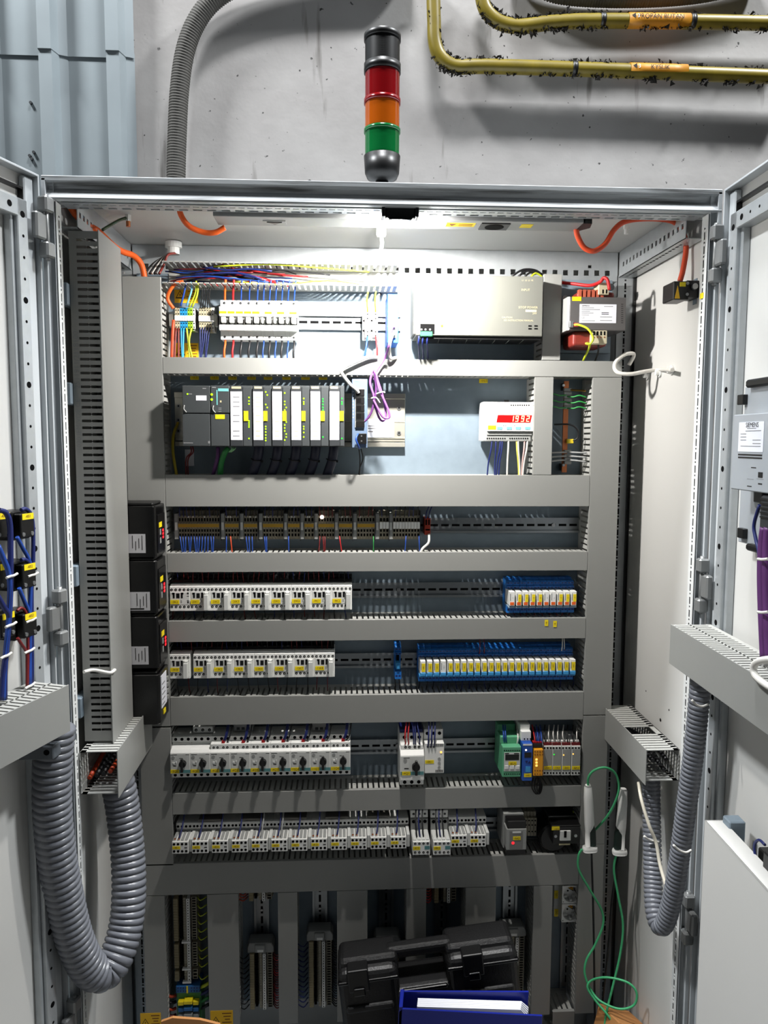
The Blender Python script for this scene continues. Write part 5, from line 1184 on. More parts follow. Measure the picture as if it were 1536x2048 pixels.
MC = {0: mcb_proto(17.6, 0), 1: mcb_proto(9, 1)}
ZM = P(520, 640, YP-.05).z; x = 440.; kk = 0; seq = [0, 0, 0, 0, 0, 1, 0, 1, 0, 1, 0]; n0 = n1 = 0
for a in seq:
    wpx = 16.3 if a == 0 else 8.3; X = P(x+wpx/2, 640, YP-.05).x
    if a == 0: lb = 'white miniature circuit breaker with yellow marker, %s from the beige terminals' % ORD[n0]; n0 += 1
    else: lb = 'narrow white auxiliary switch, %s between the circuit breakers' % ORD[n1]; n1 += 1
    inst(MC[a], 'circuit_breaker' if a == 0 else 'auxiliary_switch', lb, 'circuit breaker' if a == 0 else 'switch', (X, YP, ZM), 'miniature circuit breakers' if a == 0 else 'auxiliary switches')
    col, nm = [(ORANGE, 'orange'), (RED, 'red')][kk] if kk < 2 else (WBLUE, 'blue')
    wire([(X+.006, YP-.06, zt0+.012), (X+.003, YP-.052, ZM+.062), (X, YP-.036, ZM+.040)], .0026 if a == 0 and kk < 2 else .0017, col, nm+' wire entering the top of the breaker row', 'wires above the breakers')
    lowc = WBLACK if (kk >= 2 and a == 0) else col
    wire([(X, YP-.036, ZM-.040), (X+.001, YP-.046, ZM-.052), (X-.001, YP-.050, ZM-.07), (X, YP-.045, zc(717)-.012)], .0024 if a == 0 else .0016, lowc, ('black' if lowc is WBLACK else nm)+' wire leaving the bottom of the breaker row', 'wires below the breakers')
    x += wpx; kk += 1
def term_row(label, x0, pitch, cols, ya, yb, Yd=.045):
    Yf = YP-Yd; z1, z0 = P(x0, ya, Yf).z, P(x0, yb, Yf).z; H = z1-z0; t = thing('terminal_strip', label, 'terminal strip', (P(x0, 640, Yf).x, YP, z0), 'terminal strips beside the breakers')
    for k, c_ in enumerate(cols):
        a, b = P(x0+k*pitch, 640, Yf).x, P(x0+(k+1)*pitch, 640, Yf).x; mb = MB(); q = .0003
        mb.box(a+q, b-q, Yf+.012, YP-.009, z0, z1); mb.box(a+q, b-q, Yf, YP-.02, z0+H*.40, z0+H*.62, 2); mb.box(a+q, b-q, Yf+.004, YP-.02, z0+H*.08, z0+H*.40); mb.box(a+q, b-q, Yf+.004, YP-.02, z0+H*.62, z0+H*.94)
        for f_ in (.14, .30, .70, .86): mb.cyl(((a+b)/2, Yf+.004, z0+H*f_), (0, -1, 0), .0014, .0003, 8, 1)
        part('terminal', mb, [c_, HOLE, WHITEP], t)
    return z0, z1
GY = M('green_yellow_terminal', (150, 190, 50), .5); TB = M('terminal_blue', (40, 150, 210), .5)
z0, z1 = term_row('short terminal strip of beige, blue and green-yellow terminals by the warning stickers', 349, 5.1, [BEIGE, BEIGE, TB, TB, TB, GY, GY, LGREYP], 613, 660)
z0, z1 = term_row('five beige terminals with thin black wires above and blue wires below', 397, 5.1, [BEIGE]*5+[LGREYP], 613, 662)
for x in (338, 424):
    a, b, c_, d = RC(x, 628, x+9, 652, YP-.03); mb = MB(); mb.box(a, b, YP-.03, YP-.009, c_, d); solo('end_clamp', mb, WHITEP, 'white end clamp on the breaker rail beside the beige terminals', 'end clamp', 'end clamps on the breaker rail', bevel=.001)
for k in range(5):
    wire([P(404+k*4, 575, YP-.055), P(404+k*3.6, 595, YP-.05), P(400+k*5, 617, YP-.042)], .0012, WBLACK, 'thin black wire into the five beige terminals', 'black wires into the beige terminals')
    wire([P(400+k*5, 655, YP-.04), P(400+k*4, 680, YP-.045), P(401+(k//3)*10, 722, YP-.045)], .0016, DBLUE, 'dark blue wire below the five beige terminals', 'blue wires below the beige terminals')
for pts, c_, nm in (([(372, 566), (367, 590), (361, 612)], WBLUE, 'blue'), ([(381, 564), (383, 580), (373, 612)], M('sky_wire', (110, 180, 220), .5), 'light blue'), ([(392, 562), (391, 585), (378, 614)], YGREEN, 'yellow-green'), ([(396, 566), (394, 590), (384, 614)], YGREEN, 'yellow-green')):
    wire([P(x, y, YP-.055+.004*j) for j, (x, y) in enumerate(pts)], .0022, c_, nm+' wire dropping into the blue and green terminals', 'wires above the coloured terminals')
for pts, c_, nm in (([(352, 656), (350, 690), (349, 722)], BROWNRED, 'brown'), ([(357, 656), (357, 690), (357, 722)], BROWNRED, 'brown'), ([(362, 656), (363, 690), (365, 722)], TB, 'blue'), ([(367, 656), (366, 690), (366, 722)], TB, 'blue'), ([(373, 656), (377, 690), (379, 722)], YGREEN, 'yellow-green'), ([(383, 656), (378, 685), (386, 722)], YGREEN, 'yellow-green')):
    wire([P(x, y, YP-.04-.004*j) for j, (x, y) in enumerate(pts)], .0022, c_, nm+' wire leaving the coloured terminals downwards', 'wires below the coloured terminals')
wire([P(367, 563, YP-.06), P(350, 568, YP-.06), P(338, 585, YP-.058), P(336, 600, YP-.055), P(347, 617, YP-.05)], .0038, ORANGE, 'thick orange cable curving into the coloured terminals', None, 'cable', 'cable', 10, 8)
wire([P(347, 640, YP-.05), P(345, 670, YP-.052), P(343, 722, YP-.05)], .0034, ORED, 'orange cable running down beside the coloured terminals', None, 'cable', 'cable', 8)
def warn(x0, y0, x1, y1, Y, label, tri=True, lines=6):
    a, b, c_, d = RC(x0, y0, x1, y1, Y); t = thing('warning_sticker', label, 'sticker', ((a+b)/2, Y, c_), 'yellow warning stickers')
    mb = MB(); mb.box(a, b, Y-.0006, Y-.0001, c_, d); part('sheet', mb, ORANGEY, t); w, h = b-a, d-c_
    tx, tz_, s = a+w*.24, c_+h*.50, min(w*.20, h*.33)
    def trip(k): return [(tx-s*k, tz_-s*.75*k), (tx+s*k, tz_-s*.75*k), (tx, tz_+s*k)]
    mb = MB(); mb.prism(trip(1), 1, Y-.0009, Y-.0006); tr = part('triangle', mb, INK, t)
    mb = MB(); mb.prism([(q[0], q[1]+s*.02) for q in trip(.72)], 1, Y-.0011, Y-.0009); part('triangle_fill', mb, ORANGEY, tr)
    mb = MB(); mb.prism([(tx+s*.12, tz_+s*.45), (tx-s*.16, tz_-s*.08), (tx+s*.02, tz_-s*.06), (tx-s*.06, tz_-s*.5), (tx+s*.2, tz_+s*.08), (tx+s*.02, tz_+s*.06)], 1, Y-.0013, Y-.0011); part('lightning_bolt', mb, INK, tr)
    mb = MB()
    for k in range(lines):
        zz = d-h*(.14+.76*k/(lines-1)); e = .06*w*((k*7) % 3); mb.box(a+w*.52+e, b-w*.06-e*.6, Y-.0008, Y-.0006, zz-h*.025, zz+h*.025)
    part('print_lines', mb, INKB, t)
warn(349, 574, 396, 606, YP, 'yellow high-voltage warning sticker on the plate above the coloured terminals')
warn(350, 686, 397, 722, YP, 'yellow high-voltage warning sticker on the plate below the coloured terminals')
warn(421, 2021, 466, 2060, YC, 'yellow high-voltage warning sticker on the wide dark upright duct')
warn(281, 2026, 322, 2062, YC, 'yellow high-voltage warning sticker on the dark duct at the cabinet post')
for x0 in (446, 475, 508, 538, 566):
    a, b, c_, d = RC(x0, 573, x0+26, 582, YP-.001); mb = MB(); mb.box(a, b, YP-.0012, YP-.0002, c_, d); solo('plate_tag', mb, YELLOW, 'yellow tag on the plate above the circuit breakers', 'tag', 'yellow tags above the breakers')
# wires in the open top duct
rnd = random.Random(11)
for k in range(26):
    c_, nm = rnd.choice([(DBLUE, 'dark blue'), (DBLUE, 'dark blue'), (WBLUE, 'blue'), (RED, 'red'), (DRED, 'dark red'), (WBLACK, 'black'), (WBLACK, 'black')] if k < 24 else [(YGREEN, 'yellow-green')])
    x0 = rnd.uniform(330, 420) if k < 18 else rnd.uniform(420, 520); x1 = x0+rnd.uniform(80, 230) if k < 24 else rnd.uniform(700, 760); zz = zt0+.006+rnd.random()*.032; yy = YP-.012-rnd.random()*.058
    Xa, Xb = P(x0, 560, yy).x, P(min(x1, 780), 560, yy).x
    wire([(Xa, yy, zz), (Xa*.66+Xb*.34, yy-.004, zz+rnd.uniform(-.006, .010)), (Xa*.33+Xb*.67, yy, zz+rnd.uniform(-.006, .012)), (Xb, yy, zz-.006)], .0012+rnd.random()*.0008, c_, nm+' wire lying in the open top duct', 'wires in the open top duct')
# pair of wide terminals + blue switch
for k, x0 in enumerate((725, 741)):
    X0, X1, z0, z1 = RC(x0, 623, x0+15, 678, YP-.04); t = thing('fuse_terminal', 'wide white fuse terminal with %s wire below, beside the blue switch' % ('blue' if k == 0 else 'red'), 'terminal', ((X0+X1)/2, YP, z0), 'pair of fuse terminals')
    mb = MB(); mb.box(X0, X1, YP-.03, YP-.009, z0, z1); mb.box(X0+.005, X1-.003, YP-.042, YP-.03, z0+.004, z1-.004); part('body', mb, WHITEP, t, bevel=.0008)
    xm = P(x0+10, 650, YP-.04).x; mb = MB()
    for f_ in (.12, .26, .74, .90): mb.cyl((xm, YP-.042, z0+(z1-z0)*f_), (0, -1, 0), .0018, .0004, 8)
    part('screw_row', mb, HOLE, t)
    mb = MB(); mb.box(X0+.0005, X0+.0045, YP-.0305, YP-.03, z0+(z1-z0)*.28, z0+(z1-z0)*.36).box(X0+.0005, X0+.0045, YP-.0305, YP-.03, z0+(z1-z0)*.66, z0+(z1-z0)*.72); part('slot', mb, HOLE, t)
    wire([P(x0+11, 582, YP-.06), P(x0+9, 600, YP-.055), P(x0+10, 624, YP-.04)], .0018, YGREEN, 'yellow-green wire into the pair of fuse terminals', 'earth wires into the fuse terminals')
    wire([P(x0+10, 672, YP-.04), P(x0+8+k*5, 690, YP-.05), P(x0+3+k*10, 722, YP-.048)], .0022, RED if k else WBLUE, ('red' if k else 'blue')+' wire below the pair of fuse terminals', None)
a, b, c_, d = RC(757, 586, 763, 592, YP-.001); mb = MB(); p = P(760, 589, YP-.001); mb.cyl((p.x, YP-.0002, p.z), (0, -1, 0), .0035, .003, 12); solo('plate_screw', mb, BLACK, 'black screw in the bright plate above the fuse terminals', 'screw')
t, X0, X1, z0, z1, Yf = bbox_dev('network_switch', 'bright blue network switch with white port strip above the purple cable coil', 'network switch', 775, 588, 797, 686, .095, SWBLUE)
face(t, 'port_strip', WHITEP, 782, 600, 792, 676, Yf, .0015); fdots(t, 'status_lights', INKW, [(777.3, 608+k*15) for k in range(4)], Yf, .0013)
for y in (607, 622, 637):
    so = face(t, 'network_socket', BLACK, 783, y-5, 791, y+5, Yf-.0015, .0008)
pl = P(787, 651, Yf); mb = MB(); mb.box(pl.x-.004, pl.x+.004, Yf-.014, Yf-.0015, pl.z-.006, pl.z+.006); part('network_plug', mb, PURPLE, t, bevel=.0008)
pl2 = P(787, 667, Yf); mb = MB(); mb.box(pl2.x-.004, pl2.x+.004, Yf-.012, Yf-.0015, pl2.z-.005, pl2.z+.005); part('network_plug', mb, M('clear_green', (150, 190, 170), .4), t, bevel=.0008)
wire([P(785, 654, Yf-.016), P(780, 670, Yf-.02), P(778, 690, YP-.125), P(770, 715, YC-.018), P(753, 742, YC-.018), P(748, 760, YC-.02)], .0024, PURPLE, 'light purple patch cable dropping from the bright blue switch to its coil', None, 'patch_cable', 'cable', 8, 8)
wire([P(785, 668, Yf-.014), P(779, 690, Yf-.02), P(779, 706, YC-.02), P(782, 717, YC-.012), P(790, 716, YC-.004), P(800, 717, YC+.02)], .0036, WHITEC, 'grey-white cable curling from the blue switch over the duct edge', None, 'patch_cable', 'cable', 8, 8)
wire([P(755, 715, YC-.004), P(738, 714, YC-.010), P(715, 722, YC-.012), P(688, 735, YC-.014), P(683, 745, YC-.02), P(700, 768, YC-.02), P(712, 778, YP-.115), P(717, 786, YP-.112)], .0036, M('cable_light_grey', (186, 186, 182), .5), 'light grey cable arching over the duct into the slate blue switch', None, 'patch_cable', 'cable', 8, 8)
# purple coil: loops below the duct
for k, (pts, c_, nm) in enumerate((([(746, 740), (740, 765), (747, 790), (750, 810), (758, 835), (766, 842), (772, 830), (766, 795), (755, 760), (750, 742)], PURPLE, 'light purple'), ([(748, 740), (752, 775), (748, 805), (740, 830), (725, 846), (717, 848)], DPURPLE, 'dark purple'), ([(752, 745), (757, 775), (768, 800), (778, 825), (777, 836), (765, 833), (752, 810), (747, 800)], PURPLE, 'light purple'))):
    wire([P(x, y, YC-.020-.004*((j*3+k) % 3)) for j, (x, y) in enumerate(pts)], .0024, c_, nm+' patch cable loop tied up in front of the profile rail', 'loops of purple patch cable', 'patch_cable', 'cable', 8, 6)
for pts in ([(742, 797), (748, 795), (754, 797), (760, 806)], [(752, 788), (760, 785), (768, 784), (769, 786)]):
    wire([P(x, y, YC-.032) for x, y in pts], .0016, WHITEC, 'white cable tie round the purple patch cable', 'ties on the purple cable', 'cable_tie', 'cable tie')
# power supply
t, X0, X1, z0, z1, Yf = bbox_dev('power_supply', 'large flat grey power supply with green plug and ventilated underside', 'power supply', 832, 551, 1086, 672, .122, PSUG, back=.02, bevel=.0015)
mb = MB(); mb.box(X0-.004, X0, Yf+.012, YP-.03, z0+.004, z1-.004); part('side_flange', mb, PSUG, t, bevel=.001)
mb = MB(); mb.box(X0+.010, X1-.002, Yf+.006, YP-.035, z0-.006, z0); vb = part('vent_tray', mb, BLACK, t)
mb = MB()
for k in range(7): a = X0+.05+k*.030; mb.prism([(a, Yf+.010), (a+.001, Yf+.010), (a+.006, YP-.05), (a+.005, YP-.05)], 2, z0-.0066, z0-.006)
part('vent_bars', mb, GREYP, vb)
face(t, 'terminal_recess', HOLE, 840.5, 648, 869, 668, Yf, .0006)
pg = face(t, 'plug', TERMGREEN, 840, 664, 864, 674, Yf-.0006, .010, label='green plug-in terminal', bevel=.001)
fdots(t, 'screw_row', STEEL, [(843, 659), (851, 659), (860, 659)], Yf-.0006, .0022)
fdots(t, 'status_light', LEDG, [(884, 652)], Yf, .0026, label='lit yellow-green lamp')
for x, y in ((1060, 652), (1072, 652), (1060, 657.5), (1072, 657.5)): face(t, 'vent_slot', HOLE, x-3.4, y-1.4, x+3.4, y+1.4, Yf, .0004)
for s, x, y, h in (('INPUT', 1051, 580, .0045), ('L1  L2  L3  PE', 1055, 561, .003), ('SITOP POWER', 1056, 615, .0045), ('OUTPUT', 1062, 622, .0035), ('24V', 1069, 627, .004), ('CAUTION', 1014, 635, .0035), ('SEE INSTRUCTION MANUAL', 1037, 641, .0035), ('DC 24V 40A', 857, 630, .004), ('+  +  -  -', 857, 622, .0035)):
    p = P(x, y, Yf); text(s, h, (p.x, Yf-.0005, p.z), INKP, t)
face(t, 'print_bar', INKP, 1051, 619.5, 1073, 624, Yf, .0003)
face(t, 'rail_latch', GREYP, 926, 678, 964, 683, YP-.06, .004)
for x in (838, 846, 855): wire([P(x, 672, Yf-.005), P(x-1, 690, YP-.12), P(x+1, 722, YP-.06)], .0020, DBLUE, 'dark blue wire dropping from the green plug of the power supply', 'wires under the power supply')
for k, (c_, nm) in enumerate(((WBLACK, 'black'), (WBLACK, 'black'), (WBLACK, 'black'), (YGREEN, 'yellow-green'))):
    p0, p1 = P(1024+k*13, 552, Yf+.05), P(1084, 549+k*1.5, YC+.02); wire([p0, p0.lerp(p1, .35)+Vector((0, 0, .012-.002*k)), p0.lerp(p1, .75)+Vector((0, 0, .010-.002*k)), p1], .0024, c_, nm+' wire arching over the top of the power supply', 'wires over the power supply')
# transformer
YT = YP-.13
t, X0, X1, z0, z1, Yf = bbox_dev('transformer', 'dark grey laminated transformer with white type label and red-brown winding', 'transformer', 1139, 594, 1252, 661, .12, CORE, back=.02, bevel=.0015)
mb = MB(); mb.prism([(X0, Yf), (X0-.004, Yf+.004), (X0-.006, YP-.03), (X0, YP-.03)], 2, z0, z1); part('side_plate', mb, GREYP, t)
mb = MB(); mb.box(X0+.012, X1-.035, Yf+.012, YP-.03, z0-.032, z0); part('winding', mb, BROWNRED, t, bevel=.006, label='red-brown winding', seg=3)
mb = MB(); mb.box(X0+.02, X1-.02, Yf+.015, YP-.025, z1, z1+.014); wd = part('winding', mb, BROWNRED, t, bevel=.006, label='red-brown winding', seg=3)
mb = MB()
for k in range(6): a = X0+.022+k*.0095; mb.box(a, a+.006, Yf+.010, Yf+.022, z1, z1+.017)
part('coil_tab', mb, COPPER if False else M('coil_copper_red', (168, 84, 62), .45), wd)
lab = face(t, 'type_label', PAPER, 1159, 608.5, 1232.5, 646, Yf, .0006, bevel=.0)
p = P(1171, 611.8, Yf); text('SIEMENS', .0032, (p.x, Yf-.0009, p.z), INK, lab)
for y, a, b in ((615.5, 1163, 1188), (619, 1163, 1200), (622.5, 1163, 1180), (626, 1163, 1187), (630, 1163, 1178), (641.5, 1163, 1190), (634, 1200, 1224), (641, 1200, 1224), (613, 1208, 1226)): face(t, 'print_line', INKG, a, y-.6, b, y+.6, Yf-.0006, .0002, parent=lab)
for y in (625.5, 628.5): face(t, 'print_bar', INK, 1203, y-.6, 1217.5, y+.6, Yf-.0006, .0002, parent=lab)
p = P(1166, 635.5, Yf); text('CE', .004, (p.x, Yf-.0009, p.z), INKG, lab)
face(t, 'tag', YELLOW, 1144.5, 593.5, 1162.5, 602, Yf, .0006)
for k in range(10): face(t, 'stamped_mark', INK, 1242.2, 608+k*4.1, 1246.5, 609.2+k*4.1, Yf, .0002)
for (xa, xb, ya, yb, nn) in ((1184, 1213, 661.5, 688, 4),):
    a, b, c_, d = RC(xa, ya, xb, yb, Yf-.004); mb = MB(); mb.box(a, b, Yf-.008, Yf+.03, c_, d); tb = part('terminal_block', mb, BEIGE, t, bevel=.001)
    for k in range(nn):
        xx = xa+4+k*7; face(t, 'slot', HOLE, xx-1.6, ya+1, xx+1.6, ya+9, Yf-.008, .0004, parent=tb); fdots(t, 'screw', COPPER, [(xx, ya+13)], Yf-.008, .0016, parent=tb)
a, b, c_, d = RC(1196, 566, 1217, 590, Yf+.01); mb = MB(); mb.box(a, b, Yf+.006, Yf+.04, c_, d); tb = part('terminal_block', mb, BEIGE, t, bevel=.001)
for xx in (1206, 1213): face(t, 'slot', HOLE, xx-1.4, 579, xx+1.4, 587, Yf+.006, .0004, parent=tb)
p = P(1221, 575, YP-.02); mb = MB(); mb.cyl((p.x, YP-.02, p.z), (0, -1, 0), .008, .004, 14); part('mount_bolt', mb, DKGREY, t)
mb = MB(); mb.box(X0-.008, X1+.002, YP-.022, YP-.0005, z0-.036, z0-.018); part('mount_foot', mb, ZINC, t)
for x, y in ((1129, 597), (1128, 687)): fdots(t, 'mount_bolt', STEEL, [(x, y)], YP-.012, .006, h=.006, seg=12)
wire([P(1122, 565, YP-.05), P(1150, 568, YP-.065), P(1180, 571, YP-.09), P(1200, 564, YP-.12), P(1207, 556, YP-.125), P(1215, 560, YP-.13), P(1219, 580, YP-.13)], .0036, RED, 'red double cable running to the top terminal of the transformer', None, 'cable', 'cable', 8, 6)
wire([P(1146, 650, Yf-.006), P(1158, 650, Yf-.012), P(1176, 658, Yf-.018), P(1186, 676, Yf-.018), P(1180, 688, Yf-.014), P(1172, 687, Yf-.01), P(1180, 690, Yf+.01), P(1166, 722, YP-.06)], .0024, YGREEN, 'yellow-green earth wire looping from the transformer label side', None, 'wire', 'wire', 7, 6)
wire([P(1197, 690, Yf+.01), P(1196, 705, YP-.09), P(1190, 722, YP-.06)], .002, WBLACK, 'black wire under the transformer terminal block', None)
a, b, c_, d = RC(1139, 645, 1157, 655, Yf-.008); mb = MB(); mb.box(a, a+.008, Yf-.010, Yf-.001, c_, d+.003).box(a+.0085, b, Yf-.009, Yf-.003, c_+.002, d-.001, 1); solo('earth_clamp', mb, [STEEL, M('clamp_pink', (226, 70, 92), .5)], 'steel and pink earth clamp on the transformer', 'clamp', bevel=.0006)
# ================================================================ black drives in front of the left duct
dys = [(1012, 1116), (1122, 1228), (1234, 1338), (1350, 1450)]
DX0, DX1, DY0, DY1 = -.556, -.4675, .200, YC-.0012
for k, (ya, yb) in enumerate(dys):
    z1, z0 = P(290, ya, DY0).z, P(290, yb, DY0).z
    lb = ['topmost black frequency drive with red readout, directly under the bare duct cover', 'second black frequency drive from the top with barcode label and red readout', 'third black frequency drive from the top with red readout', 'lowest black drive with white label on its face and no readout'][k]
    t = thing('frequency_drive', lb, 'frequency drive', ((DX0+DX1)/2, YC, z0), 'stacked black frequency drives')
    mb = MB(); mb.prism([(DX0, DY0), (DX1-.004, DY0), (DX1, DY0+.006), (DX1, DY1), (DX0, DY1)], 2, z0, z1); part('body', mb, GLOSSBLACK, t, bevel=.002)
    mb = MB(); mb.box(DX0+.002, DX1-.006, DY0+.004, DY1-.002, z1, z1+.006); part('top_rib', mb, BLACK, t, bevel=.002)
    if k < 3:
        zm = (z0+z1)/2; za, zb = [(1068, 1106), (1184, 1221), (1293, 1329)][k]
        la, lb_, lc, ld = RC(258, za, (291, 300, 297)[k], zb, DY0); mb = MB(); mb.box(DX0+.03, lb_, DY0-.0006, DY0, lc, ld); L = part('type_label', mb, M('label_silver', (196, 196, 200), .4), t, label='silver type label')
        for j in range(4):
            mb = MB(); xx = lb_-.006-j*.0065; mb.box(xx-.0012, xx, DY0-.0009, DY0-.0006, lc+.006+.004*(j % 2), ld-.003-.006*(j % 3)); part('print_line', mb, INK, L)
        if k == 1: mb = MB(); mb.box(DX0+.032, lb_-.012, DY0-.0009, DY0-.0006, lc+.002, lc+.005); part('barcode', mb, INK, L)
        # controls on the face that looks across the cabinet
        def fx(name, mat, y0, y1, za_, zb_, th, parent=t, label=None):
            mb = MB(); mb.box(DX1, DX1+th, y0, y1, za_, zb_); return part(name, mb, mat, parent, label=label)
        fx('front_cover', BLACK, DY0+.012, DY1-.006, z0+.008, z1-.020, .0016)
        fx('tag', YELLOW, DY0+.022, DY0+.046, z0+(z1-z0)*.56, z0+(z1-z0)*.66, .0022, label='yellow tag')
        dz = z0+(z1-z0)*.34
        rd = fx('readout', HOLE, DY0+.046, DY0+.062, dz-.004, dz+.020, .0022)
        for j in range(3): fx('digit', LEDR, DY0+.049, DY0+.059, dz-.002+j*.0075, dz+.003+j*.0075, .0028, rd, 'lit red digit')
        for j in range(2): fx('key', GREYP, DY0+.028, DY0+.036, dz-.010+j*.018, dz+.002+j*.018, .0026)
    else:
        mb = MB(); mb.box(DX1, DX1+.0012, DY0+.014, DY0+.06, z0+.030, z1-.008); L = part('type_label', mb, PAPER, t, label='white type label')
        for j in range(5):
            mb = MB(); mb.box(DX1+.0012, DX1+.0016, DY0+.018, DY0+.04+.003*(j % 3), z0+.036+j*.011, z0+.0385+j*.011); part('print_line', mb, INKG, L)
        for j in range(4):
            mb = MB(); mb.box(DX1, DX1+.003, DY0+.062, DY0+.072, z0+.034+j*.014, z0+.042+j*.014); part('key', mb, GREYP, t)
        mb = MB(); mb.box(DX1, DX1+.0014, DY0+.03, DY0+.048, z0+.012, z0+.022); part('tag', mb, YELLOW, t, label='yellow tag')
# ================================================================ hoses
mb = MB(); corrugated(mb, curve_px([(112, 1452, -.06), (106, 1520, -.06), (104, 1600, -.058), (112, 1700, -.05), (130, 1800, -.035), (150, 1880, -.02), (178, 1935, .0), (207, 1945, .02), (232, 1915, .04), (252, 1850, .07), (258, 1780, .09), (255, 1700, .11), (246, 1620, .12), (238, 1575, .12), (230, 1550, .12)], 14), .0338, .0132, .0052, 24, 8)
solo('corrugated_hose', mb, HOSE, 'thick grey corrugated hose hanging in a U beside the left door', 'hose', 'grey corrugated hoses', smooth=True)
mb = MB(); corrugated(mb, curve_px([(1404, 1330, -.085), (1398, 1400, -.085), (1388, 1500, -.075), (1372, 1620, -.06), (1358, 1720, -.045), (1344, 1800, -.03), (1330, 1845, -.015), (1318, 1850, .0), (1309, 1820, .02), (1306, 1760, .05), (1304, 1680, .08), (1303, 1620, .10), (1302, 1560, .11), (1301, 1535, .11)], 14), .0185, .0088, .003, 20, 6)
solo('corrugated_hose', mb, HOSE, 'slim grey corrugated hose hanging in a V beside the right door', 'hose', 'grey corrugated hoses', smooth=True)
# hose clamp plate under the left door duct
a = P(108, 1497, -.09); t = thing('hose_bracket', 'grey plastic bracket clamping the thick hose under the left door duct', 'bracket', tuple(a))
p0, p1 = P(52, 1512, -.10), P(150, 1490, -.03)
mb = MB(); mb.prism([(p0.x-.01, -.11), (p0.x+.05, -.11), (p1.x+.0, -.045), (p1.x+.0, -.020), (p0.x-.01, -.03)], 2, a.z-.012, a.z+.012); part('plate', mb, M('hose_bracket_grey', (82, 88, 94), .45), t, bevel=.002)
q = P(92, 1506, -.112); mb = MB(); mb.cyl((q.x, -.1095, q.z), (0, -1, 0), .005, .001, 10); part('screw_hole', mb, HOLE, t)
# cable ties on the slim hose, thin white cable along it
for pts, Y in (([(1384, 1400), (1392, 1409), (1404, 1413), (1417, 1408)], -.108), ([(1288, 1672), (1300, 1680), (1318, 1684)], .06), ([(1347, 1690), (1358, 1700), (1372, 1705), (1383, 1700)], -.078)):
    wire([P(x, y, Y) for x, y in pts], .0022, WHITEC, 'white cable tie round the slim grey hose', 'ties on the slim hose', 'cable_tie', 'cable tie')
wire([P(1277, 1565, .10), P(1283, 1600, .07), P(1298, 1650, .05), P(1312, 1685, .045), P(1320, 1730, .03), P(1334, 1778, .0)], .0034, M('cream_cable', (206, 200, 184), .5), 'thin cream cable tied along the slim grey hose', None, 'cable', 'cable', 8, 8)
# ================================================================ orange cables and roof cables
def cab_px(pts, r_, mat, label, name='cable', group=None): wire([P(*p) for p in pts], r_, mat, label, group, name, 'cable', 10, 8)
cab_px([(136, 405, .10), (152, 430, .11), (175, 450, .13), (196, 462, .15), (225, 490, .20), (245, 503, .24), (268, 512, .28), (283, 530, .30), (290, 560, .31)], .0062, ORANGE, 'orange cable crossing the roof corner to the top of the wide left duct')
cab_px([(357, 405, .09), (362, 430, .10), (378, 452, .11), (405, 464, .12), (430, 465, .12), (450, 455, .12)], .0052, ORANGE, 'orange cable loop hanging under the roof by the lamp switch end')
cab_px([(1152, 455, .10), (1155, 472, .105), (1168, 495, .11), (1188, 502, .11), (1210, 488, .115), (1228, 460, .115), (1248, 444, .11), (1278, 438, .10), (1320, 438, .10), (1350, 445, .10), (1368, 470, .105), (1372, 500, .105), (1366, 540, .10), (1360, 562, .10)], .0052, ORED, 'orange-red cable looping from the lamp end to the black door switch')
# door switch
p = P(1372, 580, .085); t = thing('door_switch', 'black door switch with warning triangle on the right post, orange cable on top', 'switch', (.50, .09, P(1372, 604, .085).z))
X0, X1, z0, z1 = RC(1341, 561, 1403, 602, .075)
mb = MB(); mb.box(X0, X0+.030, .062, .112, z0, z1-.004); part('body', mb, BLACK, t, bevel=.0015)
mb = MB(); mb.box(X0+.030, X1-.002, .072, .112, z0+.006, z1); hd = part('head', mb, BLACK, t, bevel=.0015)
q = P(1389, 573, .07); mb = MB(); mb.cyl((q.x, .072, q.z), (0, -1, 0), .0075, .002, 16).cyl((q.x, .070, q.z), (0, -1, 0), .0055, .004, 12, 1); part('plunger', mb, [DKGREY, LGREYP], hd)
mb = MB(); mb.prism([(X0+.003, z0+.002), (X0+.013, z0+.002), (X0+.008, z0+.026)], 1, .0614, .062); part('warning_triangle', mb, ORANGEY, t)
mb = MB(); mb.box(X0+.012, X0+.023, .0612, .062, z1-.014, z1-.006); part('tag', mb, YELLOW, t, label='yellow tag')
for zz in (z1-.008, z0+.010): mb = MB(); mb.cyl((X0+.027, .062, zz), (0, -1, 0), .003, .0012, 10); part('screw', mb, STEEL, t)
mb = MB(); mb.box(X1-.002, .5955, .080, .095, z0-.004, z1+.006); part('bracket', mb, ZINC, t)
a, b, c_, d = RC(1404, 594, 1413, 605, .055); mb = MB(); mb.box(.5762, .5769, .010, .024, c_, d); solo('post_tag', mb, YELLOW, 'small yellow tag on the right post under the door switch', 'tag')
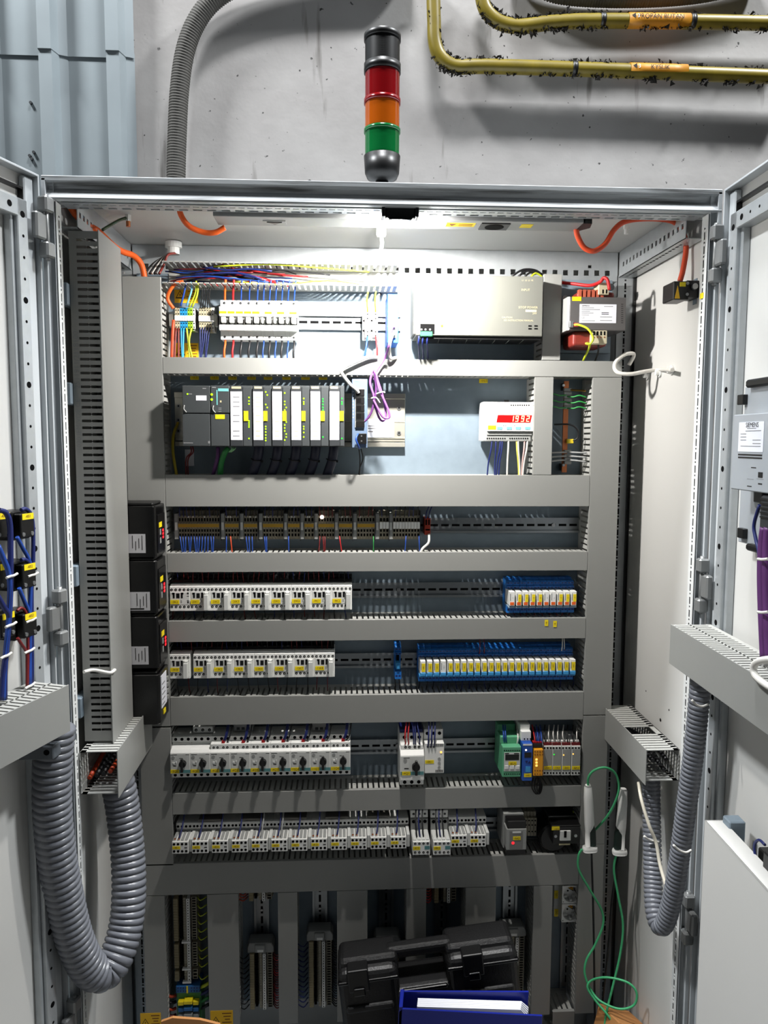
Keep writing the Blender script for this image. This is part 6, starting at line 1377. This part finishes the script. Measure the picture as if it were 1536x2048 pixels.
# gland with wires under the roof, left
p = PZ(346, 486, 2.06); t = thing('cable_gland_roof', 'white cable gland in the roof with a bundle of thin wires', 'cable gland', (p.x, .38, 2.05))
p = P(347, 492, .37); mb = MB(); mb.cyl((p.x, .37, p.z-.004), (0, 0, 1), .018, .012, 18).cyl((p.x, .37, p.z-.018), (0, 0, 1), .013, .014, 16); part('nut', mb, WHITEP, t)
for k in range(7):
    c_ = [WBLACK, GREYC, WBLACK, WHITEC, WBLACK, GREYC, BROWNRED][k]
    wire([(p.x-.008+k*.0026, .37, p.z-.015), (p.x-.016+k*.002, .35-.003*k, p.z-.028), (p.x-.036+k*.004, .33, p.z-.048), (p.x-.05+k*.005, .315, p.z-.072)], .0028, c_, 'thin wire of the bundle leaving the white roof gland', 'wires from the roof gland')
wire([P(205, 460, .12), P(225, 448, .14), P(240, 440, .16), P(252, 436, .17)], .0030, M('green_black_wire', (40, 60, 30), .5), 'dark green earth wire reaching up to the roof stud', None)
# white cable loop at the right wall glands
wire([PX(1345, 740, .578), P(1318, 739, .24), P(1290, 743, .24), P(1262, 748, .235), P(1238, 746, .24), P(1229, 736, .25), P(1233, 722, .255), P(1250, 709, .26), P(1265, 707, .265), P(1267, 713, .268), P(1258, 730, .27)], .0042, WHITEC, 'stiff white cable looping out of the right wall gland towards the duct', None, 'cable', 'cable', 10, 8)
# ================================================================ test probes with green cable
def probe(label, pts, tilt):
    (xt, yt), (xb, yb) = pts; Yq = .235; a, b = P(xt, yt, Yq), P(xb, yb, Yq)
    t = thing('test_probe', label, 'test probe', tuple(b), 'white test probes')
    ax = (a-b).normalized(); s = ax.cross(Vector((0, 1, 0))).normalized(); n = Vector((0, -1, 0)); L = (a-b).length
    def loft(rings, mat, name):
        mb = MB(); seg = 16; n0 = 0
        for h, w, d, off in rings:
            c = b+ax*(L*h)+s*off
            for i in range(seg):
                th = 2*math.pi*i/seg; cs, sn = math.cos(th), math.sin(th)
                u = math.copysign(abs(cs)**.7, cs)*w; v = math.copysign(abs(sn)**.7, sn)*d; mb.v.append(tuple(c+s*u+n*v))
        for k in range(len(rings)-1):
            for i in range(seg): j = (i+1) % seg; mb.f.append((k*seg+i, k*seg+j, (k+1)*seg+j, (k+1)*seg+i)); mb.m.append(0)
        mb.f.append(tuple(range(seg))); mb.m.append(0); mb.f.append(tuple((len(rings)-1)*seg+i for i in range(seg))[::-1]); mb.m.append(0)
        return part(name, mb, mat, t, smooth=True)
    sg = tilt
    loft([(.0, .016, .010, .0), (.03, .017, .011, 0), (.07, .016, .010, .0), (.085, .006, .008, .003*sg)], WHITEP, 'guard')
    loft([(.07, .005, .008, .005*sg), (.30, .0048, .008, .004*sg), (.36, .0085, .009, .001*sg), (.42, .0105, .010, -.0005*sg), (.8, .0098, .0095, 0), (.97, .0082, .008, 0), (1., .006, .006, 0)], WHITEP, 'shell')
    loft([(.085, .0075, .007, -.006*sg), (.15, .0085, .0078, -.0055*sg), (.33, .0085, .0078, -.0052*sg), (.40, .0035, .007, -.006*sg)], M('dark_green_rubber', (14, 34, 28), .6), 'grip')
probe('white probe handle with dark green grip, on the upright duct beside the fuse box', ((1176, 1570), (1180, 1702)), 1)
probe('white probe handle with dark green grip, over the rear post beside the hose', ((1247, 1577), (1239, 1708)), -1)
wire([P(x, y, Y) for x, y, Y in ((1176, 1572, .235), (1177, 1555, .23), (1188, 1541, .225), (1210, 1535, .22), (1230, 1546, .22), (1238, 1572, .22), (1232, 1600, .22), (1215, 1632, .23), (1190, 1660, .255), (1183, 1665, .262))], .0026, MINT, 'mint green probe lead looping over the duct between both handles', 'mint green probe leads', 'probe_lead', 'cable', 8, 8)
wire([P(x, y, Y) for x, y, Y in ((1164, 1698, .235), (1157, 1712, .235), (1158, 1740, .235), (1180, 1780, .235), (1203, 1820, .24), (1206, 1850, .24), (1190, 1890, .24), (1173, 1920, .235), (1170, 1950, .23), (1185, 1985, .22), (1205, 2005, .20), (1240, 2018, .18), (1268, 2010, .17), (1273, 1985, .17), (1255, 1965, .18), (1215, 1955, .20), (1185, 1960, .22), (1175, 1975, .22), (1190, 2000, .21), (1215, 2030, .19), (1235, 2060, .18))], .0026, MINT, 'mint green probe lead winding down beside the sockets into a loose coil', 'mint green probe leads', 'probe_lead', 'cable', 8, 8)
wire([P(x, y, Y) for x, y, Y in ((1233, 1705, .24), (1228, 1740, .24), (1236, 1790, .235), (1246, 1850, .23), (1240, 1910, .225), (1225, 1975, .215), (1212, 2030, .20), (1208, 2075, .19))], .0026, MINT, 'mint green probe lead dropping from the handle over the rear post', 'mint green probe leads', 'probe_lead', 'cable', 8, 8)
for pts, lb in (([(1183, 1702), (1186, 1800), (1188, 1900), (1190, 2070)], 'black lead hanging straight down beside the power sockets'), ([(1238, 1708), (1224, 1800), (1216, 1900), (1198, 2070)], 'black lead slanting down from the probe over the rear post')):
    wire([P(x, y, .255) for x, y in pts], .0024, WBLACK, lb, 'black leads of the probes', 'probe_lead', 'cable', 7, 8)
# ================================================================ bottom terminal columns
def vcol(label, X, ytop, ybot, clamp, xc, wl=None, wr=None, every=1):
    Yf = YP-.05; z1 = P(xc, ytop, Yf).z; z0 = max(.315, P(xc, ybot, Yf).z); t = thing('terminal_column', label, 'terminal strip', (X, YP, z0), 'upright terminal columns')
    n = max(2, int((z1-z0)/.0062)); h = (z1-z0)/n
    mb = MB(); mb.box(-.026, .030, .018, .042, .0003, h-.0003); mb.box(-.024, -.014, .0, .02, .0003, h-.0003, 3); mb.box(-.002, .004, .004, .02, .0003, h-.0003); mb.box(.006, .013, -.001, .02, .0003, h-.0003, 2); mb.box(.016, .028, .006, .02, .0003, h-.0003)
    mb.box(-.0125, -.0065, .008, .02, h*.2, h*.85, 1); mb.box(.0085, .0105, -.0013, -.001, h*.3, h*.7, 1); mb.box(.018, .026, .0055, .006, h*.25, h*.75, 1)
    me = mb.mesh('terminal', [TERMG, HOLE, WHITEP, M('terminal_tan', (150, 138, 106), .55)])
    for k in range(n):
        o = obj('terminal', me, t); o.location = (0, Yf-ORG[t.name][1], k*h)
    if clamp:
        mb = MB(); mb.prism([(X-.030, z1), (X+.032, z1), (X+.032, z1+.014), (X+.026, z1+.024), (X-.026, z1+.024), (X-.030, z1+.014)], 1, Yf+.004, YP-.010); mb.box(X-.012, X+.012, Yf-.002, Yf+.006, z1+.004, z1+.022); c_ = part('end_clamp', mb, GREYP, t, bevel=.0015)
        mb = MB(); mb.box(X-.006, X+.008, Yf-.0028, Yf-.002, z1+.006, z1+.012); lt = part('end_tag', mb, WHITEP, c_)
    return t, z0, z1, n, h
def side_wires(X, z0, n, h, side, mats, label, group, step=2):
    rnd = random.Random(int(X*1e4)+side)
    for k in range(0, n, step):
        z = z0+(k+.5)*h; m_ = mats[rnd.randrange(len(mats))]
        thin([(X+side*.028, YP-.036, z), (X+side*.038, YP-.048, z-.003), (X+side*.052, YP-.045, z+.004)], .0013, m_)
X = VX[0]
for k, (a, b) in enumerate(((1797, 1882), (1888, 1936), (1942, 1962))):
    t, z0, z1, n, h = vcol('upright beige terminals with white number strip, %s block above the blue terminals' % ORD[k], X, a, b, False, 377)
    mb = MB(); mb.box(X-.006, X+.014, YP-.053, YP-.045, z0-.004, z0); part('end_tag', mb, WHITEP, t)
    side_wires(X, z0, n, h, 1, [YGREEN], 'yellow-green wire curving from the earth terminals into the duct', 'earth wires of the terminal column', 3)
a, b, c_, d = RC(352, 1972, 400, 1986, YP-.055); t = thing('terminal_block', 'blue distribution terminals above the green-yellow earth block', 'terminal', ((a+b)/2, YP, c_)); mb = MB(); mb.box(a, b, YP-.055, YP-.01, c_, d); part('body', mb, M('deep_blue_terminal', (28, 96, 160), .5), t, bevel=.0008)
fdots(t, 'screw_row', DBLUE, [(356+k*5.4, y) for k in range(9) if k != 4 for y in (1976, 1982)], YP-.0552, .0018); face(t, 'marker', YELLOW, 373, 1972, 376, 1986, YP-.055, .001)
a, b, c_, d = RC(352, 1988, 402, 2050, YP-.06); t = thing('terminal_block', 'large green-yellow and blue earth terminal block at the cabinet bottom', 'terminal', ((a+b)/2, YP, c_))
mb = MB(); mb.box(a, b, YP-.05, YP-.01, c_-.03, d); part('body', mb, M('earth_green', (60, 130, 70), .5), t, bevel=.001)
for k in range(4):
    zz = d-.018-k*.016; mb = MB(); mb.box(a+.005, a+.018, YP-.062, YP-.05, zz-.009, zz); mb.box(b-.018, b-.005, YP-.062, YP-.05, zz-.009, zz); mb.box(a+.019, b-.019, YP-.066, YP-.05, zz-.004, zz+.004); part('clamp_step', mb, [YELLOW, M('deep_blue_terminal', (28, 96, 160), .5), GREYP, GREYP][k], t, bevel=.0006)
for k in range(4): wire([P(400, 1975+k*14, YP-.045), P(408, 1972+k*14, YP-.05), P(418, 1966+k*14, YP-.05)], .004, [YGREEN, DBLUE, GREENC, WBLACK][k], ['thick yellow-green', 'thick dark blue', 'thick green', 'thick black'][k]+' wire leaving the earth terminal block', 'thick wires at the earth block')
for k in range(5): wire([P(352, 1990+k*13, YP-.04), P(344, 1993+k*13, YP-.045), P(333, 1990+k*13, YP-.045)], .0036, [ORED, WBLACK, ORED, DRED, ORED][k], ['orange', 'black', 'orange', 'dark red', 'orange'][k]+' wire entering the earth block from the left duct', 'wires left of the earth block')
t, z0, z1, n, h = vcol('tall terminal column with red wires fanning into the narrow duct', VX[1], 1908, 2044, True, 524); side_wires(VX[1], z0, n, h, 1, [DRED, RED], 'red wire fanning from the tall terminal column', 'red wires of the terminal column', 1); side_wires(VX[1], z0, n, h, -1, [WBLACK], 'black wire on the left of the red-wired column', 'black wires of the red-wired column', 2)
t, z0, z1, n, h = vcol('tall terminal column with black wires beside the wide duct', VX[2], 1884, 2044, True, 640); side_wires(VX[2], z0, n, h, 1, [WBLACK], 'black wire fanning from the tall terminal column', 'black wires of the terminal column', 1); side_wires(VX[2], z0, n, h, -1, [DBLUE], 'dark blue wire on the left of the black-wired column', 'dark blue wires of the terminal column', 2)
vcol('terminal column half hidden behind the case latch', VX[3], 1894, 2044, True, 772); vcol('terminal column half hidden behind the right end of the case', VX[5], 1876, 2044, True, 1018)
t, z0, z1, n, h = vcol('short terminal strip with red wires high in its gap', VX[4], 1772, 1806, False, 883); side_wires(VX[4], z0, n, h, -1, [RED, ORED], 'red-orange wire left of the short high terminal strip', 'red wires of the short strip', 1)
t, z0, z1, n, h = vcol('stub of terminals just under the dark duct with orange wires', VX[1], 1780, 1802, False, 524); side_wires(VX[1], z0, n, h, -1, [ORED], 'orange wire beside the stub of terminals', 'orange wires of the stub', 1)
# sockets
for k, (ya, yb) in enumerate(((1771.5, 1806.5), (1808, 1844))):
    Yf = YP-.06; X0, X1, z0, z1 = RC(1124.5-k, ya, 1161-k, yb, Yf); t = thing('power_socket', '%s of two white power sockets with yellow warning triangle' % ('upper' if k == 0 else 'lower'), 'socket', ((X0+X1)/2, YP, z0), 'white power sockets')
    cx, cz, w = (X0+X1)/2, (z0+z1)/2, (X1-X0)
    mb = MB(); R_ = w*.44; seg = 32
    ring = [(cx+R_*math.cos(2*math.pi*i/seg), cz+R_*math.sin(2*math.pi*i/seg)) for i in range(seg)]
    sq = []
    for i in range(seg):
        c0, s0 = math.cos(2*math.pi*i/seg), math.sin(2*math.pi*i/seg); m_ = max(abs(c0), abs(s0)); sq.append((cx+c0/m_*w/2, cz+s0/m_*(z1-z0)/2))
    for i in range(seg):
        j = (i+1) % seg
        mb.quad([(*[sq[i][0]], Yf, sq[i][1]), (sq[j][0], Yf, sq[j][1]), (ring[j][0], Yf, ring[j][1]), (ring[i][0], Yf, ring[i][1])])
        mb.quad([(ring[i][0], Yf, ring[i][1]), (ring[j][0], Yf, ring[j][1]), (ring[j][0], Yf+.016, ring[j][1]), (ring[i][0], Yf+.016, ring[i][1])])
        mb.quad([(sq[j][0], Yf, sq[j][1]), (sq[i][0], Yf, sq[i][1]), (sq[i][0], YP-.009, sq[i][1]), (sq[j][0], YP-.009, sq[j][1])])
    mb.quad([(p_[0], Yf+.016, p_[1]) for p_ in ring]); part('frame', mb, WHITEP, t)
    mb = MB(); mb.box(cx-.003, cx+.003, Yf+.002, Yf+.016, cz-R_, cz-R_+.006).box(cx-R_*.8, cx-R_*.3, Yf+.010, Yf+.016, cz-R_*.75, cz-R_*.45).box(cx+R_*.3, cx+R_*.8, Yf+.010, Yf+.016, cz-R_*.75, cz-R_*.45); part('inner_ridge', mb, LGREYP, t, bevel=.001)
    mb = MB(); mb.cyl((cx-.004, Yf+.0158, cz), (0, -1, 0), .0022, .0003, 10).cyl((cx-.014, Yf+.0158, cz+.001), (0, -1, 0), .0016, .0003, 8).cyl((X0+.003, Yf, z0+.004), (0, -1, 0), .0011, .0003, 8); mb.box(cx+.011, cx+.015, Yf+.013, Yf+.0155, cz, cz+.010); part('contact_holes', mb, HOLE, t)
    s = .0095; tx, tz_ = cx+.003, cz+.008
    mb = MB(); mb.prism([(tx-s, tz_+.001), (tx+s*.75, tz_+s*.8), (tx+s*.7, tz_-s)], 1, Yf+.0150, Yf+.0156); tr = part('warning_triangle', mb, INK, t)
    mb = MB(); mb.prism([(tx-s*.66, tz_+.001), (tx+s*.56, tz_+s*.55), (tx+s*.52, tz_-s*.66)], 1, Yf+.0144, Yf+.0150); part('triangle_fill', mb, ORANGEY, tr)
    mb = MB(); mb.prism([(tx-.003, tz_+.001), (tx+.001, tz_+.003), (tx+.001, tz_), (tx+.005, tz_-.001), (tx+.001, tz_-.002), (tx, tz_)], 1, Yf+.0138, Yf+.0144); part('lightning_bolt', mb, M('bolt_red', (150, 50, 10), .6), tr)
a, b, c_, d = RC(1108, 1770, 1119, 1833, YP-.03); t = thing('tag_holder', 'white strip with two yellow tags beside the power sockets', 'tag holder', ((a+b)/2, YP, c_)); mb = MB(); mb.box(a, b, YP-.03, YP-.009, c_, d); part('strip', mb, LGREYP, t, bevel=.0008)
for y0, y1 in ((1781, 1797), (1818, 1833)):
    tg = face(t, 'tag', YELLOW, 1108.5, y0, 1116, y1, YP-.03); p = P(1112.5, (y0+y1)/2, YP-.03); text('-2X1' if y0 < 1800 else '-2X2', .0048, (p.x, YP-.0308, p.z), INK, tg, (0, 0, 1), (-1, 0, 0), sx=.8)
a, b, c_, d = RC(1161, 1776, 1168, 1834, YP-.04); mb = MB(); mb.box(a, b, YP-.04, YP-.009, c_, d); t = solo('socket_terminal', mb, LGREYP, 'grey side terminal strip of the power sockets', 'terminal', bevel=.0008)
# ================================================================ tool case, binder, cardboard
TY = .14; c0 = P(860, 1985, TY); tilt = math.radians(6.5)
t = thing('tool_case', 'black plastic tool case with two latches and carrying handle, standing tilted', 'case', None, mat=Matrix.Translation((c0.x, TY, c0.z)) @ Matrix.Rotation(-tilt, 4, 'Y'))
def cbox(name, mat, x0, x1, y0, y1, z0, z1, bv=.006, seg=3, parent=t):
    mb = MB(); mb.box(x0, x1, y0, y1, z0, z1); o = part(name, mb, mat, parent, bevel=bv, seg=seg); return o
k = 1.0/1003    # pixel size at the case front
def lx(x): return (x-860)*k
cbox('lower_shell', CASE, -.188, .190, -.03, .075, -.48, .035, .02, 4)
cbox('lower_shell_lobe', CASE, -.190, -.062, -.032, .078, -.20, .092, .018, 4); cbox('lower_shell_lobe', CASE, .040, .192, -.032, .078, -.20, .092, .018, 4)
cbox('lid', CASE, -.186, -.060, -.012, .062, .060, .104, .012, 3); cbox('lid', CASE, .042, .188, -.012, .062, .060, .104, .012, 3)
cbox('handle', CASE, -.085, .058, .004, .036, .080, .106, .009, 3)
cbox('rim_line', GLOSSBLACK, -.190, -.062, -.0345, -.020, .066, .073, .003, 2); cbox('rim_line', GLOSSBLACK, .040, .192, -.0345, -.020, .066, .073, .003, 2); cbox('rim_line', GLOSSBLACK, -.058, .038, -.031, -.022, .028, .036, .003, 2)
cbox('front_rib', CASE, -.178, -.078, -.039, -.02, .004, .020, .006, 3); cbox('front_rib', CASE, .060, .178, -.039, -.02, .004, .020, .006, 3); cbox('front_rib', CASE, -.056, .038, -.035, -.02, -.026, -.012, .005, 3)
for a in (-.146, .095):
    la = cbox('latch', BLACK, a-.022, a+.022, -.040, .012, .052, .100, .003, 2); cbox('latch_tab', GLOSSBLACK, a-.012, a+.012, -.044, -.036, .046, .062, .002, 2, la)
    mb = MB(); mb.box(a-.008, a+.008, -.0446, -.044, .062, .0635); part('latch_mark', mb, GREYC, la)
BY = -.02; c1 = P(935, 2040, BY)
t = thing('ring_binder', 'blue folder holding white papers in front of the black case', 'folder', None, mat=Matrix.Translation((c1.x, BY, c1.z)) @ Matrix.Rotation(math.radians(2.2), 4, 'Y'))
kb = 1.40/1543*1.02
mb = MB(); mb.box(-.128, .128, .040, .044, -.42, .028); part('back_cover', mb, BINDER, t, bevel=.001)
mb = MB(); mb.prism([(-.134, -.42), (.145, -.42), (.145, .012), (-.128, .026), (-.134, .020)], 1, -.004, .0); part('front_cover', mb, BINDER, t, bevel=.001)
mb = MB(); mb.prism([(-.134, -.004), (-.128, .044), (-.120, .044), (-.127, -.004)], 2, -.42, .030); part('spine', mb, BINDER, t, bevel=.001)
for j in range(5):
    mb = MB(); mb.prism([(-.098+j*.001, -.40), (.118+j*.002, -.40), (.118+j*.002, .002), (.104+j*.002, .018-j*.001), (-.098+j*.001, .024-j*.001)], 1, .004+j*.006, .0085+j*.006); part('paper_sheaf', mb, PAPER, t)
p = P(365, 2040, .05); t = thing('cardboard_sheet', 'light brown cardboard flap in front of the earth terminal block', 'cardboard', (p.x, .06, .35))
q0, q1 = P(322, 2044, .05), P(440, 2050, .05); mb = MB(); mb.prism([(q0.x, .14), (q1.x, .14), (q1.x, q1.z+.0), (P(400, 2040, .05).x, P(400, 2040, .05).z), (P(345, 2036, .05).x, P(345, 2036, .05).z), (q0.x, q0.z)], 1, .05, .056); part('flap', mb, CARD, t)
p = P(1235, 2030, .22); t = thing('cardboard_box', 'brown printed cardboard box behind the coiled green lead', 'box', None, mat=Matrix.Translation((p.x, .19, p.z-.01)) @ Euler((math.radians(-12), math.radians(22), math.radians(8))).to_matrix().to_4x4())
mb = MB(); mb.box(-.038, .045, -.035, .05, -.22, .024); part('carton', mb, CARD, t, bevel=.002)
mb = MB()
for j in range(3):
    for i in range(4): mb.box(-.030+i*.017, -.018+i*.017, -.0356, -.035, -.018-j*.02, -.012-j*.02)
part('print', mb, INK, t)
mb = MB(); mb.prism([(-.060, .0), (-.036, .014), (-.036, -.2), (-.060, -.2)], 1, -.045, -.041); part('flap', mb, CARD, t)
# ================================================================ left door: push-button blocks, duct
def dpart(name, mb, mat, parent, **kw): return part(name, mb, mat, parent, **kw)
for col_, xs in ((0, (33, 37, 39)), (1, (-16, -10, -6))):
    for k, y in enumerate((1050, 1150, 1248)):
        c = DP(MLi, xs[k], y, .012)
        if c.x > .5: continue
        lb = 'black push-button block beside the left door frame strip, %s from the top' % ORD[k] if col_ == 0 else 'black push-button block in the outer column of the left door, %s from the top' % ORD[k]
        t = thing('button_block', lb, 'push button', None, 'push-button blocks on the left door', mat=ML @ Matrix.Translation((c.x, 0, c.z)))
        mb = MB(); mb.box(-.022, .022, -.016, .020, -.024, .024); part('block', mb, BLACK, t, bevel=.002)
        mb = MB(); mb.box(-.016, .016, .020, .034, -.020, .020); fb = part('contact_block', mb, BLACK, t, bevel=.0015)
        mb = MB(); mb.box(-.014, .012, .034, .0346, .010, .020); tg = part('tag', mb, YELLOW, t, label='yellow tag')
        text('-40S%d' % (k+1), .005, (-.001, .0349, .015), INKB, tg, (-1, 0, 0), (0, 0, 1), sx=.8)
        mb = MB()
        for u in (-.010, .010):
            mb.cyl((u, .034, -.014), (0, 1, 0), .0035, .001, 8)
        part('screw', mb, STEEL, fb)
# door harness
def dwire(Mi, Mw, pts, w, r_, mat, label, group, **kw):
    wire([Mw @ DP(Mi, x, y, w+(0 if len(p_) < 1 else p_[0])) for x, y, *p_ in [(*q, ) if len(q) > 2 else (*q, 0) for q in pts]], r_, mat, label, group, **kw)
for k, (pts, c_, nm) in enumerate((([(42, 1020), (52, 1018), (62, 1030), (66, 1060), (66, 1130), (62, 1200), (62, 1300), (62, 1372)], DBLUE, 'dark blue'), ([(34, 1074), (45, 1095), (58, 1120), (62, 1150), (60, 1240), (60, 1372)], WBLUE, 'blue'), ([(38, 1176), (48, 1200), (58, 1225), (60, 1250), (58, 1372)], WBLUE, 'blue'), ([(42, 1120), (52, 1120), (62, 1135), (63, 1170), (64, 1372)], DBLUE, 'dark blue'), ([(34, 1222), (42, 1216), (50, 1222), (54, 1240), (56, 1300), (55, 1372)], DRED, 'dark red'), ([(35, 1276), (44, 1290), (53, 1305), (54, 1330), (54, 1372)], DRED, 'dark red'))):
    dwire(MLi, ML, pts, .030, .0034 if nm != 'dark red' else .0026, c_, nm+' wire of the harness beside the left door frame strip', 'harness beside the left door strip', seg=6, per=6)
for k, (pts, c_, nm) in enumerate((([(-2, 1020), (12, 1026), (20, 1050), (21, 1100), (21, 1160), (18, 1240), (10, 1330), (9, 1400)], DBLUE, 'dark blue'), ([(-4, 1092), (8, 1120), (18, 1150), (20, 1200), (15, 1270), (8, 1350), (6, 1400)], WBLUE, 'blue'), ([(-6, 1190), (8, 1215), (18, 1235), (14, 1290), (6, 1350), (3, 1400)], DBLUE, 'dark blue'))):
    dwire(MLi, ML, pts, .046, .0044, c_, nm+' wire of the harness hanging in front of the left door panel', 'harness on the left door panel', seg=6, per=6)
for x, y, w in ((66, 1150, .034), (62, 1241, .034), (59, 1302, .034), (60, 1372, .034), (24, 1152, .052), (22, 1250, .052), (12, 1312, .052)):
    c = DP(MLi, x, y, w); mb = MB(); R3 = ML @ Vector((c.x, c.y, c.z)); d1 = (ML.to_3x3() @ Vector((1, 0, 0)))
    mb.sweep(cr([R3+d1*.012+Vector((0, 0, -.001)), R3+d1*.004, R3-d1*.004, R3-d1*.012+Vector((0, 0, .002))], 4), .0022, 6); solo('cable_tie', mb, WHITEC, 'white cable tie round the blue harness on the left door', 'cable tie', 'ties on the door harness', smooth=True)
def door_duct(Mi, Mw, s, label, u0, u1, w1, z0, z1):
    t = thing('wire_duct', label, 'wire duct', None, 'door wire ducts', mat=Mw @ Matrix.Translation((u0, 0, z0))); H = z1-z0; L = u1-u0
    def B(mb, a, b, c, d, e, f): return mb.box(a, b, s*c, s*d, e, f)
    mb = MB(); B(mb, 0, L, .007, .0085, 0, H); part('base', mb, DUCTIN, t)
    for z in (0, H-.0016):
        mb = MB(); B(mb, 0, L, .0085, .016, z, z+.0016); B(mb, 0, L, w1*.55, w1*.55+.003, z, z+.0016); u = .002
        while u < L-.008: B(mb, u, u+.0082, .016, w1-.002, z, z+.0016); u += PITCH_F
        part('finger_wall', mb, DUCTIN, t, kind='stuff', label='row of slotted duct fingers')
    mb = MB(); B(mb, 0, L, w1-.002, w1, -.006, H+.001); part('cover', mb, DUCT, t, bevel=.0006)
    return t
wd = .082
e0 = DP(MLi, 138, 1370, wd); e1 = DP(MLi, 141, 1455, wd)
door_duct(MLi, ML, 1, 'slotted duct across the left door with the thick hose below it', e0.x, .55, wd, e1.z, e0.z)
wr = -.082
e0 = DP(MRi, 1341, 1249, wr); e1 = DP(MRi, 1341, 1322, wr)
door_duct(MRi, MR, -1, 'slotted duct across the right door under the purple cables', e0.x, .55, .082, e1.z, e0.z)
# ================================================================ right door: operator panel, cables, pocket
def DR(x, y, w): return DP(MRi, x, y, -w)
def rbox(t, name, mat, x0, y0, x1, y1, w0, w1, bv=0, parent=None, label=None):
    """box on the right door; pixel corners are read at height w1 above the door"""
    a, b = DR(x0, (y0+y1)/2, w1), DR(x1, (y0+y1)/2, w1); xm = (x0+x1)/2; zt_, zb_ = DR(x0, y0, w1).z, DR(x0, y1, w1).z
    mb = MB(); mb.box(a.x, b.x, -w0, -w1, zb_, zt_); return part(name, mb, mat, parent or t, bevel=bv, label=label)
HG = M('panel_back_metal', (176, 182, 188), .4, .3, var=.04)
t = thing('operator_panel', 'metal back of an operator panel with white type label on the right door', 'operator panel', None, mat=MR.copy())
rbox(t, 'mounting_frame', HG, 1483, 775, 1640, 1085, -.016, .012, .001)
rbox(t, 'rear_housing', HG, 1464, 830, 1640, 978, .012, .048, .0015)
WO = .0486
lab = rbox(t, 'type_label', PAPER, 1477, 845, 1527, 903, .048, WO)
c = DR(1504, 850, WO+.0004); text('SIEMENS', .0075, (c.x, -(WO+.0004), c.z), INK, lab, (-1, 0, 0) if False else (1, 0, 0))
for y, a, b in ((857, 1494, 1512), (862, 1491, 1522), (868, 1481, 1492), (874, 1481, 1492), (880, 1481, 1492), (880, 1505, 1521), (887, 1505, 1521), (892, 1481, 1521)): rbox(t, 'print_line', INKG, a, y-.7, b, y+.7, WO, WO+.0002, parent=lab)
for y in (909, 914.5): rbox(t, 'print_line', INK, 1476, y-1.6, 1524, y+1.6, .048, .0483)
rbox(t, 'switch_window', BLACK, 1516, 944, 1525, 955, .048, .0484); rbox(t, 'print_frame', INKG, 1494, 957, 1507, 958, .048, .0482); rbox(t, 'print_frame', INKG, 1513, 957, 1527, 958, .048, .0482); rbox(t, 'print_line', INK, 1502, 934, 1512, 936, .048, .0482); rbox(t, 'print_line', INK, 1516, 966, 1524, 969, .048, .0482); rbox(t, 'print_line', INK, 1494, 971, 1503, 973, .048, .0482)
for y in (800, 1065):
    rbox(t, 'clamp', BLACK, 1474, y-10, 1486, y+10, .0, .02, .001)
for y0, y1 in ((760, 776), (1086, 1100)): rbox(t, 'grip_bar', BLACK, 1490, y0, 1640, y1, .0, .022, .003)
cn = rbox(t, 'connector_hood', DKGREY, 1519, 990, 1560, 1058, .015, .045, .003)
for j in range(5): rbox(t, 'hood_rib', BLACK, 1519, 996+j*9, 1560, 999+j*9, .045, .047, parent=cn)
rbox(t, 'screw_lug', BLACK, 1507, 980, 1524, 1004, .012, .026, .001)
dwr = lambda pts, w, r_, mat, label, group=None: wire([MR @ DR(x, y, w) for x, y in pts], r_, mat, label, group, 'cable', 'cable', 8, 6)
dwr([(1530, 1055), (1526, 1090), (1524, 1150), (1526, 1230), (1530, 1320)], .040, .0075, DPURPLE, 'thick purple cable dropping from the operator panel plug into the door duct')
dwr([(1519, 1010), (1508, 1050), (1512, 1080), (1518, 1110), (1520, 1200), (1527, 1318)], .036, .0028, DBLUE, 'dark blue wire beside the purple cable on the right door')
dwr([(1538, 1055), (1535, 1090), (1534, 1150), (1536, 1230), (1540, 1320)], .040, .0075, DPURPLE, 'second thick purple cable beside the operator panel plug')
for y in (1118, 1224, 1318):
    dwr([(1516, y), (1524, y+1), (1536, y)], .052, .0022, WHITEC, 'white cable tie round the purple cables', 'ties on the purple door cables')
dwr([(1545, 1318), (1520, 1322), (1508, 1332), (1510, 1350), (1530, 1368), (1560, 1385)], .088, .0052, WHITEC, 'thick white cable curling over the right door duct')
# document pocket
t = thing('document_pocket', 'large light grey sheet-metal pocket on the lower right door', 'pocket', None, mat=MR.copy())
a = DR(1410, 1641, .062)
mb = MB(); mb.box(a.x, .56, -.060, -.062, .22, a.z); part('front_sheet', mb, PANEL, t, bevel=.0005)
mb = MB(); mb.box(a.x, .56, -.030, -.062, a.z-.002, a.z); part('top_lip', mb, PANEL, t)
mb = MB(); mb.box(a.x-.001, a.x+.001, -.010, -.062, .22, a.z); part('side_sheet', mb, PANEL, t)
mb = MB(); mb.box(a.x+.004, a.x+.03, -.006, -.034, a.z-.05, a.z+.012); part('hanger_bracket', mb, ZINC, t, bevel=.002)
t = thing('button_block', 'black button block with blue wire loop above the pocket on the right door', 'push button', None, mat=MR.copy())
rbox(t, 'block', BLACK, 1515, 1692, 1560, 1728, -.016, .02, .002); rbox(t, 'contact_block', BLACK, 1525, 1700, 1570, 1745, .02, .036, .002)
dwr([(1530, 1690), (1518, 1680), (1509, 1690), (1512, 1715), (1526, 1730), (1550, 1732)], .03, .0022, DBLUE, 'dark blue wire looping round the button block above the pocket')
o = solo('thin_wires', THIN, THINM, 'fine black, blue and red wires between terminals and ducts', 'wires', smooth=True); o['kind'] = 'stuff'
bpy.context.view_layer.update()
